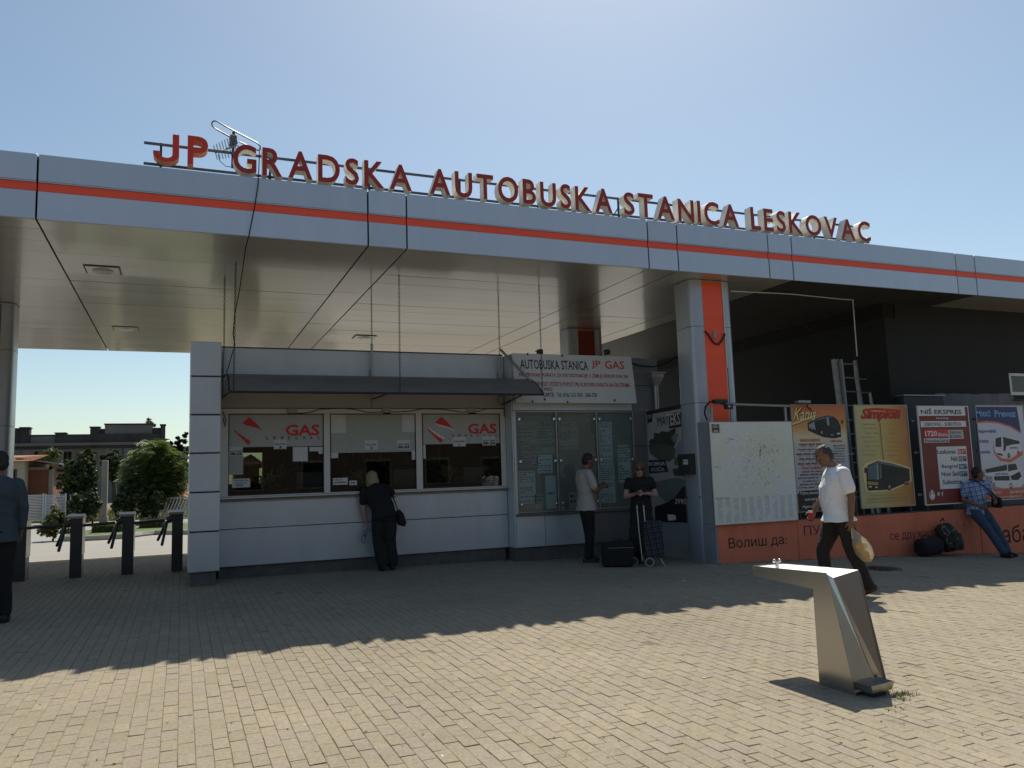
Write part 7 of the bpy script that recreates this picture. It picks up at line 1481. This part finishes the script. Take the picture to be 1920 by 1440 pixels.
ga = thing('brick_garage', 'small brown brick garage with a sloping sheet roof behind the slatted fence', 'garage', (G(75, 950).x, yg, gz(-8)))
a, b = G(46, 910).x, G(98, 910).x; zt = G(75, 876).z; m = MB(); m.box(a, b, yg, yg+5, gz(-8)-.2, zt); m.build('wall', BRK, ga)
m = MB(); m.box(G(91, 910).x, b+.01, yg-.03, yg-.002, gz(-8)-.2, zt); m.build('corner_pilaster', CONC, ga); m = MB(); m.box(a, b, yg-.03, yg-.002, G(75, 881).z, zt); m.build('lintel', CONC, ga)
m = MB(); m.add([(a-.3, yg-.7, G(40, 860).z), (b+.35, yg-.7, G(106, 872).z), (b+.35, yg+5, G(106, 872).z), (a-.3, yg+5, G(40, 860).z)]+[(a-.3, yg-.7, G(40, 858).z), (b+.35, yg-.7, G(106, 869).z), (b+.35, yg+5, G(106, 869).z), (a-.3, yg+5, G(40, 858).z)], [(0,3,2,1),(4,5,6,7),(0,1,5,4),(1,2,6,5),(2,3,7,6),(3,0,4,7)]); m.build('roof', M('grey roof sheet', (.22, .22, .21), .6, var=.15), ga)
m = MB(); m.cyl((b+.1, yg-.72, zt-.1), (b+.1, yg-.72, gz(-8)), .04, n=8); m.build('drainpipe', CONC, ga)
TILE = M('terracotta tile', (.34, .13, .06), .8, var=.3, scale=6, streak=(6, 1, 1)); CRM = M('cream render', (.42, .38, .30), .85, var=.1)
ho = thing('cream_house', 'cream rendered house with a terracotta roof left of the brick garage', 'house', (G(20, 950).x, yg-1, gz(-10))); yh = yg-1; H_ = lambda x, y: on_y(x, y, yh)
a, b = H_(-60, 900).x, H_(45, 900).x; zt = H_(30, 862).z; m = MB(); m.box(a, b, yh, yh+7, gz(-9)-.2, zt); m.build('wall', CRM, ho)
m = MB(); z1 = H_(10, 853).z-1.5; m.add([(a-.4, yh-.45, zt-.06), (b+.4, yh-.45, zt-.06), (b+.4, yh+7.4, zt-.06), (a-.4, yh+7.4, zt-.06), (a+2.5, yh+3.5, z1+1.6), (b-2.2, yh+3.5, z1+1.6)], [(0, 3, 2, 1), (0, 1, 5, 4), (1, 2, 5), (2, 3, 4, 5), (3, 0, 4)]); m.build('roof', TILE, ho)
for i in range(5):
    x = a+.6+i*(b-a-1.2)/5; m = MB(); m.bbox(x, x+.5, yh-.03, yh-.002, zt-1.5, zt-.4, .01); wi = m.build('window', M('brown frame', (.12, .07, .04), .6), ho); m = MB(); m.box(x+.06, x+.44, yh-.04, yh-.031, zt-1.44, zt-.46); m.build('pane', MATS['dark pane'], wi)
# lattice fence, gate and low tiled roof on the right
yl = 33.5; Lf = lambda x, y: on_y(x, y, yl)
lf = thing('lattice_fence', 'white slanted lattice fence right of the bushy tree', 'fence', (Lf(310, 960).x, yl, gz(-1)))
a, b = Lf(262, 945).x, Lf(372, 945).x; z0, z1 = gz(-1)+.12, Lf(310, 934).z; x = a
while x < b:
    m = MB(); ax_ = Vector((.35, 0, 1)).normalized(); h_ = (z1-z0)/ax_.z/2; m.obox((x+.17, yl, (z0+z1)/2), Vector((ax_.z, 0, -ax_.x)), Vector((0, 1, 0)), ax_, .022, .008, h_); m.build('lattice_slat', SLAT, lf); x += .115
for z in (z0, z1): m = MB(); m.bbox(a, b+.4, yl+.012, yl+.04, z-.03, z+.03, .004); m.build('rail', SLAT, lf)
gt = thing('iron_gate', 'black iron bar gate standing behind the lattice fence', 'gate', (Lf(330, 960).x, yl+1.2, gz(-1)))
for i in range(8):
    q = on_y(318+i*3.6, 930, yl+1.2); m = MB(); m.cyl((q.x, yl+1.2, gz(-1)), (q.x, yl+1.2, on_y(330, 909+abs(i-3)*1.5, yl+1.2).z), .018, n=6); m.build('bar', STEEL_D, gt, 40)
m = MB(); m.box(on_y(317, 930, yl+1.2).x, on_y(345, 930, yl+1.2).x, yl+1.18, yl+1.22, 1.1, 1.16); m.build('cross_bar', STEEL_D, gt)
yr = 46.0; Rf = lambda x, y: on_y(x, y, yr); lr = thing('low_tiled_shed', 'low shed with a weathered terracotta roof behind the iron gate', 'shed', (Rf(330, 950).x, yr, gz(0)))
a, b = Rf(296, 920).x, Rf(375, 920).x; m = MB(); m.box(a+.2, b-.2, yr+.3, yr+4, gz(0)-.2, Rf(330, 934).z); m.build('wall', CRM, lr); m = MB(); zl, zh = Rf(330, 936).z, Rf(330, 906).z; m.add([(a, yr, zl), (b, yr, zl), (b, yr+3, zh), (a, yr+3, zh), (b, yr+6, zl), (a, yr+6, zl)], [(0, 1, 2, 3), (3, 2, 4, 5), (0, 5, 4, 1)]); m.build('roof', TILE, lr)
m = MB(); m.bbox(Rf(343, 910).x, Rf(352, 910).x, yr+1.5, yr+2.2, zl, Rf(348, 900).z, .02); m.build('chimney', BRK, lr)
# old flat roofed building with a stepped parapet, far behind the trees
yo = 86.0; B_ = lambda x, y: on_y(x, y, yo); GREYW = M('weathered grey render', (.145, .14, .132), .95, var=.28, scale=.35, bump=.2, bscale=4, streak=(1, 1, .35)); GREYD = M('sooty parapet render', (.045, .043, .042), .95, var=.45, scale=.8, streak=(1, 1, .5))
ob = thing('old_building', 'long weathered grey building with a stepped sooty parapet beyond the trees', 'building', (B_(170, 950).x, yo, 0))
xl_, xr_ = B_(-60, 850).x, B_(310, 850).x; zc = B_(170, 831).z
m = MB(); m.box(xl_, xr_, yo, yo+14, -.3, zc-.25); m.build('wall', GREYW, ob)
m = MB(); m.bbox(xl_-.3, xr_+.35, yo-.55, yo+14, zc-.24, zc+.05, .05); m.build('cornice', GREYW, ob); m = MB(); m.bbox(xl_, xr_+.12, yo-.25, yo+13.9, zc-.48, zc-.245, .04); m.build('cornice_moulding', GREYD, ob)
for (x0, x1, ytop, mt, dp) in ((-60, 38, 803, GREYD, 0), (38, 56.5, 801, GREYD, .25), (56.5, 104, 815, GREYW, 0), (104, 124, 811, GREYD, .25), (124, 169, 815, GREYW, 0), (169, 187, 800, GREYD, .25), (187, 196, 804, GREYD, 0), (196, 286, 794, GREYW, .1), (286, 300.5, 802, GREYD, 0), (300.5, 310, 795.5, GREYD, .25)):
    a = B_(x0, 815).x; b = B_(x1, 815).x; z = B_((x0+x1)/2, ytop).z; m = MB(); m.bbox(a+.01, b-.01, yo-dp, yo+.8, zc+.051, z-.12, .03); pa = m.build('parapet_block', mt, ob)
    m = MB(); m.bbox(a-.06, b+.06, yo-dp-.1, yo+.9, z-.119, z, .02); m.build('coping', GREYD, pa)
m = MB(); m.box(B_(120, 822).x, B_(300, 822).x, yo-.30, yo-.26, zc+.06, B_(200, 814).z); m.build('soot_band', GREYD, ob)
for (x0, x1, y0, y1) in ((64, 82, 847, 868), (120, 134, 847, 872), (160, 174, 847, 872), (208, 222, 845, 880), (250, 264, 846, 880), (285, 298, 846, 880)):
    a = B_(x0, 860).x; b = B_(x1, 860).x; zt = B_(x0, y0).z; zb = B_(x0, y1).z; m = MB(); m.bbox(a-.3, b+.3, yo-.12, yo-.002, zb-.25, zt+.25, .04); wi = m.build('window', GREYW, ob); m = MB(); m.box(a, b, yo-.14, yo-.121, zb, zt); m.build('pane', MATS['dark pane'], wi)
    m = MB(); m.box((a+b)/2-.05, (a+b)/2+.05, yo-.17, yo-.141, zb, zt); m.build('mullion', GREYD, wi)
for x in (42, 100, 196, 232, 300): a = B_(x, 860).x; m = MB(); m.bbox(a, a+.7, yo-.18, yo-.001, -.2, zc-.5, .05); m.build('pilaster', GREYW, ob)
bu = foliage('crown', [(B_(282, 797).x, yo+2, B_(282, 797).z+.1, .9, .9, .75)], 260, .14, LY, None, 77); tag(bu, 'little bush growing on the roof of the old building', 'shrub')
bu.name = 'roof_bush'
# unseen long building added behind the camera: blocks low sky, mirrored in the booth windows
ys = -24.0; st_ = thing('unseen_square_building', 'unseen long brown brick building added across the square to block low sky, mirrored in the booth windows', 'building', (6, ys, 0))
m = MB(); m.box(-46, 58, ys-9, ys, -1.2, 9.2); m.build('wall', M('dark brown facade', (.115, .085, .065), .9, var=.15, scale=.6), st_)
m = MB(); m.prism([(-47, ys+.6, 9.2), (-47, ys-9.6, 9.2), (-47, ys-4.5, 12.0)], (106, 0, 0)); m.build('roof', M('dark roof tiles', (.085, .045, .035), .85, var=.2), st_)
for fl in range(3):
    for i in range(26):
        x = -44+i*3.9; z = .3+fl*3.0; m = MB(); m.bbox(x, x+1.7, ys+.002, ys+.06, z+.6, z+2.3, .02); wi = m.build('window', M('dull window frame', (.25, .24, .22), .6), st_); m = MB(); m.box(x+.1, x+1.6, ys+.061, ys+.07, z+.7, z+2.2); m.build('pane', MATS['dark pane'], wi)
# house seen through the booth rear window
yq = 30.0; Q = lambda x, y: on_y(x, y, yq); hh = thing('gabled_house', 'small brown gabled house glimpsed through the left counter window', 'house', (Q(470, 900).x, yq, 0))
a, b = Q(452, 880).x, Q(486, 880).x; zt = Q(470, 868).z; m = MB(); m.prism([(a, yq, -.2), (b, yq, -.2), (b, yq, zt), ((a+b)/2, yq, Q(470, 853).z), (a, yq, zt)], (0, 5, 0)); m.build('wall', BRK, hh); m = MB(); pk_ = Vector(((a+b)/2, yq-.3, Q(470, 852).z))
m.add([(a-.3, yq-.3, zt-.15), pk_, pk_+Vector((0, 5.6, 0)), (a-.3, yq+5.3, zt-.15), (b+.3, yq-.3, zt-.15), (b+.3, yq+5.3, zt-.15)], [(0, 1, 2, 3), (1, 4, 5, 2)]); m.build('roof', M('dark tile', (.10, .06, .05), .8, var=.2), hh)

# ================================================================== SMALL LITTER ON THE PAVING
rr = random.Random(91); m = MB(); lit = MB()
for i in range(150):
    px_, py_ = rr.uniform(20, 1900), 1440-abs(rr.gauss(0, 150)); p = on_g(px_, max(py_, 1120)); a = rr.uniform(0, 6.28); s_ = rr.uniform(.004, .013); d = Vector((math.cos(a), math.sin(a), 0)); e = Vector((-math.sin(a), math.cos(a), 0)); z = gz(p.x)+.003
    c = Vector((p.x, p.y, z)); (lit if rr.random() < .12 else m).add([c-d*s_, c-e*s_*.4+Vector((0, 0, s_*.3)), c+d*s_+Vector((0, 0, s_*.25)), c+e*s_*.5], [(0, 1, 2, 3)])
tag(m.build('dry_leaf_crumbs', M('dry leaf', (.060, .045, .025), .9, var=.4, scale=40), None, fixn=False), 'dark crumbs of dry leaf scattered over the sunlit paving', 'leaf litter', kind='stuff')
tag(lit.build('paper_crumbs', WHITEP, None, fixn=False), 'tiny pale paper crumbs scattered over the sunlit paving', 'litter', kind='stuff')
